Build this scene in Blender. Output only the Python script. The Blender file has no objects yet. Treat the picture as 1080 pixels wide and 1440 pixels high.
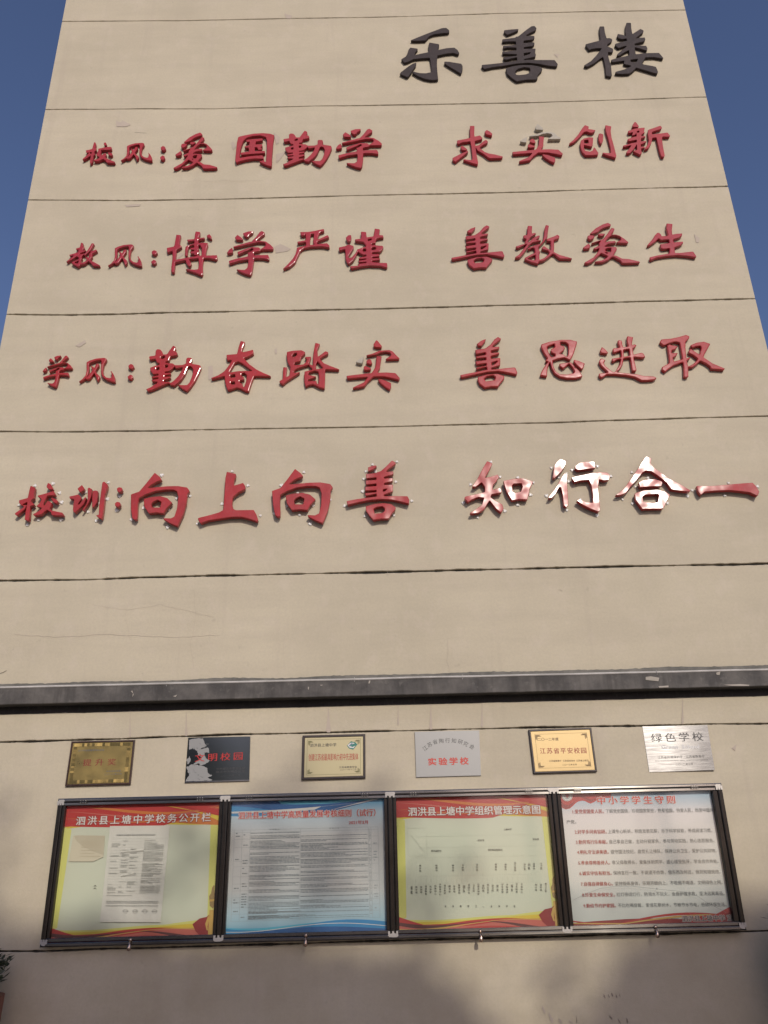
import bpy, bmesh, math, random
from mathutils import Vector, Matrix, noise
from mathutils.geometry import tessellate_polygon
random.seed(7)
S = bpy.context.scene
COL = S.collection

# ------------------------------------------------------------------ camera
YAW, PITCH, ROLL = 0.005638, 0.415333, -0.023903
FPX = 1202.7            # focal length in pixels of a 1080 x 1440 picture
EYE = Vector((0, 0, 1.6))
cy, sy, cp, sp, cr, sr = math.cos(YAW), math.sin(YAW), math.cos(PITCH), math.sin(PITCH), math.cos(ROLL), math.sin(ROLL)
FWD = Vector((sy*cp, cy*cp, sp)); R0 = Vector((cy, -sy, 0)); U0 = R0.cross(FWD)
RIGHT = cr*R0 + sr*U0; UP = -sr*R0 + cr*U0
cam = bpy.data.cameras.new('camera'); camo = bpy.data.objects.new('camera', cam); COL.objects.link(camo)
cam.sensor_fit = 'VERTICAL'; cam.sensor_height = 36; cam.lens = FPX/1440*36
cam.clip_start = 0.05; cam.clip_end = 3000
M = Matrix((RIGHT, UP, -FWD)).transposed().to_4x4(); M.translation = EYE
camo.matrix_world = M
S.camera = camo
WALL = 6.0              # the gable wall stands in the plane y = WALL

def at(x, y, dep=0.0):
    """where the sight line of a measured point meets the plane `dep` in front of the wall"""
    d = FWD*FPX + RIGHT*(x-540) + UP*(720-y)
    return EYE + d*((WALL-dep)/d.y)

# ------------------------------------------------------------------ light
SUN_DIR = Vector((0.27, -1.0, 0.50)).normalized()      # towards the sun, behind the camera and to the right
w = bpy.data.worlds.new('World'); S.world = w; w.use_nodes = True
nt = w.node_tree; nt.nodes.clear()
sky = nt.nodes.new('ShaderNodeTexSky'); sky.sky_type = 'NISHITA'; sky.sun_disc = False
sky.sun_elevation = math.asin(SUN_DIR.z); sky.sun_rotation = math.atan2(SUN_DIR.x, SUN_DIR.y)
sky.air_density = 1.0; sky.dust_density = 1.6; sky.ozone_density = 4.0
bg = nt.nodes.new('ShaderNodeBackground'); bg.inputs[1].default_value = 0.105
ow = nt.nodes.new('ShaderNodeOutputWorld')
hue = nt.nodes.new('ShaderNodeMix'); hue.data_type = 'RGBA'; hue.blend_type = 'MULTIPLY'; hue.inputs[0].default_value = 1; hue.inputs[7].default_value = (1.12, .96, 1.03, 1)
nt.links.new(sky.outputs[0], hue.inputs[6]); nt.links.new(hue.outputs[2], bg.inputs[0]); nt.links.new(bg.outputs[0], ow.inputs[0])
sun = bpy.data.lights.new('sun', 'SUN'); suno = bpy.data.objects.new('sun', sun); COL.objects.link(suno)
sun.energy = 2.35; sun.angle = math.radians(0.53); sun.color = (1.0, 0.92, 0.80)
suno.rotation_euler = SUN_DIR.to_track_quat('Z', 'Y').to_euler()
suno.location = (6, -20, 14)
S.view_settings.view_transform = 'Standard'; S.view_settings.look = 'None'
S.view_settings.exposure = 0; S.view_settings.gamma = 1; S.view_settings.use_curve_mapping = False
S.render.engine = 'CYCLES'

# ------------------------------------------------------------------ helpers
def tag(o, label=None, cat=None, group=None, kind=None):
    if label: o['label'] = label
    if cat: o['category'] = cat
    if group: o['group'] = group
    if kind: o['kind'] = kind
    return o
def empty(name, loc, label=None, cat=None, group=None, kind=None):
    o = bpy.data.objects.new(name, None); COL.objects.link(o); o.location = loc
    o.empty_display_size = 0.1
    return tag(o, label, cat, group, kind)
def link(name, me, parent=None, mat=None):
    o = bpy.data.objects.new(name, me); COL.objects.link(o)
    if mat is not None and not me.materials: me.materials.append(mat)
    if parent is not None:
        o.parent = parent; o.matrix_parent_inverse = Matrix.Translation(parent.location).inverted()
    return o
class MB:
    def __init__(s): s.v = []; s.f = []; s.m = []
    def face(s, pts, m=0):
        b = len(s.v); s.v += [tuple(p) for p in pts]; s.f.append(tuple(range(b, b+len(pts)))); s.m.append(m)
    def box(s, x0, x1, y0, y1, z0, z1, m=0):
        b = len(s.v)
        s.v += [(x, y, z) for z in (z0, z1) for y in (y0, y1) for x in (x0, x1)]
        for q in ((0,2,3,1),(4,5,7,6),(0,1,5,4),(2,6,7,3),(0,4,6,2),(1,3,7,5)):
            s.f.append(tuple(b+i for i in q)); s.m.append(m)
    def quadbox(s, c, y0, y1, m=0):
        """prism between y0 (front) and y1 (back) over a polygon of (x, z) points, anticlockwise seen from the camera"""
        n = len(c); b = len(s.v)
        s.v += [(p[0], y0, p[1]) for p in c] + [(p[0], y1, p[1]) for p in c]
        s.f.append(tuple(range(b, b+n))); s.m.append(m)
        s.f.append(tuple(range(b+2*n-1, b+n-1, -1))); s.m.append(m)
        for i in range(n):
            j = (i+1) % n; s.f.append((b+i, b+n+i, b+n+j, b+j)); s.m.append(m)
    def tube(s, pts, r, n=8, m=0, cap=True):
        rings = []
        pts = [Vector(p) for p in pts]
        for i, p in enumerate(pts):
            d = (pts[min(i+1, len(pts)-1)] - pts[max(i-1, 0)]).normalized()
            a = d.orthogonal().normalized() if abs(d.z) < .95 else d.cross(Vector((1,0,0))).normalized()
            if abs(d.z) < .95: a = d.cross(Vector((0,0,1))).normalized()
            bb = d.cross(a); rr = r[i] if isinstance(r, (list, tuple)) else r
            b0 = len(s.v)
            for k in range(n):
                t = 2*math.pi*k/n; s.v.append(tuple(p + a*math.cos(t)*rr + bb*math.sin(t)*rr))
            rings.append(b0)
        for a0, b0 in zip(rings, rings[1:]):
            for k in range(n):
                s.f.append((a0+k, a0+(k+1) % n, b0+(k+1) % n, b0+k)); s.m.append(m)
        if cap:
            s.f.append(tuple(rings[0]+k for k in range(n-1, -1, -1))); s.m.append(m)
            s.f.append(tuple(rings[-1]+k for k in range(n))); s.m.append(m)
    def mesh(s, name):
        me = bpy.data.meshes.new(name); me.from_pydata(s.v, [], s.f); me.update()
        return me
    def build(s, name, mats, parent=None, smooth=False):
        me = s.mesh(name)
        if not isinstance(mats, (list, tuple)): mats = [mats]
        for m in mats: me.materials.append(m)
        me.polygons.foreach_set('material_index', s.m)
        if smooth: me.polygons.foreach_set('use_smooth', [True]*len(s.f))
        me.update()
        return link(name, me, parent)

# ------------------------------------------------------------------ materials
def mat(name, col=(.5,.5,.5), rough=.6, metal=0.0, **k):
    m = bpy.data.materials.new(name); m.use_nodes = True
    p = m.node_tree.nodes['Principled BSDF']
    p.inputs['Base Color'].default_value = (*col, 1); p.inputs['Roughness'].default_value = rough
    p.inputs['Metallic'].default_value = metal
    for a, b in k.items(): p.inputs[a.replace('_', ' ')].default_value = b
    return m
class N:
    """tiny node helper"""
    def __init__(s, m): s.t = m.node_tree; s.p = s.t.nodes['Principled BSDF']; s.co = s.t.nodes.new('ShaderNodeTexCoord')
    def obj(s, scale=(1,1,1)):
        mp = s.t.nodes.new('ShaderNodeMapping'); mp.inputs['Scale'].default_value = scale
        g = s.t.nodes.new('ShaderNodeNewGeometry')
        s.t.links.new(g.outputs['Position'], mp.inputs[0]); return mp.outputs[0]
    def noise(s, scale, detail=4, rough=.55, vec=None, dist=0):
        n = s.t.nodes.new('ShaderNodeTexNoise'); n.inputs['Scale'].default_value = scale
        n.inputs['Detail'].default_value = detail; n.inputs['Roughness'].default_value = rough
        n.inputs['Distortion'].default_value = dist
        s.t.links.new(vec if vec is not None else s.obj(), n.inputs['Vector']); return n.outputs['Fac']
    def ramp(s, f, stops):
        r = s.t.nodes.new('ShaderNodeValToRGB'); e = r.color_ramp.elements
        e[0].position, e[0].color = stops[0][0], (*stops[0][1], 1)
        e[1].position, e[1].color = stops[-1][0], (*stops[-1][1], 1)
        for q, c in stops[1:-1]: k = e.new(q); k.color = (*c, 1)
        s.t.links.new(f, r.inputs[0]); return r.outputs[0]
    def mix(s, f, a, b, mode='MIX'):
        n = s.t.nodes.new('ShaderNodeMix'); n.data_type = 'RGBA'; n.blend_type = mode
        for v, i in ((f, 0), (a, 6), (b, 7)):
            if hasattr(v, 'links'): s.t.links.new(v, n.inputs[i])
            else: n.inputs[i].default_value = v if i == 0 else (*v, 1)
        return n.outputs[2]
    def math(s, op, a, b=0.5):
        n = s.t.nodes.new('ShaderNodeMath'); n.operation = op; n.use_clamp = True
        for v, i in ((a, 0), (b, 1)):
            if hasattr(v, 'links'): s.t.links.new(v, n.inputs[i])
            else: n.inputs[i].default_value = v
        return n.outputs[0]
    def bump(s, h, strength=.2, dist=.01):
        b = s.t.nodes.new('ShaderNodeBump'); b.inputs['Strength'].default_value = strength; b.inputs['Distance'].default_value = dist
        s.t.links.new(h, b.inputs['Height']); s.t.links.new(b.outputs[0], s.p.inputs['Normal'])
    def set(s, name, o): s.t.links.new(o, s.p.inputs[name])

def wall_mat():
    m = mat('cream_render', rough=.85); n = N(m)
    # broad mottling, horizontal trowel bands, fine grain, vertical run-off streaks
    a = n.noise(.9, 5, .6)
    b = n.noise(3.0, 4, .6, n.obj((.35, .35, 2.6)))
    c = n.noise(55, 3, .7)
    col = n.ramp(a, [(.26, (.448, .398, .292)), (.50, (.505, .449, .331)), (.76, (.552, .492, .364))])
    col = n.mix(n.math('MULTIPLY', n.ramp(b, [(.42, (0,0,0)), (.72, (1,1,1))]), .42), col, (.42, .368, .276))
    col = n.mix(n.math('MULTIPLY', n.ramp(c, [(.40, (0,0,0)), (.66, (1,1,1))]), .22), col, (.36, .31, .26))
    s3 = n.ramp(n.noise(6.5, 4, .65, n.obj((1, 1, .8))), [(.52, (0,0,0)), (.70, (1,1,1))])
    col = n.mix(n.math('MULTIPLY', s3, .22), col, (.60, .52, .44))
    s1 = n.noise(2.2, 3, .6, n.obj((3.2, 1, .16)))
    s2 = n.ramp(s1, [(.60, (0,0,0)), (.74, (1,1,1))])
    col = n.mix(n.math('MULTIPLY', s2, .30), col, (.40, .34, .27))
    # small dirt specks
    d = n.ramp(n.noise(16, 2, .5), [(.70, (0,0,0)), (.76, (1,1,1))])
    col = n.mix(n.math('MULTIPLY', d, .30), col, (.33, .29, .23))
    # the wall foot darkens: dirt plus foliage shade painted into the colour
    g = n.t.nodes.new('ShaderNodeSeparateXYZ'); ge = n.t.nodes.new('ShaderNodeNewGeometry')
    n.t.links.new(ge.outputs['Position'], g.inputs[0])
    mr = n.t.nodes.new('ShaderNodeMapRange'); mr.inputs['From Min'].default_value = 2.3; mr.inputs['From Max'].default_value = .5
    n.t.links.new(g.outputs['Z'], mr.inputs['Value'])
    grime_shade = n.math('MULTIPLY', mr.outputs[0], n.ramp(n.noise(2.2, 6, .65), [(.35, (.2,.2,.2)), (.7, (1,1,1))]))
    col = n.mix(n.math('MULTIPLY', grime_shade, .85), col, (.345, .29, .19))
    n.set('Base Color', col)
    n.bump(n.mix(.5, n.noise(9, 5, .7), n.noise(120, 2, .6)), .25, .006)
    return m
def paint(name, c1, c2, rough, coat=0, bs=6, bstr=.0, bd=.01, spec=.5):
    m = mat(name, c1, rough); n = N(m); n.p.inputs['Specular IOR Level'].default_value = spec
    n.p.inputs['Coat Weight'].default_value = coat; n.p.inputs['Coat Roughness'].default_value = .12
    f = n.noise(7, 4, .6)
    base = n.ramp(f, [(.35, c1), (.68, c2)])
    dust = n.ramp(n.noise(34, 4, .7, n.obj((1.6, 1, .6))), [(.52, (0,0,0)), (.75, (1,1,1))])
    n.set('Base Color', n.mix(n.math('MULTIPLY', dust, .16), base, tuple(min(1, v*.55+.16) for v in c1)))
    if bstr: n.bump(n.noise(bs, 2, .4), bstr, bd)
    return m
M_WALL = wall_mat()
M_GROOVE = paint('joint_filler', (.035,.032,.028), (.07,.062,.05), .9)
M_BLACK = paint('dark_paint', (.030,.021,.021), (.043,.030,.030), .6, spec=.25)
M_RED1 = paint('weathered_red', (.37,.030,.044), (.31,.028,.040), .5, 0, spec=.25)
M_RED2 = paint('glossy_red', (.36,.030,.042), (.305,.028,.038), .17, .0, 7, .35, .006, spec=.45)
M_RED3 = paint('glossy_bright_red', (.38,.032,.034), (.325,.030,.031), .145, .0, 7, .35, .006, spec=.4)
M_RED4 = paint('wavy_glossy_red', (.39,.034,.034), (.32,.032,.031), .20, .0, 3.7, .75, .030, spec=.4)
M_GREY = paint('peeled_grey_foam', (.36,.33,.27), (.48,.44,.37), .8, 0, 25, .5, .004)
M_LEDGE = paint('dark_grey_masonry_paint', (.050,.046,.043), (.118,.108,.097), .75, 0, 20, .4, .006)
_n = N(M_LEDGE); _c = M_LEDGE.node_tree.nodes['Principled BSDF'].inputs['Base Color'].links[0].from_socket
_a = _n.ramp(_n.noise(3.4, 4, .6, _n.obj((3.5, 1, .25))), [(.50, (0,0,0)), (.66, (1,1,1))]); _b = _n.ramp(_n.noise(24, 3, .6), [(.60, (0,0,0)), (.72, (1,1,1))])
_c = _n.mix(_n.math('MULTIPLY', _a, .55), _c, (.030,.027,.024)); _n.set('Base Color', _n.mix(_n.math('MULTIPLY', _b, .3), _c, (.19,.175,.155)))
M_BLEDGE = paint('near_black', (.020,.018,.016), (.035,.031,.027), .8)  # near-black tone for the ledge underside and the strip below it
M_CABLE = paint('white_cable', (.36,.345,.32), (.52,.50,.47), .6)
M_CLEAR = mat('clear_plastic', (.80,.79,.76), .12, Alpha=.75)
M_WHITE = mat('white_print', (.78,.75,.70), .5)
M_INK = mat('black_ink', (.035,.035,.035), .5)
M_GINK = mat('grey_ink', (.16,.17,.17), .6)
M_REDINK = mat('red_ink', (.50,.035,.03), .5)
M_DREDINK = mat('dull_red_ink', (.36,.04,.035), .5)
def steel(name, col, rough, an=.8, vert=False):   # vert: profile brushed upright
    m = mat(name, col, rough, 1.0); n = N(m)
    n.p.inputs['Anisotropic'].default_value = an
    tg = n.t.nodes.new('ShaderNodeTangent'); tg.direction_type = 'RADIAL'; tg.axis = 'X' if not vert else 'Z'
    n.t.links.new(tg.outputs[0], n.p.inputs['Tangent'])
    g = n.noise(60, 3, .6, n.obj((.15, 1, 6) if not vert else (6, 1, .15)))
    n.set('Roughness', n.ramp(g, [(.3, (rough*.75,)*3), (.7, (rough*1.3,)*3)]))
    n.set('Base Color', n.mix(n.math('MULTIPLY', n.ramp(n.noise(5, 4, .6), [(.4,(0,0,0)),(.7,(1,1,1))]), .4), col, tuple(c*.55 for c in col)))
    return m
M_STEEL = steel('brushed_steel', (.28,.27,.25), .19, .93)
M_STEELV = steel('brushed_steel_upright', (.06,.056,.053), .30, .8, True)
M_DARKST = steel('dull_steel', (.13,.122,.112), .25, .9)
M_GAP = mat('dark_gap', (.012,.011,.010), .8)
M_WELD = mat('milled_steel', (.42,.40,.37), .5, .7)
# glass: clear pane whose reflection grows towards grazing angles
M_GLASS = bpy.data.materials.new('pane_glass'); M_GLASS.use_nodes = True
_t = M_GLASS.node_tree; _t.nodes.remove(_t.nodes['Principled BSDF'])
_tr = _t.nodes.new('ShaderNodeBsdfTransparent'); _tr.inputs[0].default_value = (.97,.985,.975,1)
_gl = _t.nodes.new('ShaderNodeBsdfGlossy'); _gl.inputs['Roughness'].default_value = .06
_fr = _t.nodes.new('ShaderNodeFresnel'); _fr.inputs[0].default_value = 1.5
_mx = _t.nodes.new('ShaderNodeMixShader')
_t.links.new(_fr.outputs[0], _mx.inputs[0]); _t.links.new(_tr.outputs[0], _mx.inputs[1]); _t.links.new(_gl.outputs[0], _mx.inputs[2])
_t.links.new(_mx.outputs[0], _t.nodes['Material Output'].inputs[0])

# ------------------------------------------------------------------ building
def pt(*a): return [Vector((p.x, 0, p.z)) for p in (at(x, y) for x, y in a)]
JOINTS = [
 (pt((88,30),(260,29),(400,26),(540,24),(700,19),(960,14)), .006),
 (pt((67,154),(200,153),(300,153),(440,149),(540,148),(760,144),(985,136.5)), .006),
 (pt((42,281),(190,282),(310,280),(540,274),(700,271),(860,266),(1020,262)), .007),
 (pt((12,442),(100,443),(270,439),(540,434),(760,428),(900,424),(1054,420)), .010),
 (pt((0,607),(130,607),(300,604),(540,600),(780,594),(960,588),(1080,585)), .007),
 (pt((0,816.5),(120,815),(270,810),(540,804.5),(760,799),(900,796),(1080,792.5)), .0105),
 (pt((0,1044),(100,1041),(300,1034),(540,1028),(760,1023),(1080,1017)), .008),
 (pt((0,1338),(70,1337),(540,1323),(1080,1309)), .008),
]
XL, XR, TOPZ = -3.155, 3.268, 11.4
def interp(P, x):
    if x <= P[0].x: a, b = P[0], P[1]
    elif x >= P[-1].x: a, b = P[-2], P[-1]
    else:
        for a, b in zip(P, P[1:]):
            if a.x <= x <= b.x: break
    return a.z + (b.z-a.z)*(x-a.x)/(b.x-a.x)
def gw(k, x, base):
    n1 = noise.noise(Vector((x*3.1, k*7.3, 0))); n2 = noise.noise(Vector((x*17, k*3.1, 5))); n3 = noise.noise(Vector((x*60, k*9, 2)))
    return max(.0020, base*(.85 + .80*n1 + .60*n2 + .35*n3))
def jz(k, x, side):
    P, base = JOINTS[k]
    z = interp(P, x) + .004*noise.noise(Vector((x*2.5, k*11, 3))) + .0014*noise.noise(Vector((x*45, k*5+side, 9)))
    return z + side*gw(k, x, base)/2*1.25
building = empty('school_building', (0, WALL+6, 0), 'cream rendered gable wall of the school block, scored into wide horizontal bands', 'building')
NX = 420
XS = [XL + (XR-XL)*i/NX for i in range(NX+1)]
for k in range(-1, len(JOINTS)):
    mb = MB()
    zt = [TOPZ]*len(XS) if k < 0 else [jz(k, x, -1) for x in XS]
    zb = [0.0]*len(XS) if k == len(JOINTS)-1 else [jz(k+1, x, 1) for x in XS]
    prof = []
    for i, x in enumerate(XS):
        wv = .0012*noise.noise(Vector((x*1.5, k*3, 1)))
        t, b = zt[i], zb[i]
        prof.append([(x, WALL+.03, t-.001), (x, WALL+.004, t-.0006), (x, WALL+wv, t-.004), (x, WALL+wv, b+.004), (x, WALL+.004, b+.0006), (x, WALL+.03, b+.001)])
    mb.v = [p for q in prof for p in q]
    for i in range(len(XS)-1):
        for j in range(5):
            a = i*6+j; mb.f.append((a, a+1, a+7, a+6)); mb.m.append(0)
    mb.f.append(tuple(range(5, -1, -1))); mb.m.append(0)
    e = (len(XS)-1)*6; mb.f.append(tuple(e+j for j in range(6))); mb.m.append(0)
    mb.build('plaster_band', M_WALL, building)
mb = MB(); mb.box(XL+.004, XR-.004, WALL+.022, WALL+12, 0, TOPZ-.01); mb.build('core_wall', [M_GROOVE], building)
mb = MB(); mb.box(XL-.12, XR+.12, WALL-.12, WALL+12.1, TOPZ+.002, TOPZ+.22); mb.build('roof_coping', [M_LEDGE], building)
for sx, nx in ((XL, -1), (XR, 1)):
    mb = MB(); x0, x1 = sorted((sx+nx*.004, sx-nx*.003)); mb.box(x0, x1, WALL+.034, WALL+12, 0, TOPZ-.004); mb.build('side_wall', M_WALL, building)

# dark ledge that runs across the wall, with its ragged paint line and a near-black strip below
D = .105
ta, tb = at(0, 968, D), at(1080, 942.5, D); ba, bb_ = at(0, 991, D), at(1080, 964.5, D)
def onx(a, b, x): return a.z + (b.z-a.z)*(x-a.x)/(b.x-a.x)
mb = MB()
X2 = [XL-.02 + (XR-XL+.04)*i/160 for i in range(161)]
prof = []
for x in X2:
    zt, zb = onx(ta, tb, x), onx(ba, bb_, x)
    zt += .0015*noise.noise(Vector((x*9, 3, 1))); zb += .002*noise.noise(Vector((x*7, 8, 1)))
    yy = WALL-D+.002*noise.noise(Vector((x*3, 1, 8)))
    prof.append([(x, WALL-.002, zt+.006), (x, yy+.006, zt), (x, yy, zt-.005), (x, yy, zb+.004), (x, yy+.004, zb), (x, WALL-.002, zb)])
mb.v = [p for q in prof for p in q]
for i in range(len(X2)-1):
    for j in range(5):
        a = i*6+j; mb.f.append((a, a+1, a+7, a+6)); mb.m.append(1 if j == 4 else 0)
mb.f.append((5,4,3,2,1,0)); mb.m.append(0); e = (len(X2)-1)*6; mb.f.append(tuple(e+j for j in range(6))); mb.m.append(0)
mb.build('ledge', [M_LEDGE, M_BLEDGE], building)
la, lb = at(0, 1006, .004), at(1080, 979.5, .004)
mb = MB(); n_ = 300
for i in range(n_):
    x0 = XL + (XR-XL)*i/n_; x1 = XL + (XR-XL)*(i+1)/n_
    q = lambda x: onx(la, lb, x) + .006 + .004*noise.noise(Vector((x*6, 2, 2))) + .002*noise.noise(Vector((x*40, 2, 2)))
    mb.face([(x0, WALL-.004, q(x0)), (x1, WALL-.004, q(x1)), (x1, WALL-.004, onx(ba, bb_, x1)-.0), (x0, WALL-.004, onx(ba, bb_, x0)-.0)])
mb.build('dark_strip', [M_BLEDGE], building)
ua, ub = at(0, 963, .003), at(1080, 936, .003)
mb = MB()
for i in range(n_):
    x0 = XL + (XR-XL)*i/n_; x1 = XL + (XR-XL)*(i+1)/n_
    q = lambda x: onx(ua, ub, x) + .004 + .012*noise.noise(Vector((x*2.2, 5, 2))) + .006*noise.noise(Vector((x*30, 7, 2)))
    mb.face([(x0, WALL-.003, onx(ta, tb, x0)-.02), (x1, WALL-.003, onx(ta, tb, x1)-.02), (x1, WALL-.003, q(x1)), (x0, WALL-.003, q(x0))])
mb.build('paint_line', [paint('grey_paint_edge', (.10,.098,.085), (.20,.19,.165), .8)], building)
mb = MB(); ca, cb = at(0, 967, D-.004), at(1080, 941.6, D-.004)
cpts = []
for i in range(90):
    x = XL + (XR-XL)*i/89; cpts.append((x, WALL-D+.004, onx(ca, cb, x)+.004*noise.noise(Vector((x*1.7, 4, 4)))))
mb.tube(cpts, .0085, 8)
tag(mb.build('cable', M_CABLE, None, True), 'thin white cable lying along the front edge of the dark ledge', 'cable')
for x in (-2.75, -1.5, -.2, .55, 1.9, 2.9):
    mb = MB(); z = onx(ca, cb, x); mb.tube([(x, WALL-D-.002+.0, z-.018), (x, WALL-D-.008, z), (x, WALL-D+.004, z+.013)], .0022, 6)
    mb.build('cable_clip', M_CABLE, bpy.data.objects['cable'])
# flakes of paint lost from the ledge, old glue scars and cracks on the render
def poly(name, pxs, dep, m, parent, label=None):
    mb = MB(); P = [at(x, y, dep) for x, y in pxs]
    mb.face([(p.x, WALL-dep, p.z) for p in P]); o = mb.build(name, m, parent)
    if label: o['label'] = label
    return o
M_FLAKE = paint('bare_plaster', (.34,.31,.26), (.42,.38,.33), .85)
M_SCAR = paint('glue_scar', (.42,.355,.29), (.46,.39,.32), .8)
M_SCARL = paint('patched_render', (.66,.58,.46), (.68,.60,.48), .8)
M_CRACK = mat('hairline_crack', (.43,.365,.30), .9)
for q in [[(908,952),(915,951),(927,953),(926,958),(916,957),(908,956)], [(926,965),(940,964),(940,966.5),(927,967)], [(1017,963),(1040,962),(1054,963),(1053,964.5),(1030,964.6)],
          [(184,972),(186,971),(188,977),(186,980),(187,975)], [(519,957),(521,957),(520,961),(518,961)], [(450,963),(454,963),(453,964),(451,964)],[(243,979),(249,977),(247,980)],[(433,966),(434.5,966),(434,970),(433,969)],[(1007,946),(1013,944),(1012,949),(1008,949)]]:
    poly('paint_flake', q, D+.0035, M_FLAKE, building)
for q in [[(163,170),(170,172),(172,169),(184,175),(178,178),(164,178)], [(385,186),(394,193),(392,201),(388,203)], [(388,217),(402,213),(394,224),(389,229)], [(386,347),(394,343),(399,345),(409,350),(405,353),(388,356)],
          [(325,200),(329,199),(332,207),(328,211),(326,207)], [(779,76),(787,76),(784,81)], [(976,329),(984,335),(983,341),(979,341)], [(293,515),(299,514),(300,534),(293,534)],
          [(106,486),(120,478),(121,482),(112,488)], [(247,361),(256,355),(258,358),(248,366)], [(400,19),(411,22),(409,26),(403,26)], [(386,491),(389,489),(390,497),(387,498)], [(176,288),(198,287),(196,290),(178,291)],
          [(1029,1052),(1036,1046),(1034,1056)]]:
    poly('glue_scar', q, .0035, M_SCAR, building)
def crack(pts, wd, m=M_CRACK):
    wd *= .7
    mb = MB(); P = []
    for (x0, y0), (x1, y1) in zip(pts, pts[1:]):
        n = max(2, int(abs(x1-x0)+abs(y1-y0))//7)
        for i in range(n):
            t = i/n; P.append((x0+(x1-x0)*t+random.uniform(-1,1), y0+(y1-y0)*t+random.uniform(-1,1)))
    P.append(pts[-1]); W = [at(x, y, .0032) for x, y in P]
    for i, (a, b) in enumerate(zip(W, W[1:])):
        d = (b-a).normalized(); nn = Vector((-d.z, 0, d.x))*wd*.5
        mb.face([a-nn, b-nn, b+nn, a+nn])
    mb.build('crack', m, building)
crack([(20,893),(90,896),(150,892),(240,896),(310,893)], .0022)
crack([(130,850),(180,858),(225,850),(300,868)], .0016)
crack([(273,830),(275,870),(268,905),(272,940)], .0018)
crack([(182,843),(176,870),(183,900)], .0014)
crack([(630,900),(629,930),(632,944)], .002)
crack([(545,800),(546,812)], .0025)
crack([(250,255),(310,254),(370,254)], .0018, M_CRACK)
crack([(285,217),(330,217)], .0014)
crack([(360,235),(385,236)], .0018)
crack([(190,186),(206,187)], .003, M_GROOVE)
crack([(0,947),(9,943)], .004, M_GROOVE)
crack([(787,829),(791,831)], .005); crack([(795,646),(800,648)], .003)
crack([(400,880),(398,925)], .0014); crack([(405,60),(440,61)], .0013)
crack([(425,1336),(460,1337),(520,1335)], .002)
# scuffs and scribbles low on the wall
def scuff(x, y, dx, dy, wpx, m):
    P = []; n = 7
    for i in range(n):
        t = i/(n-1); P.append((x+dx*t+random.uniform(-.5,.5)+wpx*math.sin(math.pi*t)*.6, y+dy*t))
    for i in range(n-1, -1, -1):
        t = i/(n-1); P.append((x+dx*t+random.uniform(-.3,.3)-wpx*math.sin(math.pi*t)*.6, y+dy*t))
    poly('scuff_mark', P, .0036+random.uniform(0,.0004), m, building)
M_SCUFF = mat('scuff', (.27,.225,.18), .9); M_SCUFF2 = mat('faint_scuff', (.40,.34,.28), .9)
for q in [(849,1398,2,6,1.6), (855,1398,2,5,1), (860,1396,2,6,1.8), (866,1398,2,6,1.5), (871,1397,1,5,1.0), (811,1428,0,12,.9), (857,1428,4,6,1.6), (869,1432,4,8,2.0), (881,1431,2,8,1.6)]:
    scuff(*q, M_SCUFF)
for q in [(762,1414,5,12,2.4), (772,1424,6,16,3), (786,1432,4,8,3), (800,1434,6,6,2.5), (778,1430,-3,10,2)]:
    scuff(*q, M_SCUFF2)
# dry run-off streaks under the ledge
for x, wd, y1, y0 in ((606,2.2,1026,989), (678,1.8,1022,988), (462,3.6,1030,995), (560,1.2,1020,991), (262,2,1035,1001), (183,1.5,1036,1002), (960,1.6,1018,983)):
    P = [(x-.3, y0), (x+.3, y0), (x+wd*.5, (y0+y1)/2), (x+wd, y1-3), (x+wd*.6, y1), (x-wd*.6, y1), (x-wd, y1-3), (x-wd*.5, (y0+y1)/2)]
    poly('drip_stain', P, .0034, M_SCAR, building)

# ground
mb = MB(); mb.face([(-600,-600,0),(600,-600,0),(600,600,0),(-600,600,0)])
gm = mat('concrete_paving', (.33,.29,.24), .9); gn = N(gm)
gn.set('Base Color', gn.ramp(gn.noise(1.2, 6, .65), [(.3,(.25,.215,.175)),(.7,(.36,.31,.25))])); gn.bump(gn.noise(30, 4, .7), .3, .01)
tag(mb.build('ground', gm), kind='structure')

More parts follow.
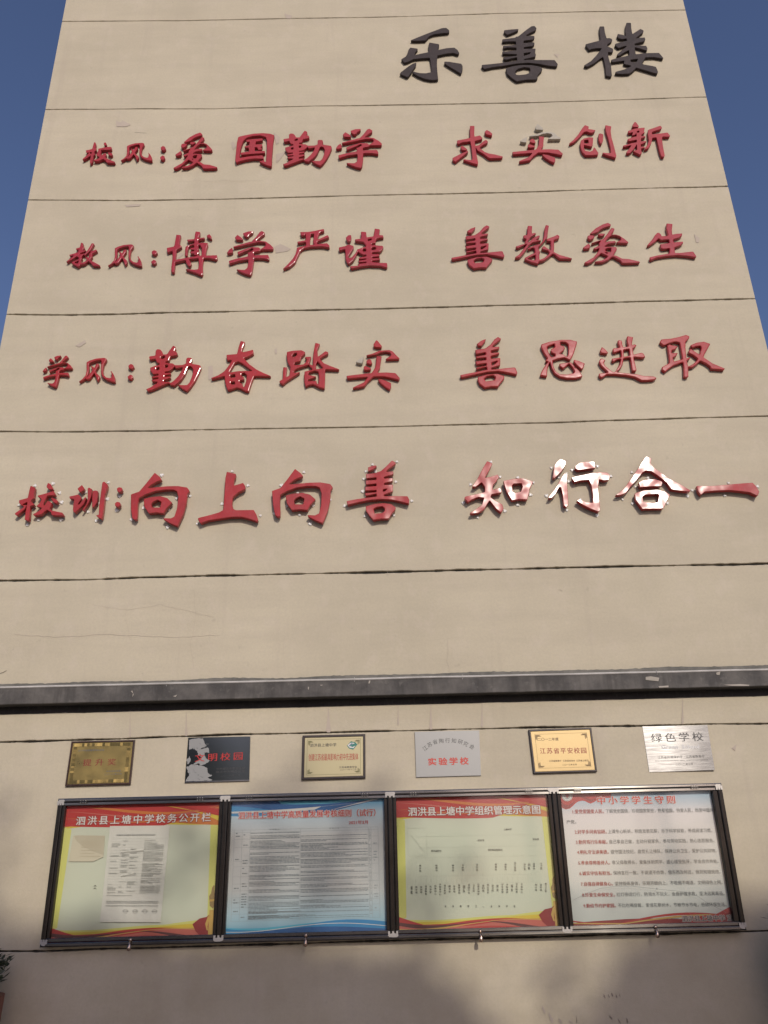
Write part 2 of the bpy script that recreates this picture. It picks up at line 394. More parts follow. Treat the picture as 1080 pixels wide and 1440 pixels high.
GLYPHS = '''
black|le|+777 9597 747 9595 732 9591 582 9515 489 9465 423 9428 419 9424 418 9420 422 9416 434 9415 494 9413 561 9416 567 9419 577 9433 607 9478 650 9502 740 9518 797 9521 808 9531 812 9539 813 9547 810 9563 805 9572 787 9593 782 9596/+607 9386 603 9384 601 9380 592 9343 592 9257 592 9252 589 9248 516 9230 451 9210 449 9213 448 9216 454 9243 480 9282 482 9289 481 9298 478 9301 474 9303 416 9318 409 9318 404 9312 389 9285 374 9224 361 9195 354 9187 317 9158 315 9154 314 9150 338 9110 342 9105 346 9103 379 9115 428 9147 436 9151 504 9161 590 9165 595 9163 598 9153 606 9053 606 8974 603 8965 549 8951 509 8953 485 8956 429 8978 425 8976 420 8971 417 8966 417 8963 421 8956 468 8913 529 8874 598 8854 661 8858 665 8861 667 8867 664 8972 665 9071 673 9175 676 9193 684 9197 762 9220 832 9228 839 9227 877 9209 882 9208 886 9210 891 9219 894 9225 895 9230 881 9272 854 9303 848 9307 769 9300 695 9280 688 9280 686 9283 686 9289 700 9339 700 9352 698 9359 691 9363/+744 9110 740 9105 739 9091 740 9085 746 9077 774 9046 890 8939 895 8936 898 8939 914 8989 916 9008 917 9044 910 9065 906 9073 899 9077 788 9106/+453 9100 430 9092 384 9056 306 8974 295 8957 294 8954 294 8949 298 8945 359 8902 365 8902 374 8908 380 8915 403 8954 424 9001 453 9054 456 9064 461 9095 459 9100
black|shan_black|+1676 9600 1655 9598 1648 9594 1592 9543 1515 9462 1500 9450 1481 9448 1474 9437 1469 9434 1349 9415 1344 9414 1341 9410 1339 9403 1340 9382 1341 9377 1345 9374 1384 9380 1465 9378 1471 9376 1474 9368 1472 9337 1471 9332 1467 9329 1344 9320 1341 9316 1341 9311 1345 9289 1347 9283 1353 9282 1371 9292 1378 9294 1462 9289 1467 9287 1470 9283 1470 9261 1468 9253 1462 9250 1331 9234 1328 9232 1326 9227 1327 9212 1328 9205 1335 9202 1373 9201 1461 9193 1466 9190 1467 9183 1466 9175 1460 9171 1334 9158 1331 9156 1329 9151 1331 9129 1337 9124 1362 9118 1416 9137 1462 9149 1465 9146 1466 9140 1465 9113 1462 9106 1458 9104 1345 9081 1191 9061 1115 9054 1110 9051 1108 9046 1106 9031 1107 9024 1127 8999 1135 8995 1213 9017 1320 9033 1450 9059 1568 9069 1674 9050 1777 9020 1841 9010 1849 9011 1860 9035 1862 9045 1840 9096 1834 9103 1663 9108 1593 9113 1540 9110 1536 9110 1534 9114 1534 9119 1538 9123 1564 9129 1645 9153 1650 9157 1654 9165 1657 9183 1653 9214 1662 9260 1661 9268 1655 9270 1550 9268 1546 9270 1544 9277 1546 9288 1551 9292 1633 9306 1649 9322 1657 9333 1659 9341 1658 9355 1656 9360 1653 9362 1558 9352 1552 9354 1551 9363 1553 9381 1557 9387 1641 9399 1648 9405 1665 9423 1667 9431 1667 9447 1665 9453 1662 9456 1592 9455 1586 9456 1584 9460 1590 9469 1623 9496 1682 9531 1688 9537 1698 9560 1700 9569 1686 9596 1682 9599/+1498 9560 1447 9556 1373 9546 1370 9544 1367 9540 1365 9520 1368 9511 1389 9483 1393 9479 1399 9479 1446 9500 1507 9537 1513 9546 1515 9554 1514 9558 1511 9560/+1595 9217 1604 9218 1608 9214 1603 9204 1595 9194 1544 9172 1540 9171 1537 9173 1537 9180 1538 9200 1542 9208/+1493 9040 1406 9024 1349 8997 1343 8991 1343 8983 1348 8929 1351 8917 1392 8858 1430 8819 1437 8814 1529 8834 1616 8833 1625 8835 1639 8846 1643 8851 1645 8858 1649 8891 1651 8899 1692 8951 1695 8958 1701 8977 1701 8984 1697 8990 1671 9015 1659 9020 1599 9037/+1529 9009 1572 9000 1579 8995 1582 8975 1582 8962 1572 8935 1567 8927 1534 8911 1521 8908 1466 8902 1442 8906 1436 8911 1435 8918 1433 8949 1435 8956 1440 8963 1467 8989
black|lou|+2627 9623 2620 9614 2604 9571 2592 9487 2592 9441 2590 9434 2584 9432 2553 9449 2516 9460 2513 9459 2510 9455 2502 9431 2503 9422 2510 9401 2513 9396 2518 9393 2547 9382 2584 9389 2589 9389 2592 9380 2592 9366 2590 9360 2585 9355 2540 9344 2473 9320 2467 9314 2464 9301 2465 9293 2467 9288 2488 9259 2494 9255 2551 9278 2572 9282 2576 9281 2577 9279 2571 9270 2525 9227 2470 9170 2464 9157 2462 9151 2464 9147 2470 9145 2490 9148 2539 9189 2588 9219 2591 9216 2592 9209 2585 9152 2582 9149 2578 9147 2451 9110 2407 9094 2400 9091 2398 9084 2401 9060 2403 9056 2406 9055 2523 9073 2525 9071 2525 9067 2515 9033 2516 9026 2568 9008 2580 9001 2582 8995 2579 8991 2571 8986 2509 8952 2423 8923 2417 8915 2414 8905 2414 8900 2420 8896 2480 8887 2549 8891 2556 8895 2590 8923 2627 8966 2635 8970 2780 8900 2819 8885 2826 8886 2835 8903 2838 8914 2829 8970 2826 8979 2793 8993 2717 9014 2700 9024 2699 9028 2700 9033 2726 9080 2739 9107 2745 9113 2829 9115 2909 9092 2913 9092 2917 9097 2919 9102 2918 9107 2891 9170 2884 9176 2767 9176 2724 9171 2704 9171 2693 9168 2660 9163 2654 9165 2653 9175 2656 9245 2657 9254 2661 9258 2667 9257 2706 9241 2758 9214 2769 9212 2772 9214 2775 9219 2781 9240 2781 9248 2776 9273 2772 9281 2666 9288 2661 9291 2660 9297 2662 9307 2666 9312 2700 9325 2758 9342 2765 9348 2776 9364 2779 9373 2779 9387 2778 9397 2774 9402 2716 9397 2691 9388 2687 9388 2685 9389 2690 9397 2713 9421 2768 9470 2777 9486 2781 9500 2779 9505 2773 9511 2756 9525 2750 9527 2669 9462 2665 9459 2662 9460 2660 9468 2661 9544 2667 9597 2668 9615 2665 9619 2661 9621/+2347 9575 2343 9572 2340 9565 2331 9507 2327 9385 2325 9375 2318 9370 2177 9322 2171 9317 2169 9307 2171 9294 2192 9243 2196 9237 2201 9237 2216 9245 2264 9256 2317 9257 2321 9253 2321 9245 2312 9235 2258 9156 2199 9082 2190 9073 2128 9026 2123 9020 2121 9014 2124 9009 2145 9000 2151 8999 2157 9001 2218 9040 2288 9106 2315 9127 2321 9128 2323 9119 2325 8985 2317 8873 2319 8869 2323 8867 2356 8855 2362 8855 2372 8863 2377 8873 2385 8994 2385 9009 2376 9128 2380 9191 2382 9196 2385 9198 2422 9196 2431 9206 2435 9218 2435 9242 2433 9249 2412 9267 2389 9279 2386 9285 2387 9306 2389 9312 2392 9316 2420 9336 2438 9355 2444 9365 2445 9374 2444 9387 2437 9394 2421 9403 2397 9401 2392 9405 2386 9487 2389 9563 2388 9571 2382 9575/+2649 9094 2661 9094 2662 9092 2662 9088 2654 9070 2644 9055 2639 9051 2630 9050 2596 9054 2590 9056 2588 9060 2589 9079 2593 9085
r1|xiao_a|+-2616 8111 -2620 8104 -2626 8033 -2628 8027 -2648 8018 -2681 8010 -2684 8006 -2683 7996 -2678 7982 -2675 7977 -2671 7976 -2655 7979 -2651 7977 -2651 7975 -2670 7944 -2700 7904 -2703 7897 -2701 7893 -2699 7889 -2692 7890 -2668 7905 -2636 7937 -2631 7939 -2629 7933 -2631 7903 -2629 7852 -2627 7846 -2620 7842 -2616 7841 -2613 7844 -2606 7861 -2604 7936 -2603 7941 -2596 7944 -2592 7956 -2593 7963 -2602 7975 -2602 7990 -2599 7995 -2589 8002 -2586 8016 -2588 8025 -2597 8038 -2599 8042 -2599 8083 -2603 8101 -2608 8108/+-2515 8107 -2523 8099 -2525 8093 -2525 8087 -2521 8074 -2518 8070 -2515 8068 -2502 8064 -2498 8064 -2496 8071 -2500 8088 -2509 8104 -2511 8107/+-2461 8048 -2510 8042 -2564 8028 -2569 8025 -2570 8020 -2567 8004 -2580 7948 -2570 7935 -2549 7921 -2546 7916 -2549 7910 -2561 7899 -2595 7887 -2597 7883 -2594 7875 -2587 7871 -2555 7867 -2514 7893 -2510 7894 -2504 7891 -2488 7879 -2470 7852 -2465 7847 -2406 7843 -2400 7843 -2397 7845 -2395 7853 -2399 7859 -2467 7896 -2490 7914 -2491 7918 -2492 7922 -2486 7947 -2490 7961 -2493 7967 -2499 7968 -2511 7964 -2522 7947 -2525 7945 -2531 7947 -2541 7957 -2539 7994 -2541 8005 -2539 8008 -2531 8010 -2465 8007 -2446 8015 -2445 8022 -2449 8044 -2453 8048/+-2634 7985 -2629 7984 -2626 7980 -2627 7967 -2629 7961 -2635 7964 -2645 7978 -2643 7982/+-2470 7979 -2472 7974 -2470 7958 -2469 7953 -2464 7947 -2448 7934 -2443 7931 -2438 7934 -2430 7944 -2429 7948 -2430 7954 -2433 7963 -2436 7968 -2462 7978
r1|feng|+-2168 8092 -2232 8086 -2277 8070 -2302 8054 -2304 8047 -2295 7971 -2297 7931 -2319 7896 -2341 7877 -2343 7875 -2342 7872 -2335 7870 -2330 7871 -2293 7899 -2287 7892 -2281 7890 -2258 7896 -2254 7901 -2233 7942 -2229 7945 -2225 7941 -2208 7906 -2198 7876 -2195 7874 -2193 7875 -2185 7885 -2182 7889 -2181 7894 -2180 7913 -2181 7918 -2185 7924 -2213 7952 -2217 7960 -2220 7966 -2219 7972 -2201 8010 -2201 8032 -2202 8035 -2206 8037 -2218 8039 -2222 8037 -2233 8005 -2236 8001 -2238 8002 -2245 8009 -2257 8017 -2261 8019 -2263 8018 -2262 8010 -2254 7989 -2248 7978 -2248 7973 -2279 7922 -2287 7911 -2277 7935 -2276 7942 -2274 7978 -2280 8027 -2278 8035 -2267 8047 -2232 8061 -2223 8064 -2195 8069 -2192 8068 -2190 8066 -2182 8051 -2181 7992 -2175 7954 -2172 7940 -2159 7911 -2152 7905 -2125 7884 -2076 7864 -2057 7861 -2052 7862 -2051 7865 -2052 7870 -2057 7902 -2060 7911 -2077 7945 -2094 7963 -2096 7964 -2096 7962 -2089 7940 -2088 7912 -2090 7907 -2098 7902 -2105 7902 -2129 7910 -2149 7929 -2154 7936 -2162 7975 -2161 8021 -2159 8029 -2145 8061 -2144 8076 -2145 8080 -2148 8084 -2162 8091
r1|colon|+-1967 8046 -1980 8031 -1983 8026 -1983 8019 -1979 8000 -1977 7995 -1973 7992 -1954 7985 -1949 7985 -1946 7989 -1937 8005 -1936 8009 -1936 8014 -1943 8031 -1947 8037 -1961 8045/+-1961 7926 -1978 7905 -1978 7899 -1975 7886 -1973 7879 -1970 7876 -1951 7868 -1947 7868 -1943 7872 -1935 7889 -1935 7895 -1937 7907 -1939 7913 -1943 7917 -1956 7925
r1|ai|+-1627 8209 -1668 8190 -1722 8149 -1766 8096 -1769 8092 -1769 8088 -1764 8082 -1758 8081 -1712 8102 -1707 8106 -1686 8131 -1655 8152 -1648 8156 -1611 8169 -1608 8173 -1606 8180 -1604 8185 -1605 8188 -1621 8207/+-1605 8149 -1609 8143 -1646 8078 -1676 8031 -1682 8023 -1764 7986 -1769 7982 -1770 7978 -1770 7975 -1766 7973 -1715 7998 -1709 7999 -1705 7998 -1706 7993 -1718 7975 -1719 7972 -1717 7962 -1718 7955 -1720 7951 -1758 7927 -1762 7921 -1761 7915 -1759 7911 -1747 7908 -1742 7910 -1726 7921 -1723 7921 -1722 7918 -1723 7910 -1739 7873 -1768 7828 -1776 7821 -1840 7772 -1843 7766 -1843 7759 -1839 7757 -1816 7756 -1782 7777 -1716 7860 -1710 7864 -1706 7862 -1670 7836 -1668 7832 -1669 7827 -1681 7813 -1714 7791 -1762 7778 -1765 7776 -1767 7771 -1767 7767 -1765 7765 -1729 7765 -1709 7767 -1664 7793 -1638 7821 -1633 7824 -1619 7819 -1583 7783 -1579 7777 -1571 7755 -1568 7752 -1537 7750 -1461 7751 -1448 7752 -1443 7754 -1438 7763 -1439 7766 -1442 7769 -1512 7798 -1564 7805 -1604 7839 -1621 7841 -1622 7844 -1620 7849 -1591 7903 -1591 7909 -1592 7925 -1594 7932 -1602 7934 -1662 7940 -1672 7938 -1675 7939 -1674 7943 -1671 7948 -1650 7966 -1594 7978 -1589 7982 -1589 7985 -1593 7999 -1596 8002 -1598 8002 -1645 7999 -1662 7990 -1665 7991 -1663 7998 -1643 8034 -1618 8058 -1613 8061 -1581 8060 -1555 8044 -1552 8040 -1551 8020 -1552 8012 -1556 8008 -1583 7989 -1586 7984 -1583 7979 -1573 7976 -1510 7971 -1504 7973 -1498 7981 -1497 7984 -1499 7988 -1520 8020 -1555 8061 -1586 8075 -1609 8072 -1613 8073 -1613 8075 -1612 8079 -1593 8103 -1583 8135 -1583 8140 -1586 8142 -1601 8149/+-1690 8090 -1708 8083 -1711 8080 -1712 8075 -1712 8069 -1710 8065 -1692 8054 -1687 8055 -1669 8066 -1664 8071 -1660 8080 -1660 8084 -1663 8086/+-1773 8072 -1787 8066 -1791 8061 -1794 8039 -1794 8035 -1792 8031 -1780 8017 -1776 8015 -1754 8029 -1749 8034 -1739 8057 -1738 8061 -1739 8064 -1742 8066 -1766 8072/+-1795 7977 -1834 7938 -1838 7930 -1838 7922 -1834 7920 -1818 7916 -1792 7923 -1787 7925 -1785 7933 -1783 7962 -1785 7967 -1790 7974/+-1645 7920 -1636 7921 -1634 7917 -1639 7887 -1642 7880 -1647 7879 -1660 7880 -1676 7898 -1676 7901 -1675 7905 -1665 7917 -1661 7919/+-1680 7873 -1676 7874 -1669 7871 -1667 7867 -1667 7863 -1669 7862 -1672 7864 -1678 7869
r1|guo|+-1034 8185 -1114 8181 -1195 8163 -1253 8145 -1259 8141 -1262 8132 -1270 8068 -1275 7864 -1274 7846 -1268 7825 -1265 7819 -1260 7818 -1234 7832 -1176 7852 -1098 7864 -1020 7858 -1016 7857 -1013 7852 -1011 7847 -1013 7842 -1018 7839 -1045 7829 -1047 7826 -1045 7821 -1013 7798 -965 7771 -940 7763 -935 7764 -933 7781 -934 7865 -929 8054 -921 8153 -923 8157 -927 8160 -960 8176 -1023 8185/+-1056 8155 -1047 8154 -1001 8133 -997 8126 -989 8095 -987 8070 -985 7961 -987 7832 -988 7823 -991 7821 -995 7822 -1000 7824 -1003 7828 -1007 7846 -1012 7884 -1020 7897 -1027 7903 -1133 7895 -1228 7877 -1235 7878 -1237 7886 -1234 7949 -1226 8020 -1213 8081 -1209 8091 -1185 8124 -1175 8130 -1127 8150/+-1051 8116 -1110 8113 -1174 8103 -1181 8100 -1182 8096 -1182 8085 -1181 8080 -1179 8076 -1175 8075 -1155 8076 -1150 8073 -1150 8066 -1153 8040 -1155 8036 -1158 8032 -1192 8022 -1196 8019 -1196 8016 -1191 8007 -1186 8001 -1163 8002 -1158 7999 -1155 7990 -1150 7958 -1152 7955 -1156 7954 -1226 7942 -1229 7939 -1229 7935 -1226 7916 -1223 7913 -1218 7913 -1127 7922 -1011 7928 -1003 7930 -1001 7935 -1002 7951 -1003 7956 -1006 7958 -1091 7959 -1095 7960 -1097 7964 -1099 7999 -1098 8003 -1094 8005 -1082 8006 -1077 8004 -1066 7976 -1062 7972 -1034 7971 -1031 7971 -1029 7974 -1030 7983 -1033 7996 -1036 7999 -1047 8005 -1044 8008 -1032 8010 -1028 8013 -1029 8035 -1032 8043 -1039 8045 -1089 8041 -1093 8042 -1095 8046 -1092 8071 -1089 8077 -1035 8089 -1029 8093 -1028 8097 -1028 8105 -1030 8115 -1035 8117
r1|qin|+-633 8206 -637 8201 -677 8127 -682 8122 -705 8122 -712 8123 -715 8127 -723 8147 -737 8167 -744 8171 -765 8175 -774 8168 -781 8159 -780 8120 -782 8113 -787 8111 -827 8105 -831 8102 -831 8097 -827 8075 -824 8069 -819 8068 -783 8075 -778 8075 -774 8071 -762 8043 -758 8040 -740 8033 -738 8030 -737 8027 -738 8022 -741 8019 -779 8008 -810 7996 -814 7992 -811 7969 -809 7960 -783 7928 -777 7926 -742 7929 -739 7927 -737 7924 -737 7920 -741 7917 -790 7905 -792 7901 -790 7893 -788 7891 -784 7891 -738 7894 -734 7893 -733 7889 -734 7885 -737 7883 -781 7876 -786 7873 -787 7863 -784 7858 -743 7853 -738 7850 -738 7845 -742 7841 -771 7824 -788 7807 -826 7788 -827 7786 -826 7782 -813 7768 -807 7767 -781 7774 -737 7795 -670 7828 -638 7839 -634 7838 -630 7824 -625 7820 -595 7812 -589 7813 -568 7833 -533 7871 -508 7920 -487 7989 -483 7994 -474 7998 -467 7997 -453 7987 -444 7967 -441 7959 -446 7905 -464 7843 -482 7822 -487 7819 -525 7820 -557 7822 -561 7821 -561 7819 -556 7813 -520 7780 -486 7761 -480 7760 -476 7763 -453 7790 -419 7851 -393 7917 -375 7975 -375 7983 -381 8002 -386 8007 -458 8024 -463 8027 -464 8032 -457 8058 -461 8074 -464 8080 -469 8082 -496 8085 -502 8083 -508 8075 -509 8069 -509 8039 -510 8029 -514 8025 -538 8014 -599 8014 -619 8028 -625 8031 -676 8037 -681 8038 -683 8040 -684 8044 -682 8047 -659 8055 -656 8058 -651 8081 -646 8093 -643 8097 -601 8105 -591 8111 -587 8117 -588 8124 -595 8140 -600 8143 -611 8145 -614 8149 -614 8153 -608 8177 -608 8183 -611 8192 -616 8197 -628 8204/+-708 8105 -701 8104 -696 8100 -696 8092 -698 8084 -714 8077 -720 8078 -726 8081 -728 8088 -726 8093/+-677 8015 -671 8015 -667 8014 -662 8008 -661 8003 -664 7995 -667 7991 -673 7989 -681 7989 -684 7991 -685 7994 -686 8010 -684 8014/+-603 7997 -602 7997 -600 7990 -597 7986 -591 7980 -587 7978 -540 7987 -536 7987 -535 7985 -535 7979 -541 7954 -566 7907 -571 7899 -606 7856 -628 7842 -633 7841 -638 7851 -642 7854 -676 7852 -680 7853 -682 7856 -682 7861 -682 7866 -679 7869 -632 7887 -630 7890 -629 7895 -630 7901 -634 7903 -676 7902 -680 7903 -681 7906 -681 7909 -677 7912 -633 7924 -631 7926 -630 7930 -631 7935 -633 7938 -639 7940 -680 7939 -684 7941 -684 7946 -680 7948 -651 7952 -643 7956 -628 7967/+-745 7996 -740 7995 -734 7989 -734 7984 -736 7973 -738 7969 -741 7968 -754 7968 -756 7970 -758 7975 -759 7981 -759 7985 -755 7989
r1|xue|+-23 8215 -37 8207 -42 8202 -73 8148 -103 8109 -110 8098 -132 8094 -275 8046 -280 8042 -280 8037 -278 8032 -275 8030 -270 8031 -196 8048 -51 8085 4 8082 8 8080 15 8073 20 8065 17 8049 13 8041 -21 8012 -25 8014 -39 8027 -44 8030 -108 8034 -177 8010 -237 7983 -239 7977 -237 7963 -231 7952 -226 7950 -195 7967 -148 7991 -111 8017 -107 8018 -102 8016 -93 8011 -91 8007 -95 8001 -127 7978 -143 7973 -143 7967 -139 7936 -140 7932 -142 7930 -243 7908 -307 7888 -312 7884 -313 7878 -308 7856 -306 7851 -303 7850 -223 7879 -142 7892 -138 7892 -136 7890 -134 7879 -134 7849 -139 7809 -142 7801 -159 7786 -164 7783 -190 7784 -233 7789 -236 7788 -236 7785 -230 7779 -194 7756 -147 7732 -111 7722 -105 7722 -101 7727 -92 7752 -84 7825 -80 7898 -78 7903 -71 7904 2 7903 53 7889 58 7889 60 7891 61 7906 60 7914 50 7939 45 7944 -47 7943 -77 7939 -81 7941 -83 7944 -84 7964 -81 7970 -64 7978 -33 7983 -14 8001 87 8000 92 8003 95 8014 96 8021 94 8026 68 8057 23 8093 16 8096 -35 8105 -57 8103 -62 8105 -62 8107 -60 8111 -32 8141 2 8169 7 8176 9 8189 7 8195 -16 8214/+-124 8215 -152 8213 -194 8195 -196 8192 -196 8188 -188 8165 -182 8158 -164 8143 -158 8144 -145 8151 -142 8155 -134 8172 -107 8193 -103 8200 -101 8210 -103 8215/+-249 8176 -266 8153 -270 8145 -268 8138 -258 8118 -252 8116 -205 8112 -198 8113 -195 8115 -193 8120 -194 8125 -201 8135 -217 8153 -240 8172 -245 8176/+-295 8030 -314 8013 -320 8006 -335 7978 -336 7972 -334 7967 -329 7965 -311 7965 -288 7972 -283 7975 -281 7983 -282 8006 -289 8027 -292 8030
r1|qiu|+943 8228 940 8224 939 8216 933 8158 931 8082 929 8075 924 8071 881 8059 812 8044 808 8042 806 8037 804 8015 805 8008 809 8003 818 7997 823 7998 849 8014 857 8017 924 8026 929 8026 931 8021 936 7935 937 7829 936 7820 931 7798 928 7794 923 7793 857 7805 853 7804 851 7800 851 7796 852 7793 925 7757 974 7738 978 7737 981 7739 985 7750 986 7761 978 7863 975 7931 975 7940 977 7943 980 7939 987 7916 991 7910 1042 7867 1081 7822 1096 7811 1104 7809 1199 7811 1211 7812 1215 7815 1221 7826 1220 7830 1217 7832 1151 7857 1094 7871 1057 7891 1050 7898 1015 7940 1014 7944 1016 7949 1042 7976 1086 8002 1091 8007 1095 8017 1095 8023 1082 8042 1076 8042 1054 8028 1009 7979 980 7971 975 7973 973 7980 972 8019 972 8024 974 8029 979 8032 1040 8051 1045 8055 1047 8063 1045 8070 1030 8096 1025 8101 1019 8101 980 8089 974 8090 973 8096 974 8137 982 8221 980 8224 975 8226/+1094 8169 1086 8162 1075 8147 1073 8142 1074 8135 1084 8117 1090 8112 1130 8098 1136 8096 1139 8098 1144 8114 1143 8119 1141 8125 1122 8152 1099 8168/+848 7975 836 7965 833 7959 834 7951 843 7924 849 7920 883 7913 888 7914 892 7917 895 7925 892 7932 875 7954 858 7970 853 7975/+895 7909 827 7871 755 7826 752 7823 751 7819 751 7804 752 7796 756 7791 773 7777 777 7776 781 7777 843 7838 898 7889 901 7895 901 7904 899 7908
r1|shi|+1585 8073 1583 8071 1582 8067 1577 8019 1568 7962 1545 7919 1536 7908 1529 7906 1400 7894 1322 7885 1315 7882 1315 7877 1319 7859 1321 7855 1325 7854 1490 7865 1497 7863 1498 7861 1495 7856 1464 7816 1408 7790 1373 7771 1369 7768 1369 7766 1371 7760 1377 7759 1414 7764 1471 7777 1475 7781 1505 7824 1552 7866 1557 7869 1645 7867 1714 7848 1768 7831 1772 7832 1776 7835 1783 7847 1783 7853 1752 7896 1746 7902 1663 7910 1598 7908 1590 7910 1590 7915 1609 7946 1611 7953 1617 7996 1629 8064 1627 8068 1623 8070/+1514 8046 1498 8034 1492 8028 1491 8021 1491 8005 1493 8002 1498 7999 1528 7989 1535 7989 1542 7996 1544 8002 1536 8031 1533 8035 1530 8038 1519 8045/+1479 7978 1471 7972 1467 7965 1465 7946 1466 7942 1468 7939 1479 7933 1484 7932 1523 7935 1529 7938 1532 7949 1531 7953 1530 7955 1484 7977/+1598 7847 1595 7846 1593 7844 1592 7837 1593 7833 1614 7802 1658 7759 1687 7741 1690 7740 1694 7741 1704 7762 1706 7769 1706 7798 1703 7806 1645 7836/h1583 8232 1578 8227 1558 8192 1558 8175 1559 8168 1564 8164 1585 8159 1621 8155 1627 8156 1633 8168 1633 8172 1631 8176 1599 8224 1591 8229/h1694 8132 1611 8126 1548 8098 1497 8085 1494 8082 1493 8077 1495 8074 1500 8073 1576 8083 1619 8104 1661 8112 1668 8112 1701 8102 1705 8096 1711 8078 1708 8073 1667 8045 1664 8040 1665 8037 1685 8035 1780 8035 1783 8038 1785 8042 1786 8046 1785 8050 1759 8077 1732 8113 1726 8117 1703 8130/g1463 8069 1424 8044 1403 8023 1401 8018 1402 8013 1407 8010 1428 8003 1449 7999 1454 8000 1457 8006 1465 8041 1467 8065 1466 8068
r1|chuang|+2031 8206 2002 8168 1957 8092 1903 8021 1862 7982 1858 7976 1858 7973 1865 7972 1896 7984 1933 8017 1944 8028 2007 8110 2015 8118 2034 8125 2040 8126 2063 8110 2086 8105 2097 8109 2114 8122 2122 8135 2122 8140 2121 8143 2064 8156 2061 8161 2066 8184 2065 8191 2038 8206/+2229 8201 2226 8197 2225 8191 2221 8128 2230 8038 2238 7908 2233 7853 2230 7848 2224 7846 2205 7847 2160 7853 2156 7850 2154 7844 2159 7838 2203 7813 2264 7787 2271 7787 2273 7789 2275 7794 2279 7809 2280 7816 2274 7926 2265 8045 2267 8118 2268 8130 2281 8181 2280 8184 2276 8187 2235 8201/+2161 8097 2152 8092 2148 8086 2139 8029 2146 7975 2151 7968 2158 7963 2164 7968 2179 8004 2192 8080 2191 8084 2187 8088 2167 8097/+2047 8051 2004 8037 1976 8014 1970 8006 1961 7975 1959 7928 1959 7914 1967 7867 1988 7830 1995 7825 2054 7823 2105 7828 2110 7830 2113 7834 2116 7842 2117 7853 2096 7911 2089 7919 2085 7920 2081 7918 2071 7890 2067 7883 2042 7869 2001 7880 1996 7885 1991 7902 1989 7912 1992 7938 1993 7947 1996 7951 2001 7951 2023 7944 2057 7930 2061 7931 2069 7937 2074 7944 2086 8008 2091 8043 2089 8046 2084 8048/+2031 8018 2039 8018 2042 8014 2041 7984 2039 7977 2036 7975 2027 7974 2006 7973 2002 7975 2000 7984 2001 8006 2002 8012 2007 8015
r1|xin|+2510 8236 2506 8231 2485 8198 2482 8186 2482 8177 2487 8173 2526 8166 2532 8165 2535 8167 2541 8175 2542 8182 2529 8223 2523 8232 2515 8236/+2742 8181 2629 8133 2623 8128 2618 8109 2611 8064 2610 8000 2609 7991 2589 7938 2567 7910 2559 7903 2555 7891 2556 7884 2561 7883 2589 7895 2596 7899 2628 7958 2648 8023 2651 8026 2656 8027 2680 8030 2685 8029 2687 8026 2687 8020 2690 7859 2696 7798 2697 7792 2700 7789 2718 7785 2721 7786 2725 7790 2729 7798 2731 7804 2732 7912 2737 8004 2738 8014 2744 8031 2748 8038 2753 8040 2807 8036 2815 8042 2820 8051 2818 8058 2805 8087 2799 8092 2661 8073 2653 8075 2653 8080 2655 8094 2656 8098 2660 8102 2688 8116 2743 8136 2750 8141 2759 8155 2759 8163 2750 8180 2747 8182/+2586 8161 2499 8150 2439 8126 2433 8122 2431 8116 2431 8103 2432 8099 2434 8096 2452 8097 2470 8103 2473 8102 2473 8095 2463 8069 2463 8064 2469 8063 2489 8070 2493 8074 2501 8086 2504 8088 2506 8081 2503 8058 2501 8052 2498 8049 2480 8046 2418 8022 2415 8019 2414 8015 2415 8001 2423 7992 2428 7990 2493 8006 2496 8005 2497 8000 2495 7984 2493 7979 2488 7975 2453 7968 2368 7940 2361 7936 2359 7929 2359 7924 2362 7921 2369 7921 2379 7922 2430 7938 2434 7938 2436 7936 2433 7929 2413 7899 2380 7856 2378 7847 2381 7839 2386 7838 2408 7841 2413 7842 2417 7846 2452 7884 2480 7931 2484 7941 2487 7943 2489 7941 2489 7936 2483 7882 2479 7878 2460 7874 2451 7869 2447 7867 2447 7862 2452 7856 2498 7819 2505 7820 2519 7832 2522 7840 2522 7883 2523 7890 2529 7895 2557 7904 2559 7907 2558 7916 2555 7920 2531 7919 2526 7920 2525 7928 2527 7945 2530 7949 2542 7953 2579 7973 2584 7979 2583 7986 2578 7990 2540 7985 2537 7986 2535 7990 2540 8015 2543 8023 2549 8026 2580 8037 2583 8039 2585 8042 2584 8050 2580 8055 2553 8054 2550 8056 2549 8060 2551 8068 2554 8073 2582 8091 2587 8097 2587 8101 2581 8118 2588 8128 2595 8156 2593 8161/+2530 8121 2536 8120 2537 8116 2536 8107 2533 8101 2526 8098 2512 8100 2512 8106 2519 8117 2524 8120
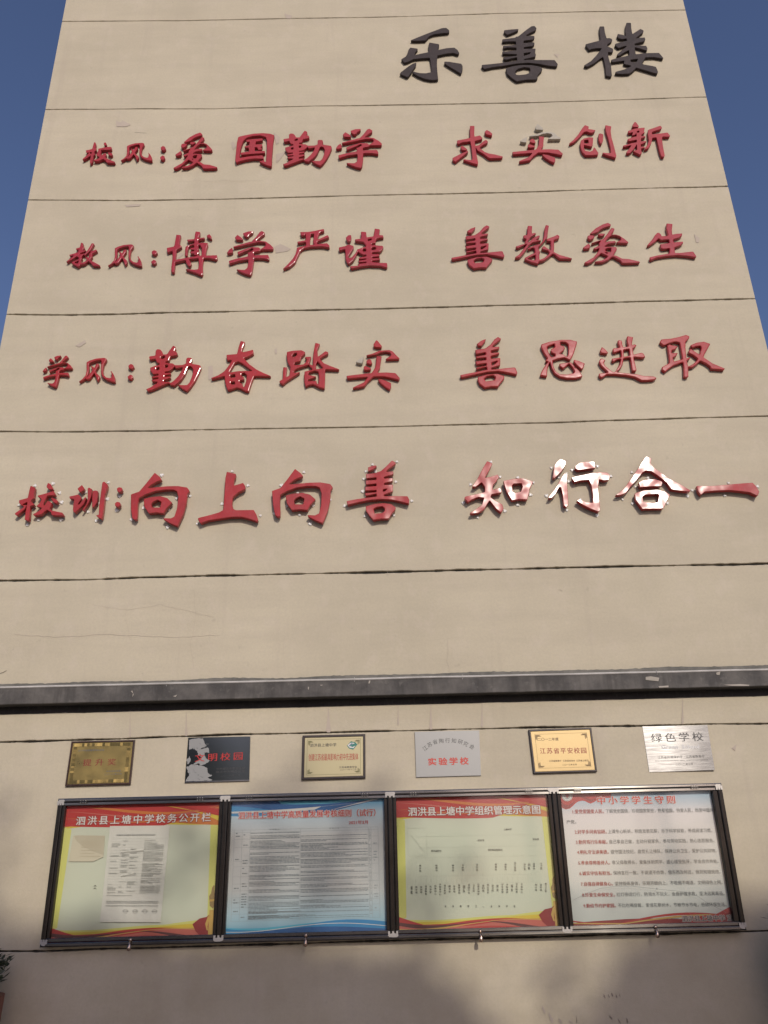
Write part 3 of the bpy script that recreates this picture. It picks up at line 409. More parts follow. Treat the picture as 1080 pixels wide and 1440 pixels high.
r2|jiao_a|+-2595 6909 -2598 6908 -2599 6904 -2603 6857 -2607 6853 -2632 6846 -2634 6842 -2633 6833 -2629 6827 -2625 6826 -2614 6827 -2610 6825 -2610 6819 -2613 6803 -2620 6798 -2683 6775 -2684 6772 -2683 6768 -2679 6760 -2675 6757 -2671 6757 -2650 6763 -2647 6763 -2647 6761 -2653 6752 -2699 6704 -2701 6700 -2700 6696 -2693 6691 -2687 6692 -2641 6729 -2621 6750 -2616 6752 -2600 6741 -2597 6732 -2598 6725 -2603 6720 -2649 6695 -2651 6691 -2652 6679 -2651 6676 -2647 6673 -2595 6640 -2589 6639 -2580 6645 -2578 6648 -2575 6658 -2572 6660 -2536 6666 -2511 6694 -2506 6696 -2503 6694 -2497 6688 -2481 6670 -2464 6648 -2459 6645 -2411 6641 -2405 6641 -2402 6643 -2401 6650 -2405 6655 -2483 6706 -2489 6710 -2492 6715 -2491 6720 -2479 6743 -2482 6774 -2481 6780 -2447 6805 -2443 6810 -2444 6814 -2446 6818 -2452 6826 -2455 6828 -2461 6827 -2502 6803 -2503 6799 -2501 6790 -2510 6786 -2512 6782 -2511 6749 -2512 6743 -2515 6741 -2522 6746 -2526 6747 -2538 6744 -2541 6741 -2540 6736 -2526 6718 -2526 6713 -2531 6704 -2536 6698 -2557 6686 -2567 6682 -2571 6682 -2572 6687 -2571 6715 -2565 6727 -2566 6733 -2572 6743 -2571 6753 -2556 6772 -2553 6770 -2548 6759 -2546 6758 -2544 6759 -2504 6816 -2497 6832 -2481 6886 -2480 6892 -2483 6896 -2490 6899 -2499 6900 -2503 6898 -2526 6832 -2549 6785 -2553 6783 -2567 6783 -2590 6777 -2592 6778 -2592 6780 -2587 6788 -2546 6809 -2544 6812 -2543 6816 -2544 6822 -2548 6825 -2564 6820 -2568 6822 -2568 6827 -2560 6844 -2560 6850 -2565 6862 -2568 6863 -2574 6864 -2577 6867 -2577 6895 -2578 6901 -2583 6904/+-2599 6703 -2595 6703 -2594 6698 -2598 6682 -2601 6677 -2608 6677 -2620 6681 -2625 6685 -2625 6687 -2622 6690
r2|feng|+-2153 6879 -2217 6873 -2264 6855 -2290 6839 -2291 6831 -2282 6749 -2284 6706 -2307 6668 -2329 6648 -2331 6646 -2330 6643 -2323 6640 -2317 6642 -2280 6672 -2273 6664 -2268 6661 -2244 6669 -2240 6674 -2219 6718 -2215 6721 -2211 6717 -2193 6679 -2183 6646 -2181 6645 -2178 6645 -2170 6656 -2167 6661 -2166 6666 -2165 6686 -2166 6692 -2170 6698 -2198 6729 -2203 6737 -2205 6744 -2204 6750 -2186 6791 -2186 6814 -2187 6818 -2191 6820 -2204 6822 -2208 6820 -2219 6786 -2222 6781 -2224 6782 -2231 6790 -2243 6799 -2248 6801 -2249 6800 -2248 6791 -2240 6768 -2234 6756 -2234 6751 -2265 6696 -2274 6685 -2264 6711 -2262 6718 -2261 6757 -2266 6809 -2265 6817 -2253 6830 -2218 6846 -2208 6849 -2180 6854 -2177 6853 -2174 6851 -2167 6835 -2166 6772 -2160 6731 -2156 6716 -2143 6685 -2136 6678 -2108 6655 -2059 6634 -2039 6631 -2034 6632 -2033 6635 -2034 6641 -2040 6674 -2042 6684 -2060 6721 -2076 6740 -2079 6741 -2079 6739 -2072 6716 -2071 6686 -2073 6680 -2081 6675 -2088 6675 -2113 6683 -2133 6704 -2138 6711 -2147 6754 -2145 6803 -2144 6812 -2129 6846 -2128 6862 -2129 6867 -2132 6870 -2147 6878
r2|colon|+-1944 6808 -1958 6795 -1961 6790 -1961 6783 -1957 6766 -1955 6763 -1951 6760 -1930 6754 -1924 6753 -1921 6757 -1911 6772 -1910 6775 -1910 6780 -1918 6794 -1922 6800 -1937 6807/+-1938 6700 -1956 6682 -1956 6676 -1953 6665 -1950 6659 -1947 6656 -1927 6649 -1922 6648 -1918 6652 -1909 6667 -1909 6673 -1912 6683 -1914 6689 -1917 6692 -1932 6700
r2|bo|+-1585 7010 -1589 7005 -1593 6981 -1594 6932 -1596 6926 -1603 6923 -1653 6919 -1658 6916 -1657 6911 -1653 6899 -1650 6895 -1648 6893 -1601 6903 -1596 6903 -1593 6898 -1592 6880 -1593 6876 -1595 6873 -1640 6857 -1665 6840 -1667 6833 -1668 6802 -1665 6744 -1664 6739 -1660 6735 -1647 6732 -1642 6734 -1642 6749 -1643 6791 -1635 6836 -1631 6842 -1612 6852 -1607 6853 -1597 6853 -1593 6852 -1591 6848 -1590 6836 -1591 6829 -1595 6827 -1620 6824 -1622 6822 -1623 6817 -1620 6805 -1617 6801 -1613 6800 -1592 6800 -1589 6797 -1588 6790 -1592 6786 -1613 6785 -1619 6783 -1620 6778 -1617 6763 -1615 6760 -1612 6758 -1589 6757 -1587 6754 -1584 6743 -1582 6740 -1560 6738 -1556 6736 -1556 6735 -1572 6730 -1638 6719 -1734 6697 -1738 6697 -1741 6698 -1742 6704 -1742 6798 -1739 6802 -1704 6828 -1701 6832 -1699 6838 -1700 6842 -1702 6846 -1712 6859 -1720 6864 -1721 6867 -1720 6919 -1716 6964 -1717 6969 -1721 6972 -1754 6977 -1757 6977 -1759 6974 -1766 6867 -1769 6851 -1771 6845 -1776 6842 -1827 6831 -1831 6827 -1831 6821 -1825 6786 -1821 6778 -1816 6777 -1783 6791 -1779 6790 -1777 6786 -1772 6713 -1775 6616 -1771 6567 -1770 6562 -1767 6559 -1748 6554 -1745 6555 -1743 6558 -1743 6651 -1743 6661 -1740 6665 -1670 6685 -1659 6686 -1655 6682 -1645 6652 -1629 6626 -1623 6620 -1616 6619 -1608 6622 -1605 6625 -1600 6650 -1603 6659 -1624 6694 -1616 6697 -1547 6705 -1544 6703 -1542 6698 -1536 6642 -1539 6595 -1542 6588 -1547 6586 -1575 6583 -1641 6593 -1645 6591 -1646 6586 -1642 6581 -1558 6544 -1506 6517 -1501 6516 -1497 6522 -1493 6535 -1501 6638 -1497 6697 -1495 6704 -1490 6706 -1458 6706 -1390 6686 -1384 6688 -1378 6697 -1377 6705 -1381 6731 -1382 6736 -1386 6738 -1467 6737 -1476 6738 -1480 6740 -1481 6747 -1477 6812 -1468 6854 -1472 6872 -1475 6877 -1483 6878 -1515 6881 -1548 6878 -1554 6880 -1556 6885 -1557 6901 -1557 6907 -1555 6911 -1550 6914 -1506 6921 -1503 6925 -1503 6934 -1505 6938 -1509 6940 -1548 6933 -1554 6934 -1555 6940 -1547 6970 -1547 7000 -1549 7003 -1553 7004/+-1466 6975 -1480 6966 -1485 6961 -1486 6954 -1484 6943 -1479 6938 -1451 6919 -1445 6918 -1440 6919 -1438 6922 -1438 6926 -1446 6954 -1459 6972 -1462 6975/+-1549 6852 -1541 6852 -1537 6848 -1522 6816 -1519 6745 -1520 6739 -1524 6737 -1542 6736 -1547 6738 -1547 6755 -1543 6763 -1542 6768 -1543 6783 -1548 6790 -1550 6795 -1547 6809 -1549 6823 -1552 6835 -1553 6845 -1552 6849
r2|xue|+-999 7000 -1013 6992 -1017 6987 -1047 6933 -1076 6895 -1082 6884 -1103 6879 -1239 6832 -1243 6828 -1243 6823 -1241 6818 -1239 6816 -1234 6816 -1163 6834 -1026 6871 -974 6867 -970 6865 -964 6859 -959 6851 -961 6835 -965 6826 -998 6798 -1002 6800 -1015 6813 -1019 6816 -1080 6820 -1145 6796 -1203 6769 -1204 6764 -1202 6750 -1196 6739 -1192 6737 -1163 6754 -1118 6777 -1082 6803 -1079 6804 -1075 6802 -1066 6797 -1064 6793 -1068 6787 -1098 6764 -1113 6759 -1114 6753 -1109 6723 -1110 6719 -1112 6717 -1208 6695 -1268 6675 -1273 6671 -1274 6665 -1270 6642 -1268 6638 -1265 6637 -1189 6666 -1112 6679 -1109 6678 -1106 6677 -1105 6666 -1105 6636 -1109 6597 -1113 6588 -1128 6573 -1134 6570 -1158 6571 -1198 6576 -1201 6575 -1201 6573 -1196 6567 -1162 6543 -1117 6519 -1083 6509 -1077 6509 -1073 6514 -1065 6539 -1058 6612 -1053 6685 -1051 6690 -1045 6691 -976 6689 -927 6675 -923 6675 -921 6678 -920 6692 -921 6700 -930 6725 -935 6730 -1022 6730 -1051 6726 -1054 6727 -1056 6730 -1058 6750 -1055 6756 -1038 6765 -1009 6770 -991 6787 -895 6786 -891 6789 -888 6800 -887 6807 -889 6812 -914 6843 -956 6879 -962 6881 -1010 6890 -1032 6889 -1036 6890 -1037 6893 -1034 6897 -1008 6926 -976 6955 -971 6961 -969 6974 -971 6980 -993 6999/+-1095 7000 -1121 6998 -1162 6980 -1164 6977 -1164 6973 -1156 6950 -1150 6943 -1133 6929 -1127 6929 -1115 6936 -1112 6940 -1104 6957 -1079 6978 -1075 6984 -1073 6995 -1075 7000/+-1214 6961 -1230 6938 -1233 6930 -1232 6923 -1222 6904 -1217 6901 -1172 6898 -1166 6898 -1162 6901 -1161 6905 -1161 6910 -1168 6920 -1184 6938 -1205 6957 -1210 6961/+-1257 6816 -1276 6799 -1281 6792 -1296 6764 -1296 6758 -1294 6754 -1289 6752 -1273 6751 -1251 6758 -1245 6762 -1244 6770 -1245 6792 -1251 6813 -1254 6816
r2|yan|+-451 7008 -518 6992 -585 6979 -647 6980 -653 6978 -654 6975 -653 6968 -648 6941 -645 6936 -640 6935 -615 6936 -612 6939 -609 6948 -608 6947 -606 6931 -604 6890 -606 6886 -611 6884 -675 6871 -678 6866 -677 6853 -675 6849 -671 6849 -606 6861 -604 6859 -603 6856 -602 6827 -604 6824 -607 6822 -675 6805 -680 6802 -682 6797 -684 6772 -694 6728 -715 6681 -759 6619 -794 6577 -796 6572 -795 6568 -793 6567 -789 6568 -738 6591 -695 6636 -690 6644 -659 6734 -649 6761 -643 6769 -617 6793 -555 6807 -465 6810 -456 6809 -398 6795 -393 6796 -391 6802 -392 6819 -407 6840 -414 6847 -421 6847 -495 6839 -500 6839 -501 6841 -499 6861 -496 6867 -405 6906 -400 6909 -398 6913 -397 6919 -400 6924 -407 6936 -412 6938 -488 6894 -493 6892 -496 6894 -497 6902 -495 6914 -481 6960 -469 6972 -444 6979 -440 6982 -440 6991 -442 7006 -445 7009/+-553 6952 -536 6952 -533 6951 -531 6948 -535 6911 -537 6847 -536 6842 -534 6840 -524 6838 -538 6833 -560 6830 -564 6832 -565 6837 -563 6903 -557 6946 -556 6950
r2|jin|+14 7002 11 7000 10 6995 -2 6920 -4 6915 -8 6913 -54 6906 -59 6906 -62 6912 -65 6957 -67 6964 -72 6966 -103 6970 -108 6970 -111 6968 -113 6961 -113 6899 -115 6893 -119 6890 -164 6884 -167 6879 -167 6867 -165 6864 -161 6861 -101 6851 -95 6849 -90 6844 -73 6817 -71 6811 -72 6803 -76 6798 -106 6789 -134 6774 -144 6775 -163 6731 -190 6691 -195 6685 -221 6677 -224 6681 -225 6691 -222 6699 -194 6752 -179 6784 -178 6789 -178 6796 -180 6807 -183 6812 -218 6826 -225 6827 -256 6810 -304 6798 -309 6794 -310 6789 -308 6766 -306 6761 -304 6759 -299 6759 -262 6772 -259 6772 -256 6770 -252 6735 -252 6665 -237 6619 -233 6615 -224 6609 -221 6609 -217 6611 -182 6646 -155 6702 -145 6735 -142 6740 -140 6739 -101 6708 -95 6707 -74 6706 -70 6702 -69 6695 -73 6691 -131 6678 -135 6674 -137 6667 -135 6661 -131 6659 -74 6665 -70 6662 -72 6657 -133 6644 -137 6641 -138 6635 -137 6628 -134 6625 -75 6627 -71 6624 -71 6621 -72 6618 -136 6610 -139 6606 -141 6594 -145 6590 -206 6587 -210 6583 -212 6575 -212 6569 -210 6566 -198 6559 -192 6558 -116 6577 -37 6587 54 6580 104 6561 109 6563 113 6569 115 6576 115 6595 113 6611 110 6615 54 6617 -1 6624 -15 6626 -18 6630 -18 6636 -14 6639 47 6647 51 6650 52 6657 51 6665 47 6668 -9 6668 -16 6670 -18 6673 -17 6676 -13 6680 45 6686 48 6691 49 6702 48 6710 44 6712 -14 6715 -17 6720 -16 6729 -10 6732 42 6735 51 6737 69 6753 82 6779 84 6785 84 6790 80 6800 75 6806 22 6812 12 6818 -13 6814 -16 6815 -18 6818 -18 6824 -15 6828 5 6834 13 6833 15 6835 17 6851 23 6874 25 6880 27 6883 46 6892 84 6895 87 6897 88 6900 86 6917 83 6923 56 6927 53 6928 51 6931 50 6937 57 6984 56 6991 51 6994/+-210 6934 -223 6932 -228 6930 -244 6909 -247 6903 -246 6887 -244 6879 -232 6863 -224 6856 -217 6857 -209 6861 -205 6865 -197 6898 -197 6908 -200 6930 -203 6934/+-30 6884 -23 6885 -20 6883 -19 6876 -22 6871 -45 6863 -49 6863 -51 6866 -53 6874 -51 6879/+4 6791 10 6790 18 6781 18 6776 13 6767 9 6764 5 6762 -13 6760 -18 6761 -20 6769 -20 6778 -18 6783 -14 6786/+-80 6776 -75 6775 -71 6768 -70 6761 -72 6750 -74 6746 -77 6745 -90 6744 -94 6747 -99 6757 -100 6762 -100 6765 -96 6769
r2|shan|+1011 7014 983 6993 946 6943 913 6915 897 6905 821 6893 818 6892 816 6889 816 6883 819 6857 820 6853 823 6851 894 6865 898 6863 900 6856 899 6848 894 6844 823 6829 817 6826 816 6822 816 6816 818 6812 821 6810 894 6815 898 6814 899 6808 898 6799 894 6795 812 6782 810 6779 810 6775 817 6753 820 6751 824 6750 893 6760 898 6758 898 6751 897 6744 892 6740 814 6724 811 6719 813 6713 816 6708 821 6708 894 6726 898 6723 900 6703 895 6701 684 6658 681 6657 678 6653 678 6643 680 6638 688 6632 695 6632 899 6678 991 6684 1082 6663 1132 6648 1136 6647 1138 6649 1145 6663 1145 6673 1135 6712 1132 6716 1123 6719 1116 6719 1003 6707 943 6704 939 6705 937 6707 937 6713 941 6717 1004 6736 1008 6739 1011 6746 1017 6803 1016 6810 1009 6811 947 6806 944 6807 942 6813 943 6824 947 6830 1007 6846 1012 6850 1012 6860 1008 6864 951 6863 947 6864 946 6869 947 6876 951 6881 1010 6896 1014 6898 1016 6901 1019 6916 1018 6919 1016 6921 968 6917 964 6918 963 6920 966 6926 973 6934 1027 6978 1035 6990 1037 6996 1035 7001 1017 7013/+905 6995 869 6980 835 6952 833 6948 833 6944 841 6933 846 6930 867 6927 873 6928 907 6976 911 6993 909 6995/+986 6780 991 6780 991 6776 968 6755 949 6743 945 6743 944 6745 943 6763 946 6769/+977 6662 898 6658 827 6636 822 6634 819 6630 816 6614 816 6606 827 6570 866 6532 872 6532 922 6541 977 6538 982 6543 995 6564 1033 6612 1035 6617 1036 6632 1035 6638 1031 6641 988 6661/+935 6644 946 6644 959 6634 962 6630 962 6624 956 6609 953 6604 951 6602 885 6593 880 6596 873 6613 873 6618 875 6621 896 6638
r2|jiao|+1543 7003 1539 6998 1525 6961 1513 6888 1497 6826 1494 6819 1470 6789 1459 6789 1417 6774 1357 6744 1356 6740 1358 6733 1361 6729 1363 6728 1368 6730 1397 6746 1405 6747 1412 6744 1415 6737 1416 6696 1412 6691 1383 6678 1323 6640 1319 6634 1318 6625 1319 6621 1323 6617 1375 6586 1425 6568 1430 6567 1434 6570 1441 6589 1445 6593 1482 6602 1488 6605 1543 6649 1567 6673 1572 6676 1587 6667 1608 6638 1628 6619 1714 6615 1728 6614 1732 6616 1735 6621 1732 6626 1633 6663 1588 6694 1584 6699 1583 6705 1590 6740 1598 6828 1604 6832 1641 6846 1645 6851 1650 6866 1651 6872 1649 6876 1639 6890 1635 6892 1590 6868 1533 6844 1531 6825 1533 6818 1537 6817 1562 6816 1565 6813 1556 6725 1553 6723 1547 6726 1530 6740 1505 6766 1502 6767 1497 6764 1480 6744 1479 6740 1480 6735 1485 6728 1490 6725 1528 6713 1540 6697 1541 6693 1541 6689 1530 6669 1491 6634 1456 6617 1452 6616 1450 6618 1449 6624 1454 6686 1456 6691 1462 6697 1463 6701 1461 6709 1456 6713 1454 6716 1454 6754 1470 6769 1505 6808 1526 6839 1532 6846 1544 6868 1554 6930 1569 6990 1568 6994 1565 6997 1548 7003/+1385 6999 1380 6996 1377 6988 1369 6943 1365 6899 1359 6895 1333 6890 1329 6885 1329 6863 1330 6856 1334 6853 1348 6849 1351 6845 1349 6838 1335 6810 1335 6800 1327 6795 1258 6770 1255 6768 1253 6764 1253 6756 1256 6751 1273 6747 1344 6787 1349 6788 1351 6787 1350 6784 1327 6752 1277 6680 1271 6674 1239 6650 1236 6643 1237 6638 1242 6638 1273 6641 1278 6643 1282 6646 1323 6696 1348 6738 1354 6745 1368 6772 1400 6802 1411 6807 1476 6821 1482 6825 1482 6831 1478 6834 1447 6833 1443 6835 1446 6840 1466 6855 1475 6873 1477 6880 1477 6884 1474 6885 1465 6886 1456 6883 1418 6862 1375 6815 1370 6812 1366 6813 1367 6819 1395 6868 1439 6897 1443 6901 1444 6905 1443 6914 1439 6918 1415 6911 1412 6911 1410 6913 1412 6942 1419 6987 1419 6993 1413 6996/+1413 6667 1416 6666 1417 6660 1410 6618 1407 6612 1401 6611 1378 6616 1353 6625 1348 6628 1349 6631 1352 6634
r2|ai|+2098 7015 2048 6997 1983 6955 1930 6902 1926 6898 1926 6894 1933 6888 1940 6887 1995 6908 2001 6912 2027 6937 2063 6958 2072 6962 2116 6976 2120 6979 2123 6986 2124 6991 2124 6995 2104 7013/+2124 6955 2119 6950 2074 6884 2038 6837 2030 6829 1933 6792 1926 6788 1925 6784 1925 6781 1930 6779 1991 6804 1999 6805 2004 6804 2002 6799 1987 6781 1987 6778 1989 6768 1988 6761 1986 6757 1940 6732 1935 6727 1936 6721 1938 6717 1953 6713 1959 6715 1978 6726 1982 6727 1983 6723 1982 6716 1962 6678 1927 6633 1918 6626 1842 6577 1837 6571 1837 6564 1842 6562 1870 6561 1911 6582 1990 6665 1997 6670 2002 6668 2045 6641 2048 6637 2046 6632 2032 6618 1993 6596 1934 6584 1931 6581 1929 6576 1929 6572 1931 6571 1975 6570 1999 6572 2053 6598 2084 6626 2090 6629 2106 6625 2151 6588 2155 6582 2164 6560 2168 6557 2205 6555 2297 6556 2313 6557 2318 6559 2324 6568 2323 6571 2320 6574 2235 6603 2173 6610 2124 6644 2104 6646 2104 6649 2106 6654 2140 6709 2141 6714 2140 6730 2137 6738 2127 6740 2055 6746 2042 6743 2040 6745 2040 6749 2044 6754 2069 6772 2137 6784 2143 6788 2143 6791 2138 6804 2135 6807 2132 6808 2076 6805 2055 6796 2051 6796 2054 6804 2078 6840 2108 6864 2114 6867 2152 6866 2183 6850 2188 6846 2189 6826 2187 6818 2183 6814 2150 6795 2147 6790 2150 6785 2162 6782 2238 6776 2244 6778 2252 6787 2253 6790 2251 6794 2226 6826 2184 6867 2147 6881 2119 6878 2114 6879 2114 6881 2116 6885 2137 6910 2150 6942 2150 6946 2146 6949 2129 6955/+2021 6896 1999 6889 1996 6886 1995 6881 1995 6875 1998 6871 2019 6860 2025 6861 2047 6872 2053 6878 2058 6886 2057 6890 2054 6892/+1921 6878 1905 6872 1900 6867 1896 6845 1897 6841 1899 6837 1913 6823 1918 6821 1944 6835 1951 6840 1963 6863 1964 6867 1963 6870 1958 6872 1931 6878/+1896 6782 1848 6744 1844 6736 1844 6728 1848 6725 1867 6721 1899 6728 1904 6731 1907 6738 1910 6768 1908 6773 1902 6780/+2075 6726 2086 6726 2089 6723 2083 6692 2079 6685 2073 6684 2057 6686 2038 6703 2038 6706 2039 6710 2051 6723 2057 6725/+2034 6679 2038 6679 2047 6677 2050 6672 2049 6668 2047 6668 2043 6670 2036 6675
r2|sheng|+2626 6994 2623 6992 2621 6987 2609 6934 2613 6864 2613 6859 2611 6856 2607 6854 2600 6852 2559 6851 2556 6854 2557 6863 2556 6867 2544 6886 2534 6890 2527 6891 2523 6890 2500 6865 2467 6814 2419 6759 2415 6753 2413 6747 2414 6744 2418 6743 2432 6746 2438 6749 2488 6785 2521 6818 2526 6822 2529 6820 2542 6805 2546 6803 2571 6807 2610 6808 2613 6804 2614 6794 2613 6778 2610 6772 2534 6760 2529 6757 2527 6752 2528 6716 2532 6711 2543 6704 2550 6703 2598 6710 2603 6709 2604 6702 2593 6660 2591 6657 2586 6655 2482 6636 2422 6620 2417 6618 2415 6613 2412 6599 2412 6594 2421 6587 2428 6585 2466 6605 2475 6609 2557 6624 2659 6632 2752 6619 2813 6605 2820 6606 2826 6615 2826 6623 2811 6664 2808 6668 2802 6671 2793 6672 2701 6661 2653 6660 2648 6662 2647 6668 2649 6702 2650 6712 2652 6717 2655 6720 2709 6742 2733 6765 2735 6769 2736 6774 2735 6783 2731 6786 2656 6778 2654 6780 2653 6784 2653 6802 2654 6807 2657 6810 2707 6827 2733 6845 2739 6853 2744 6874 2742 6877 2739 6878 2710 6876 2689 6874 2660 6867 2655 6868 2654 6874 2659 6920 2674 6977 2675 6984 2670 6988
r3|xue|+-2577 5718 -2585 5712 -2588 5710 -2605 5676 -2622 5651 -2626 5645 -2638 5642 -2718 5612 -2721 5609 -2721 5606 -2719 5603 -2718 5602 -2715 5602 -2674 5613 -2593 5636 -2562 5634 -2560 5633 -2556 5629 -2553 5624 -2555 5614 -2557 5608 -2576 5591 -2579 5591 -2586 5600 -2589 5602 -2625 5604 -2663 5589 -2697 5573 -2698 5569 -2696 5560 -2693 5553 -2690 5552 -2673 5563 -2647 5577 -2626 5594 -2624 5594 -2621 5593 -2616 5590 -2615 5587 -2617 5584 -2635 5569 -2644 5566 -2644 5562 -2642 5543 -2642 5541 -2643 5539 -2700 5526 -2735 5513 -2738 5511 -2739 5507 -2736 5493 -2735 5490 -2733 5489 -2689 5507 -2643 5515 -2641 5515 -2640 5514 -2639 5507 -2639 5489 -2642 5464 -2644 5458 -2653 5449 -2656 5447 -2670 5448 -2694 5451 -2696 5450 -2696 5449 -2693 5445 -2673 5430 -2647 5415 -2626 5409 -2623 5409 -2620 5412 -2616 5428 -2611 5473 -2609 5519 -2608 5522 -2604 5523 -2563 5522 -2535 5513 -2532 5513 -2531 5515 -2530 5524 -2531 5529 -2537 5545 -2539 5548 -2590 5548 -2607 5545 -2610 5546 -2611 5548 -2611 5560 -2610 5564 -2600 5570 -2583 5573 -2572 5584 -2516 5583 -2513 5585 -2511 5592 -2511 5596 -2512 5599 -2527 5619 -2551 5641 -2555 5643 -2584 5649 -2596 5648 -2599 5649 -2599 5650 -2598 5653 -2582 5671 -2563 5689 -2561 5693 -2559 5701 -2560 5705 -2573 5717/+-2634 5718 -2649 5717 -2673 5705 -2674 5703 -2674 5700 -2669 5686 -2666 5682 -2656 5673 -2652 5673 -2645 5677 -2643 5680 -2639 5691 -2624 5704 -2622 5708 -2621 5714 -2622 5718/+-2703 5693 -2713 5679 -2715 5674 -2714 5669 -2708 5657 -2705 5655 -2679 5653 -2675 5654 -2673 5655 -2672 5658 -2672 5661 -2677 5668 -2686 5679 -2698 5691 -2701 5693/+-2729 5602 -2740 5591 -2743 5587 -2751 5569 -2752 5565 -2751 5563 -2748 5561 -2738 5561 -2725 5565 -2722 5568 -2721 5573 -2721 5587 -2725 5600 -2727 5602
r3|feng|+-2261 5687 -2326 5681 -2373 5664 -2398 5648 -2400 5640 -2390 5561 -2393 5519 -2416 5482 -2438 5462 -2439 5460 -2439 5457 -2432 5455 -2426 5456 -2389 5485 -2382 5478 -2377 5475 -2353 5482 -2349 5488 -2328 5530 -2324 5534 -2320 5530 -2302 5492 -2291 5460 -2289 5459 -2287 5460 -2279 5470 -2276 5475 -2275 5480 -2273 5499 -2274 5505 -2278 5511 -2307 5541 -2311 5548 -2314 5555 -2313 5561 -2294 5602 -2294 5624 -2296 5628 -2300 5630 -2312 5631 -2317 5630 -2327 5596 -2331 5592 -2333 5593 -2339 5600 -2352 5609 -2356 5611 -2358 5610 -2357 5601 -2349 5579 -2343 5567 -2343 5562 -2374 5509 -2383 5498 -2372 5523 -2371 5530 -2369 5568 -2375 5619 -2374 5627 -2362 5640 -2327 5655 -2317 5658 -2289 5663 -2286 5662 -2283 5660 -2276 5644 -2274 5583 -2268 5543 -2265 5528 -2252 5498 -2245 5491 -2217 5469 -2167 5448 -2147 5445 -2143 5446 -2142 5449 -2142 5455 -2148 5488 -2151 5497 -2168 5533 -2185 5552 -2187 5553 -2188 5551 -2181 5528 -2179 5499 -2181 5494 -2189 5489 -2196 5488 -2221 5496 -2241 5517 -2247 5524 -2255 5565 -2254 5613 -2252 5621 -2237 5655 -2236 5671 -2237 5675 -2240 5678 -2255 5686
r3|colon|+-2033 5621 -2047 5608 -2050 5603 -2049 5597 -2045 5581 -2044 5577 -2040 5575 -2020 5568 -2015 5568 -2011 5571 -2002 5586 -2001 5589 -2002 5594 -2009 5608 -2013 5613 -2027 5620/+-2027 5517 -2045 5499 -2045 5494 -2042 5483 -2039 5477 -2036 5474 -2017 5467 -2013 5467 -2009 5470 -2001 5485 -2000 5490 -2003 5500 -2005 5506 -2008 5509 -2022 5516
r3|qin|+-1694 5793 -1699 5789 -1737 5715 -1742 5709 -1764 5709 -1770 5710 -1773 5714 -1780 5734 -1795 5755 -1801 5758 -1821 5762 -1830 5755 -1837 5746 -1836 5707 -1837 5700 -1842 5698 -1880 5692 -1885 5689 -1885 5684 -1881 5662 -1878 5656 -1873 5655 -1839 5662 -1833 5662 -1830 5658 -1818 5630 -1814 5627 -1797 5620 -1795 5617 -1794 5614 -1795 5609 -1798 5605 -1834 5595 -1864 5582 -1868 5578 -1865 5556 -1863 5547 -1839 5515 -1833 5513 -1799 5515 -1796 5514 -1794 5511 -1794 5506 -1798 5503 -1845 5491 -1848 5487 -1845 5479 -1843 5477 -1839 5477 -1795 5480 -1792 5479 -1790 5476 -1792 5472 -1794 5470 -1837 5462 -1841 5459 -1842 5449 -1839 5444 -1800 5439 -1796 5436 -1795 5431 -1799 5427 -1827 5410 -1843 5393 -1880 5374 -1881 5371 -1879 5368 -1868 5353 -1862 5353 -1837 5360 -1794 5381 -1730 5414 -1700 5425 -1695 5424 -1691 5410 -1687 5406 -1658 5398 -1652 5399 -1632 5419 -1599 5457 -1575 5506 -1555 5576 -1551 5580 -1542 5585 -1536 5583 -1522 5573 -1513 5554 -1511 5545 -1516 5491 -1533 5429 -1549 5408 -1554 5405 -1591 5405 -1621 5408 -1625 5407 -1626 5405 -1621 5399 -1586 5366 -1554 5347 -1548 5345 -1544 5348 -1522 5376 -1489 5437 -1465 5504 -1447 5562 -1447 5570 -1453 5589 -1457 5594 -1527 5611 -1531 5613 -1533 5619 -1526 5645 -1530 5661 -1533 5667 -1537 5669 -1563 5672 -1569 5670 -1574 5661 -1576 5656 -1575 5626 -1576 5615 -1580 5611 -1604 5600 -1662 5600 -1681 5615 -1686 5618 -1736 5623 -1741 5625 -1743 5627 -1744 5631 -1741 5634 -1720 5642 -1716 5645 -1712 5667 -1707 5680 -1704 5684 -1663 5692 -1655 5699 -1651 5704 -1652 5711 -1659 5728 -1663 5730 -1673 5733 -1676 5736 -1676 5740 -1670 5764 -1671 5770 -1674 5779 -1679 5785 -1690 5792/+-1766 5692 -1760 5691 -1755 5687 -1755 5679 -1757 5671 -1772 5664 -1778 5665 -1784 5668 -1786 5675 -1784 5681/+-1737 5602 -1731 5602 -1727 5601 -1722 5595 -1721 5589 -1724 5582 -1727 5578 -1733 5576 -1741 5576 -1743 5578 -1744 5580 -1746 5597 -1743 5601/+-1666 5584 -1665 5584 -1663 5577 -1660 5572 -1655 5567 -1651 5565 -1605 5574 -1602 5573 -1600 5572 -1600 5566 -1607 5541 -1630 5493 -1635 5485 -1669 5442 -1690 5428 -1694 5427 -1699 5437 -1703 5440 -1736 5438 -1740 5439 -1742 5442 -1742 5447 -1741 5452 -1739 5455 -1694 5473 -1691 5476 -1691 5481 -1692 5487 -1695 5490 -1736 5489 -1739 5490 -1741 5492 -1740 5496 -1737 5498 -1695 5510 -1693 5513 -1692 5516 -1693 5521 -1695 5524 -1700 5526 -1740 5526 -1743 5528 -1744 5532 -1740 5535 -1712 5539 -1705 5542 -1690 5554/+-1802 5583 -1797 5582 -1792 5575 -1791 5570 -1793 5559 -1795 5556 -1798 5554 -1810 5554 -1813 5557 -1814 5561 -1816 5567 -1815 5572 -1812 5576
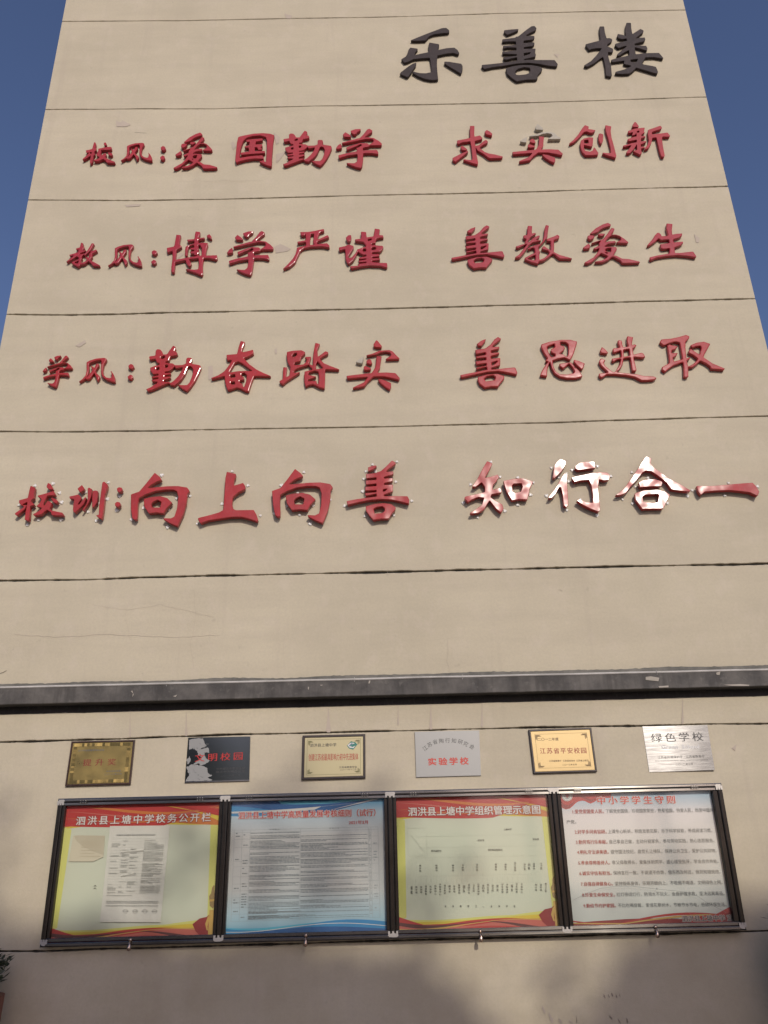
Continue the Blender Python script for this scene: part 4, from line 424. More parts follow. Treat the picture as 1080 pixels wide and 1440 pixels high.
r3|fen|+-1131 5826 -1133 5824 -1135 5819 -1148 5760 -1156 5705 -1158 5699 -1164 5697 -1239 5691 -1242 5690 -1244 5688 -1244 5679 -1239 5645 -1237 5638 -1232 5636 -1203 5635 -1200 5634 -1199 5631 -1200 5626 -1221 5584 -1251 5535 -1258 5526 -1303 5492 -1354 5470 -1357 5468 -1357 5463 -1354 5456 -1349 5455 -1304 5464 -1256 5478 -1251 5479 -1249 5477 -1248 5473 -1244 5437 -1233 5388 -1219 5351 -1215 5346 -1210 5345 -1189 5350 -1149 5366 -1142 5367 -1114 5359 -1071 5332 -1046 5328 -1044 5329 -1042 5332 -1035 5367 -1021 5422 -1006 5468 -1003 5473 -997 5475 -944 5473 -875 5468 -871 5469 -869 5474 -874 5479 -926 5504 -986 5540 -1052 5596 -1089 5643 -1093 5650 -1091 5654 -1055 5672 -1019 5695 -1018 5698 -1018 5702 -1023 5727 -1025 5734 -1029 5736 -1067 5724 -1109 5714 -1114 5715 -1116 5720 -1111 5754 -1099 5791 -1096 5812 -1098 5816 -1101 5818 -1126 5825/+-1144 5619 -1137 5618 -1104 5597 -1052 5550 -1031 5533 -1028 5529 -1028 5527 -1038 5526 -1081 5530 -1134 5529 -1148 5528 -1201 5518 -1206 5518 -1207 5521 -1207 5523 -1197 5548 -1169 5607 -1163 5612/+-1093 5509 -1088 5509 -1084 5506 -1069 5488 -1067 5481 -1069 5431 -1082 5381 -1084 5377 -1087 5376 -1091 5377 -1094 5380 -1097 5403 -1100 5406 -1116 5414 -1119 5419 -1121 5430 -1120 5434 -1118 5435 -1092 5440 -1089 5441 -1087 5444 -1087 5461 -1089 5467 -1092 5470 -1107 5477 -1109 5479 -1110 5485 -1110 5494 -1109 5499/+-1173 5496 -1168 5496 -1165 5493 -1162 5476 -1163 5471 -1167 5469 -1193 5467 -1197 5468 -1199 5469 -1201 5482 -1199 5488/+-1171 5426 -1165 5426 -1163 5423 -1161 5408 -1162 5402 -1165 5401 -1169 5400 -1184 5401 -1189 5403 -1191 5406 -1193 5417 -1192 5423 -1188 5424
r3|ta|+-506 5791 -509 5784 -519 5720 -525 5645 -524 5576 -525 5571 -527 5570 -531 5571 -551 5583 -556 5589 -551 5602 -544 5629 -541 5643 -541 5653 -543 5655 -547 5656 -581 5655 -585 5653 -590 5648 -592 5644 -591 5641 -579 5630 -577 5627 -578 5623 -584 5602 -602 5583 -609 5581 -634 5577 -670 5575 -676 5577 -676 5581 -674 5591 -672 5597 -669 5600 -632 5610 -628 5613 -620 5651 -591 5684 -590 5689 -591 5700 -592 5704 -596 5707 -619 5720 -626 5722 -689 5719 -737 5709 -742 5706 -744 5697 -744 5659 -735 5604 -732 5595 -713 5559 -711 5552 -716 5481 -717 5477 -722 5473 -737 5464 -741 5464 -742 5470 -737 5551 -739 5554 -742 5555 -763 5558 -767 5557 -769 5555 -770 5547 -770 5473 -772 5446 -774 5441 -776 5438 -794 5426 -797 5422 -796 5414 -793 5405 -769 5390 -765 5390 -762 5391 -738 5419 -634 5496 -631 5505 -632 5507 -634 5508 -675 5499 -680 5500 -681 5506 -679 5514 -663 5534 -658 5537 -616 5554 -566 5571 -560 5573 -557 5570 -551 5557 -533 5538 -531 5532 -532 5528 -536 5525 -587 5513 -591 5511 -593 5508 -596 5463 -593 5407 -584 5367 -581 5365 -578 5365 -556 5379 -522 5385 -517 5383 -464 5351 -432 5343 -427 5344 -425 5356 -422 5455 -422 5514 -420 5523 -415 5525 -315 5517 -310 5519 -307 5525 -311 5529 -383 5562 -432 5588 -440 5596 -462 5625 -463 5629 -463 5632 -436 5656 -401 5676 -398 5682 -398 5693 -401 5697 -416 5705 -423 5706 -477 5659 -481 5657 -483 5657 -485 5664 -488 5722 -474 5759 -469 5777 -470 5780 -473 5782 -501 5791/+-669 5693 -663 5692 -660 5685 -659 5678 -663 5671 -668 5664 -671 5661 -688 5654 -693 5654 -694 5657 -695 5665 -692 5674 -681 5689/+-488 5603 -486 5603 -483 5600 -447 5547 -444 5541 -445 5537 -452 5536 -490 5533 -495 5533 -497 5535 -498 5541 -498 5574 -491 5597/+-512 5513 -505 5513 -485 5507 -481 5504 -479 5500 -475 5451 -478 5397 -479 5392 -482 5390 -486 5390 -489 5393 -493 5415 -496 5419 -558 5417 -561 5418 -562 5420 -561 5426 -556 5430 -503 5452 -498 5455 -498 5460 -502 5463 -554 5476 -558 5478 -559 5481 -558 5489 -554 5497 -551 5500
r3|shi|+5 5648 2 5646 1 5642 -3 5594 -11 5538 -33 5496 -42 5485 -48 5482 -168 5471 -241 5462 -247 5459 -248 5454 -243 5436 -242 5433 -238 5431 -84 5442 -77 5440 -77 5438 -79 5434 -108 5394 -160 5368 -194 5349 -197 5346 -197 5344 -195 5338 -189 5337 -155 5343 -102 5355 -98 5359 -70 5401 -26 5444 -22 5446 61 5444 125 5426 175 5409 179 5409 182 5412 189 5425 189 5431 160 5473 154 5479 77 5487 16 5485 9 5487 9 5492 26 5522 29 5529 34 5571 45 5639 44 5643 40 5645/+-62 5621 -77 5609 -82 5603 -83 5596 -83 5580 -81 5577 -77 5575 -48 5565 -42 5565 -36 5572 -34 5577 -41 5606 -44 5611 -47 5614 -57 5620/+-95 5554 -102 5548 -106 5541 -107 5522 -107 5519 -105 5516 -95 5510 -89 5509 -54 5511 -48 5515 -45 5526 -46 5529 -47 5531 -90 5553/+16 5425 14 5424 12 5421 11 5414 11 5410 31 5380 73 5338 100 5319 103 5318 106 5320 115 5341 117 5347 117 5376 115 5384 60 5414/h2 5805 -2 5800 -21 5766 -21 5749 -20 5742 -15 5738 4 5733 38 5729 44 5730 49 5742 49 5746 47 5750 17 5797 10 5803/h105 5706 28 5701 -30 5673 -78 5660 -81 5657 -81 5652 -79 5649 -75 5648 -4 5658 36 5679 75 5686 82 5686 112 5677 116 5671 122 5653 119 5648 81 5620 78 5616 79 5612 97 5610 186 5611 189 5613 191 5617 192 5622 190 5625 167 5652 141 5687 136 5692 114 5704/g-109 5644 -145 5619 -165 5599 -168 5594 -166 5589 -162 5586 -142 5579 -122 5575 -118 5576 -115 5582 -107 5617 -106 5640 -107 5643
r3|shan|+1021 5813 993 5791 956 5740 922 5711 906 5701 830 5689 826 5687 824 5684 824 5678 827 5651 829 5647 831 5645 903 5659 907 5657 909 5650 907 5642 903 5638 831 5623 826 5620 824 5615 825 5609 827 5605 829 5603 903 5609 907 5607 908 5601 907 5592 903 5587 821 5575 818 5571 819 5567 826 5545 828 5542 832 5542 902 5552 906 5550 907 5542 906 5535 901 5531 822 5515 819 5510 821 5503 824 5499 829 5498 903 5517 907 5514 909 5494 904 5491 691 5447 688 5446 686 5442 686 5432 688 5426 695 5421 702 5420 908 5467 1000 5473 1092 5452 1142 5436 1146 5436 1149 5438 1156 5452 1156 5462 1146 5502 1142 5506 1134 5510 1127 5510 1012 5498 952 5494 948 5495 946 5498 947 5504 950 5508 1014 5527 1018 5530 1021 5537 1027 5596 1026 5603 1019 5604 957 5599 953 5601 951 5607 952 5618 957 5623 1017 5640 1022 5645 1022 5654 1018 5659 961 5657 957 5659 955 5664 956 5671 960 5676 1019 5691 1023 5693 1026 5697 1028 5712 1028 5715 1026 5717 978 5713 974 5714 973 5717 975 5723 982 5731 1036 5776 1045 5788 1047 5794 1045 5799 1027 5812/+914 5793 878 5778 844 5749 841 5745 842 5741 850 5730 854 5726 876 5723 881 5725 916 5774 920 5791 918 5794/+996 5573 1001 5572 1000 5569 978 5547 958 5535 955 5534 953 5536 952 5555 955 5561/+987 5451 907 5447 835 5425 830 5422 828 5418 825 5402 825 5394 836 5357 875 5318 881 5317 931 5327 987 5324 992 5329 1004 5350 1043 5399 1045 5405 1046 5420 1045 5426 1041 5430 997 5450/+944 5433 955 5433 969 5422 971 5418 971 5412 965 5396 963 5391 960 5389 894 5380 889 5383 882 5401 881 5406 884 5409 905 5427
r3|si|+1552 5772 1455 5756 1386 5733 1379 5728 1374 5709 1374 5700 1392 5642 1415 5591 1413 5585 1400 5572 1398 5566 1397 5561 1401 5559 1414 5558 1416 5555 1414 5551 1398 5533 1363 5478 1342 5434 1341 5427 1346 5424 1388 5414 1392 5413 1395 5415 1397 5422 1407 5486 1427 5540 1429 5545 1432 5547 1434 5541 1440 5492 1459 5443 1465 5436 1500 5406 1557 5391 1624 5389 1633 5390 1680 5402 1685 5408 1686 5415 1667 5460 1646 5490 1643 5492 1638 5490 1636 5491 1628 5515 1611 5543 1607 5547 1550 5541 1513 5535 1510 5533 1509 5530 1508 5517 1509 5512 1512 5508 1531 5489 1536 5487 1554 5499 1584 5528 1587 5531 1590 5530 1612 5497 1624 5460 1624 5455 1623 5452 1618 5445 1613 5441 1560 5429 1506 5434 1501 5436 1489 5448 1473 5463 1470 5469 1460 5510 1458 5561 1459 5564 1464 5567 1505 5582 1554 5591 1560 5590 1597 5568 1600 5567 1603 5568 1624 5600 1646 5648 1675 5724 1680 5747 1679 5751 1675 5754 1628 5770/+1543 5747 1557 5747 1580 5744 1597 5729 1600 5722 1599 5680 1591 5627 1587 5616 1580 5606 1577 5603 1572 5605 1550 5628 1530 5631 1526 5633 1530 5639 1560 5662 1566 5672 1572 5685 1570 5693 1565 5707 1561 5709 1544 5714 1541 5717 1540 5722 1540 5741 1541 5744/+1482 5729 1487 5729 1488 5725 1488 5706 1487 5700 1483 5696 1460 5683 1451 5670 1449 5664 1451 5656 1459 5641 1482 5630 1483 5625 1481 5613 1480 5610 1476 5608 1453 5602 1448 5606 1439 5622 1429 5657 1427 5668 1427 5701 1429 5705 1432 5707/+1637 5571 1634 5568 1629 5559 1628 5551 1648 5518 1682 5476 1687 5475 1698 5479 1701 5485 1718 5526 1719 5530 1718 5534 1678 5557 1642 5570
r3|jin4|+2114 5794 2107 5792 2103 5788 2095 5744 2095 5736 2098 5697 2098 5693 2096 5691 2091 5689 2065 5686 2058 5687 2057 5692 2054 5711 2056 5740 2055 5747 2051 5751 2036 5757 2032 5757 2021 5751 2018 5745 2019 5716 2026 5689 2025 5683 2021 5681 1977 5676 1972 5673 1966 5664 1964 5658 1967 5638 1968 5634 1971 5632 1984 5632 2028 5649 2031 5647 2032 5643 2028 5595 2027 5590 2025 5587 2020 5585 1954 5576 1950 5574 1949 5571 1946 5557 1947 5551 1950 5546 1958 5542 1963 5543 1989 5561 2015 5567 2019 5566 2020 5564 2018 5557 2002 5513 1960 5449 1957 5446 1954 5445 1942 5445 1938 5447 1913 5473 1888 5503 1884 5511 1878 5532 1880 5538 1892 5556 1893 5561 1890 5564 1870 5576 1863 5578 1852 5572 1847 5567 1838 5547 1838 5539 1849 5508 1876 5470 1895 5447 1896 5442 1891 5439 1826 5431 1824 5429 1823 5426 1822 5412 1823 5405 1834 5392 1839 5390 1857 5397 1884 5418 1890 5421 1956 5419 2041 5408 2107 5391 2114 5388 2160 5357 2166 5355 2209 5354 2261 5358 2270 5361 2286 5372 2289 5378 2285 5383 2270 5394 2185 5401 2129 5419 2041 5431 1979 5441 1973 5444 1976 5448 1998 5464 2026 5503 2029 5509 2044 5567 2048 5573 2069 5577 2094 5580 2099 5578 2100 5572 2098 5454 2099 5451 2102 5450 2126 5446 2129 5447 2132 5450 2136 5456 2138 5461 2131 5559 2132 5576 2133 5581 2136 5583 2140 5583 2208 5574 2221 5579 2226 5583 2226 5589 2219 5615 2215 5620 2204 5627 2197 5627 2140 5610 2137 5610 2135 5611 2134 5617 2136 5666 2139 5669 2148 5672 2152 5674 2168 5695 2170 5701 2168 5705 2157 5711 2152 5711 2139 5706 2136 5707 2135 5710 2136 5723 2153 5775 2154 5779 2153 5782 2148 5784/+1882 5690 1879 5689 1877 5685 1860 5653 1860 5646 1864 5632 1869 5629 1910 5622 1915 5623 1920 5627 1924 5632 1924 5636 1908 5664 1903 5671 1887 5687/+2096 5663 2101 5662 2102 5653 2101 5610 2100 5603 2097 5601 2092 5599 2057 5592 2052 5593 2051 5596 2051 5602 2055 5640 2057 5654 2063 5657
r3|qu|+2597 5795 2538 5776 2468 5761 2390 5755 2386 5753 2383 5750 2370 5729 2369 5723 2371 5718 2388 5697 2394 5692 2409 5694 2446 5713 2497 5727 2506 5726 2526 5719 2530 5717 2532 5711 2532 5670 2530 5561 2528 5555 2524 5553 2463 5536 2460 5535 2458 5537 2455 5562 2456 5569 2458 5571 2478 5581 2484 5585 2499 5609 2501 5616 2500 5617 2497 5618 2456 5617 2454 5619 2453 5622 2456 5638 2458 5641 2461 5643 2482 5649 2488 5651 2508 5676 2511 5682 2510 5684 2507 5686 2468 5693 2447 5702 2443 5703 2439 5701 2426 5692 2424 5686 2422 5591 2415 5523 2409 5517 2351 5483 2348 5478 2344 5462 2344 5458 2346 5454 2365 5435 2370 5433 2393 5454 2448 5493 2520 5521 2526 5522 2528 5521 2528 5517 2527 5483 2513 5387 2514 5384 2517 5381 2527 5375 2532 5374 2549 5382 2553 5387 2561 5440 2566 5469 2567 5471 2575 5470 2600 5472 2607 5474 2653 5511 2672 5531 2676 5533 2681 5531 2714 5509 2742 5481 2745 5475 2748 5456 2751 5452 2848 5441 2852 5442 2857 5445 2863 5453 2863 5455 2861 5458 2773 5507 2710 5568 2710 5573 2728 5609 2782 5690 2786 5698 2785 5700 2782 5703 2737 5724 2676 5716 2626 5694 2620 5690 2618 5684 2619 5677 2626 5669 2630 5666 2635 5666 2669 5677 2695 5679 2699 5678 2701 5675 2703 5665 2703 5659 2682 5605 2680 5601 2677 5599 2673 5602 2643 5630 2617 5657 2614 5657 2611 5655 2597 5637 2593 5632 2592 5627 2592 5618 2593 5612 2626 5591 2653 5558 2655 5555 2655 5551 2651 5545 2613 5508 2574 5486 2570 5485 2568 5486 2566 5493 2566 5538 2570 5542 2588 5551 2593 5558 2597 5568 2596 5570 2593 5570 2570 5565 2567 5566 2566 5568 2571 5639 2583 5716 2585 5721 2587 5725 2618 5756 2621 5762 2626 5776 2625 5780 2622 5783 2603 5794
r4|xiao_b|+-2556 4530 -2559 4526 -2564 4511 -2564 4496 -2561 4491 -2545 4475 -2541 4472 -2516 4472 -2512 4473 -2511 4475 -2512 4479 -2534 4517 -2538 4521 -2551 4528/+-2688 4507 -2690 4503 -2693 4480 -2696 4408 -2702 4404 -2755 4389 -2758 4388 -2759 4386 -2757 4369 -2754 4362 -2740 4346 -2738 4345 -2729 4343 -2717 4334 -2716 4332 -2716 4329 -2761 4291 -2774 4278 -2775 4274 -2773 4270 -2760 4261 -2756 4260 -2753 4261 -2707 4307 -2705 4312 -2698 4334 -2695 4338 -2694 4329 -2695 4283 -2693 4227 -2691 4224 -2689 4222 -2665 4214 -2663 4214 -2661 4217 -2661 4253 -2667 4334 -2663 4337 -2640 4341 -2637 4344 -2636 4348 -2639 4352 -2665 4374 -2667 4378 -2664 4386 -2649 4401 -2647 4405 -2651 4418 -2652 4456 -2651 4489 -2653 4492 -2657 4494 -2683 4507/+-2510 4459 -2562 4441 -2617 4425 -2621 4422 -2621 4418 -2616 4410 -2613 4408 -2605 4406 -2602 4404 -2591 4391 -2589 4386 -2598 4359 -2619 4338 -2620 4335 -2617 4332 -2580 4319 -2577 4317 -2577 4315 -2579 4311 -2598 4292 -2635 4268 -2636 4266 -2635 4264 -2629 4258 -2626 4256 -2622 4256 -2574 4262 -2538 4298 -2534 4300 -2528 4298 -2504 4282 -2501 4278 -2494 4260 -2489 4256 -2439 4251 -2405 4250 -2400 4251 -2400 4254 -2403 4258 -2411 4272 -2416 4276 -2460 4286 -2494 4295 -2501 4300 -2514 4312 -2516 4316 -2515 4319 -2510 4325 -2509 4329 -2507 4353 -2507 4359 -2511 4363 -2534 4376 -2538 4377 -2541 4375 -2558 4339 -2563 4339 -2567 4342 -2567 4347 -2566 4357 -2548 4419 -2545 4420 -2539 4421 -2501 4422 -2491 4425 -2487 4427 -2487 4429 -2488 4432 -2503 4456 -2506 4459/+-2517 4404 -2517 4402 -2514 4396 -2496 4367 -2491 4362 -2473 4354 -2469 4353 -2466 4355 -2459 4367 -2458 4370 -2460 4373 -2476 4389 -2510 4403/+-2699 4368 -2695 4367 -2693 4364 -2693 4349 -2696 4343 -2701 4346 -2722 4346 -2726 4348 -2725 4351 -2720 4356 -2709 4363
r4|xun|+-2127 4530 -2136 4525 -2138 4517 -2140 4335 -2135 4255 -2137 4251 -2151 4248 -2153 4246 -2150 4241 -2132 4226 -2112 4216 -2111 4216 -2109 4219 -2105 4239 -2103 4330 -2106 4420 -2095 4473 -2094 4500 -2095 4504 -2099 4509 -2121 4529 -2124 4530/+-2295 4505 -2319 4481 -2322 4475 -2320 4470 -2311 4454 -2306 4449 -2297 4444 -2292 4446 -2274 4459 -2272 4464 -2271 4474 -2272 4479 -2278 4487 -2290 4503/+-2237 4482 -2243 4477 -2245 4472 -2235 4391 -2235 4382 -2240 4342 -2265 4298 -2264 4293 -2257 4289 -2253 4289 -2251 4292 -2222 4356 -2210 4409 -2211 4467 -2214 4471 -2228 4479 -2234 4482/+-2190 4456 -2202 4451 -2204 4448 -2204 4444 -2200 4378 -2192 4316 -2191 4312 -2189 4311 -2185 4312 -2176 4320 -2161 4353 -2160 4360 -2159 4404 -2163 4445 -2165 4451 -2171 4454 -2185 4457/+-2314 4425 -2375 4411 -2377 4409 -2378 4407 -2373 4395 -2369 4391 -2342 4386 -2337 4383 -2337 4378 -2339 4337 -2335 4290 -2331 4283 -2323 4275 -2319 4272 -2317 4273 -2314 4275 -2261 4341 -2259 4348 -2247 4393 -2248 4397 -2251 4400 -2255 4402 -2258 4401 -2292 4343 -2296 4340 -2302 4341 -2304 4343 -2304 4346 -2292 4368 -2283 4390 -2283 4395 -2285 4400 -2306 4421 -2310 4425
r4|colon_b|+-2007 4480 -2017 4472 -2019 4468 -2019 4464 -2015 4451 -2013 4445 -2010 4441 -1997 4436 -1992 4435 -1987 4439 -1976 4452 -1976 4457 -1980 4468 -1982 4473 -1985 4476 -2002 4480/+-2007 4357 -2017 4349 -2021 4344 -2021 4339 -2018 4325 -2016 4321 -2012 4319 -1996 4312 -1992 4312 -1988 4315 -1978 4328 -1978 4332 -1982 4345 -1984 4349 -1987 4352
r4|xiang|+-1739 4597 -1743 4593 -1800 4505 -1844 4441 -1849 4438 -1901 4419 -1905 4415 -1906 4409 -1895 4297 -1878 4217 -1873 4213 -1854 4201 -1851 4202 -1845 4205 -1840 4210 -1840 4237 -1845 4320 -1843 4377 -1842 4381 -1839 4384 -1797 4411 -1725 4439 -1645 4450 -1583 4448 -1560 4437 -1555 4433 -1541 4385 -1544 4289 -1557 4229 -1559 4224 -1561 4221 -1584 4209 -1592 4209 -1636 4211 -1639 4209 -1640 4204 -1639 4201 -1636 4199 -1581 4165 -1535 4144 -1529 4143 -1525 4153 -1492 4245 -1476 4331 -1474 4405 -1472 4410 -1460 4433 -1459 4436 -1460 4439 -1475 4461 -1481 4466 -1552 4480 -1634 4480 -1768 4468 -1778 4468 -1778 4471 -1776 4475 -1759 4491 -1753 4496 -1720 4518 -1684 4531 -1680 4534 -1682 4539 -1696 4561 -1734 4594 -1737 4596/+-1683 4396 -1756 4389 -1799 4377 -1804 4374 -1803 4364 -1794 4310 -1757 4255 -1751 4253 -1696 4259 -1648 4251 -1643 4251 -1640 4255 -1624 4291 -1585 4335 -1585 4339 -1588 4343 -1625 4379 -1675 4395/+-1699 4364 -1695 4363 -1685 4358 -1671 4350 -1668 4346 -1668 4340 -1673 4303 -1675 4301 -1679 4301 -1730 4302 -1736 4303 -1738 4308 -1741 4329 -1740 4336 -1725 4352
r4|shang|+-1179 4592 -1180 4590 -1181 4586 -1188 4542 -1189 4367 -1190 4277 -1192 4270 -1195 4266 -1211 4255 -1220 4250 -1283 4231 -1373 4208 -1376 4206 -1377 4202 -1376 4191 -1373 4185 -1358 4163 -1356 4161 -1353 4161 -1303 4182 -1296 4184 -1128 4208 -1049 4207 -1042 4206 -980 4187 -931 4166 -928 4165 -926 4166 -921 4176 -922 4184 -935 4223 -954 4258 -958 4263 -974 4264 -1093 4265 -1100 4268 -1113 4276 -1116 4280 -1125 4317 -1123 4366 -1121 4372 -1118 4377 -1083 4412 -1033 4440 -1030 4446 -1030 4463 -1032 4468 -1045 4489 -1047 4492 -1050 4494 -1114 4474 -1119 4475 -1121 4479 -1121 4511 -1109 4542 -1107 4565 -1108 4571 -1110 4573 -1114 4575 -1173 4592
r4|xiang|+-650 4604 -654 4600 -713 4510 -759 4445 -765 4442 -819 4422 -823 4418 -823 4412 -812 4299 -794 4217 -790 4212 -769 4201 -766 4201 -760 4204 -755 4209 -754 4237 -760 4322 -758 4379 -757 4384 -754 4387 -710 4414 -635 4443 -552 4454 -487 4452 -463 4441 -457 4437 -443 4388 -446 4290 -459 4230 -461 4224 -464 4221 -488 4209 -496 4208 -541 4211 -546 4209 -546 4204 -545 4201 -542 4198 -485 4164 -436 4142 -431 4142 -426 4152 -392 4245 -375 4332 -373 4408 -371 4414 -358 4437 -357 4440 -358 4443 -374 4466 -380 4470 -454 4485 -540 4484 -680 4473 -690 4473 -691 4475 -688 4479 -670 4496 -664 4501 -629 4523 -592 4536 -588 4540 -589 4545 -605 4567 -644 4601 -647 4603/+-591 4399 -667 4392 -712 4380 -717 4377 -716 4367 -707 4311 -668 4255 -662 4254 -605 4259 -555 4252 -549 4252 -546 4256 -529 4292 -489 4337 -489 4341 -492 4345 -530 4382 -583 4398/+-608 4367 -603 4366 -593 4360 -579 4352 -575 4349 -575 4342 -581 4305 -583 4303 -587 4302 -640 4303 -646 4305 -649 4310 -652 4331 -651 4338 -634 4355
r4|shan_d|+106 4660 102 4657 63 4615 19 4573 -3 4563 -15 4561 -20 4556 -25 4554 -95 4548 -98 4547 -100 4544 -98 4515 -97 4512 -95 4510 -90 4510 -24 4516 -20 4514 -19 4507 -20 4499 -23 4496 -94 4492 -99 4491 -101 4488 -101 4484 -102 4462 -100 4457 -95 4456 -24 4463 -20 4460 -20 4449 -21 4445 -25 4443 -104 4438 -106 4436 -107 4432 -108 4407 -106 4405 -104 4405 -26 4407 -21 4405 -21 4398 -22 4392 -26 4390 -107 4385 -109 4384 -110 4381 -105 4366 -102 4362 -97 4362 -73 4366 -25 4376 -22 4375 -21 4372 -21 4359 -23 4354 -28 4353 -107 4344 -182 4334 -246 4322 -249 4320 -250 4316 -245 4295 -243 4290 -241 4289 -237 4289 -155 4309 -75 4324 10 4330 93 4324 157 4308 220 4288 223 4287 225 4288 227 4294 229 4321 219 4346 214 4351 123 4355 42 4355 39 4356 37 4358 37 4365 39 4368 100 4390 104 4392 105 4395 108 4443 108 4448 107 4451 103 4452 44 4451 40 4453 39 4457 40 4463 43 4466 102 4480 105 4481 107 4484 108 4504 107 4507 105 4509 46 4506 41 4508 40 4512 41 4517 45 4520 109 4538 114 4542 114 4560 113 4563 111 4566 65 4563 61 4564 60 4566 63 4571 71 4581 129 4626 133 4630 133 4639 130 4645 111 4658/+-26 4621 -54 4617 -80 4606 -82 4604 -83 4600 -83 4576 -82 4571 -80 4570 -77 4571 -43 4585 -18 4605 -15 4610 -17 4616 -20 4621/+55 4417 61 4417 62 4414 47 4400 43 4397 36 4394 32 4394 30 4395 29 4406 31 4411 35 4413/+32 4297 -40 4291 -98 4275 -103 4272 -104 4267 -105 4245 -103 4237 -78 4195 -50 4159 -44 4158 12 4167 63 4166 68 4167 72 4171 91 4206 121 4241 122 4246 123 4255 122 4261 91 4286 84 4288/+12 4269 19 4270 23 4269 39 4255 40 4252 40 4247 38 4233 35 4228 23 4217 17 4215 -31 4211 -37 4212 -39 4216 -44 4244 -45 4248 -43 4251 -19 4265
r4|zhi|+846 4636 843 4631 808 4574 760 4483 721 4427 718 4422 719 4420 722 4419 741 4418 746 4419 787 4451 790 4452 793 4452 796 4448 814 4416 812 4379 810 4373 805 4370 736 4353 661 4338 657 4336 654 4332 652 4322 653 4317 673 4293 677 4290 682 4292 709 4310 756 4330 762 4330 796 4324 799 4323 801 4321 799 4312 782 4268 779 4263 731 4228 689 4202 687 4199 687 4197 689 4194 692 4192 698 4192 748 4198 791 4221 797 4227 822 4271 839 4294 843 4296 845 4296 847 4293 886 4231 920 4197 923 4196 926 4199 942 4228 943 4232 942 4238 937 4262 934 4267 890 4295 857 4321 854 4325 854 4330 859 4345 863 4351 934 4363 938 4366 942 4376 932 4401 928 4405 876 4390 873 4391 872 4393 876 4421 878 4427 903 4456 928 4492 928 4498 921 4518 919 4519 915 4518 869 4502 828 4494 825 4494 823 4496 825 4501 855 4550 885 4611 884 4614 881 4618 852 4635 849 4636/+1106 4483 1040 4479 966 4464 963 4462 961 4460 961 4455 978 4371 1010 4301 1013 4297 1018 4296 1069 4305 1127 4300 1131 4301 1133 4303 1157 4388 1187 4445 1188 4451 1187 4454 1183 4456 1114 4482/+1085 4438 1096 4438 1100 4435 1101 4431 1104 4409 1102 4402 1088 4370 1082 4367 1047 4359 1042 4360 1028 4369 1026 4375 1024 4416 1025 4422 1033 4430 1037 4435 1041 4437
r4|xing|+1423 4641 1412 4637 1391 4624 1366 4584 1345 4488 1346 4482 1353 4474 1356 4474 1359 4477 1418 4534 1459 4596 1462 4618 1461 4623 1429 4640/+1620 4614 1570 4606 1563 4604 1529 4580 1527 4572 1526 4560 1526 4556 1541 4545 1547 4542 1681 4557 1683 4559 1684 4564 1684 4606 1682 4612 1677 4613/+1716 4519 1648 4515 1496 4482 1491 4480 1490 4477 1491 4473 1506 4443 1510 4439 1563 4452 1616 4455 1619 4455 1621 4453 1633 4414 1636 4336 1629 4271 1627 4264 1625 4263 1622 4263 1581 4267 1530 4293 1526 4292 1512 4287 1509 4284 1508 4282 1512 4278 1554 4243 1602 4214 1661 4186 1665 4188 1672 4194 1675 4198 1676 4202 1679 4243 1679 4316 1684 4388 1699 4453 1701 4456 1704 4457 1734 4448 1771 4451 1774 4452 1776 4455 1788 4486 1786 4493 1775 4511 1771 4515 1760 4517/+1438 4514 1433 4510 1406 4474 1371 4413 1318 4348 1295 4316 1293 4310 1295 4308 1299 4308 1317 4310 1324 4313 1351 4340 1383 4396 1388 4399 1396 4398 1399 4392 1405 4339 1403 4251 1406 4244 1417 4233 1421 4231 1425 4233 1436 4244 1439 4247 1440 4251 1451 4456 1459 4500 1459 4503 1457 4506 1442 4514
r4|he|+2092 4650 2087 4646 2067 4624 2021 4556 1970 4489 1897 4394 1853 4352 1814 4326 1811 4323 1812 4321 1831 4320 1847 4321 1892 4338 1938 4394 2009 4467 2042 4507 2048 4511 2068 4523 2075 4525 2114 4518 2157 4479 2215 4421 2234 4378 2242 4364 2245 4360 2312 4346 2375 4337 2380 4337 2383 4339 2387 4347 2387 4350 2385 4352 2323 4399 2247 4448 2187 4502 2142 4547 2136 4554 2118 4588 2119 4593 2129 4626 2129 4631 2125 4634 2100 4647/+2122 4451 2037 4444 2031 4442 2007 4429 2003 4426 2001 4422 2005 4386 2007 4384 2010 4383 2101 4389 2163 4388 2169 4389 2173 4393 2183 4416 2183 4421 2178 4431 2171 4435 2128 4450/+2131 4360 2029 4357 1963 4335 1959 4332 1957 4325 1957 4280 1996 4203 2001 4201 2077 4203 2153 4201 2157 4202 2159 4204 2191 4259 2223 4309 2225 4315 2222 4319 2190 4346 2141 4359/+2129 4324 2133 4324 2135 4322 2140 4316 2141 4311 2124 4260 2122 4256 2120 4254 2080 4251 2020 4259 2017 4260 2015 4263 2013 4294 2013 4300 2017 4305 2035 4318 2043 4320
r4|yi|+2874 4403 2800 4399 2560 4382 2446 4385 2443 4384 2441 4380 2446 4336 2458 4311 2461 4308 2466 4310 2493 4331 2500 4334 2572 4340 2688 4342 2771 4332 2839 4320 2848 4315 2888 4291 2892 4290 2896 4293 2910 4317 2913 4323 2913 4328 2899 4372 2880 4400 2877 4402
'''

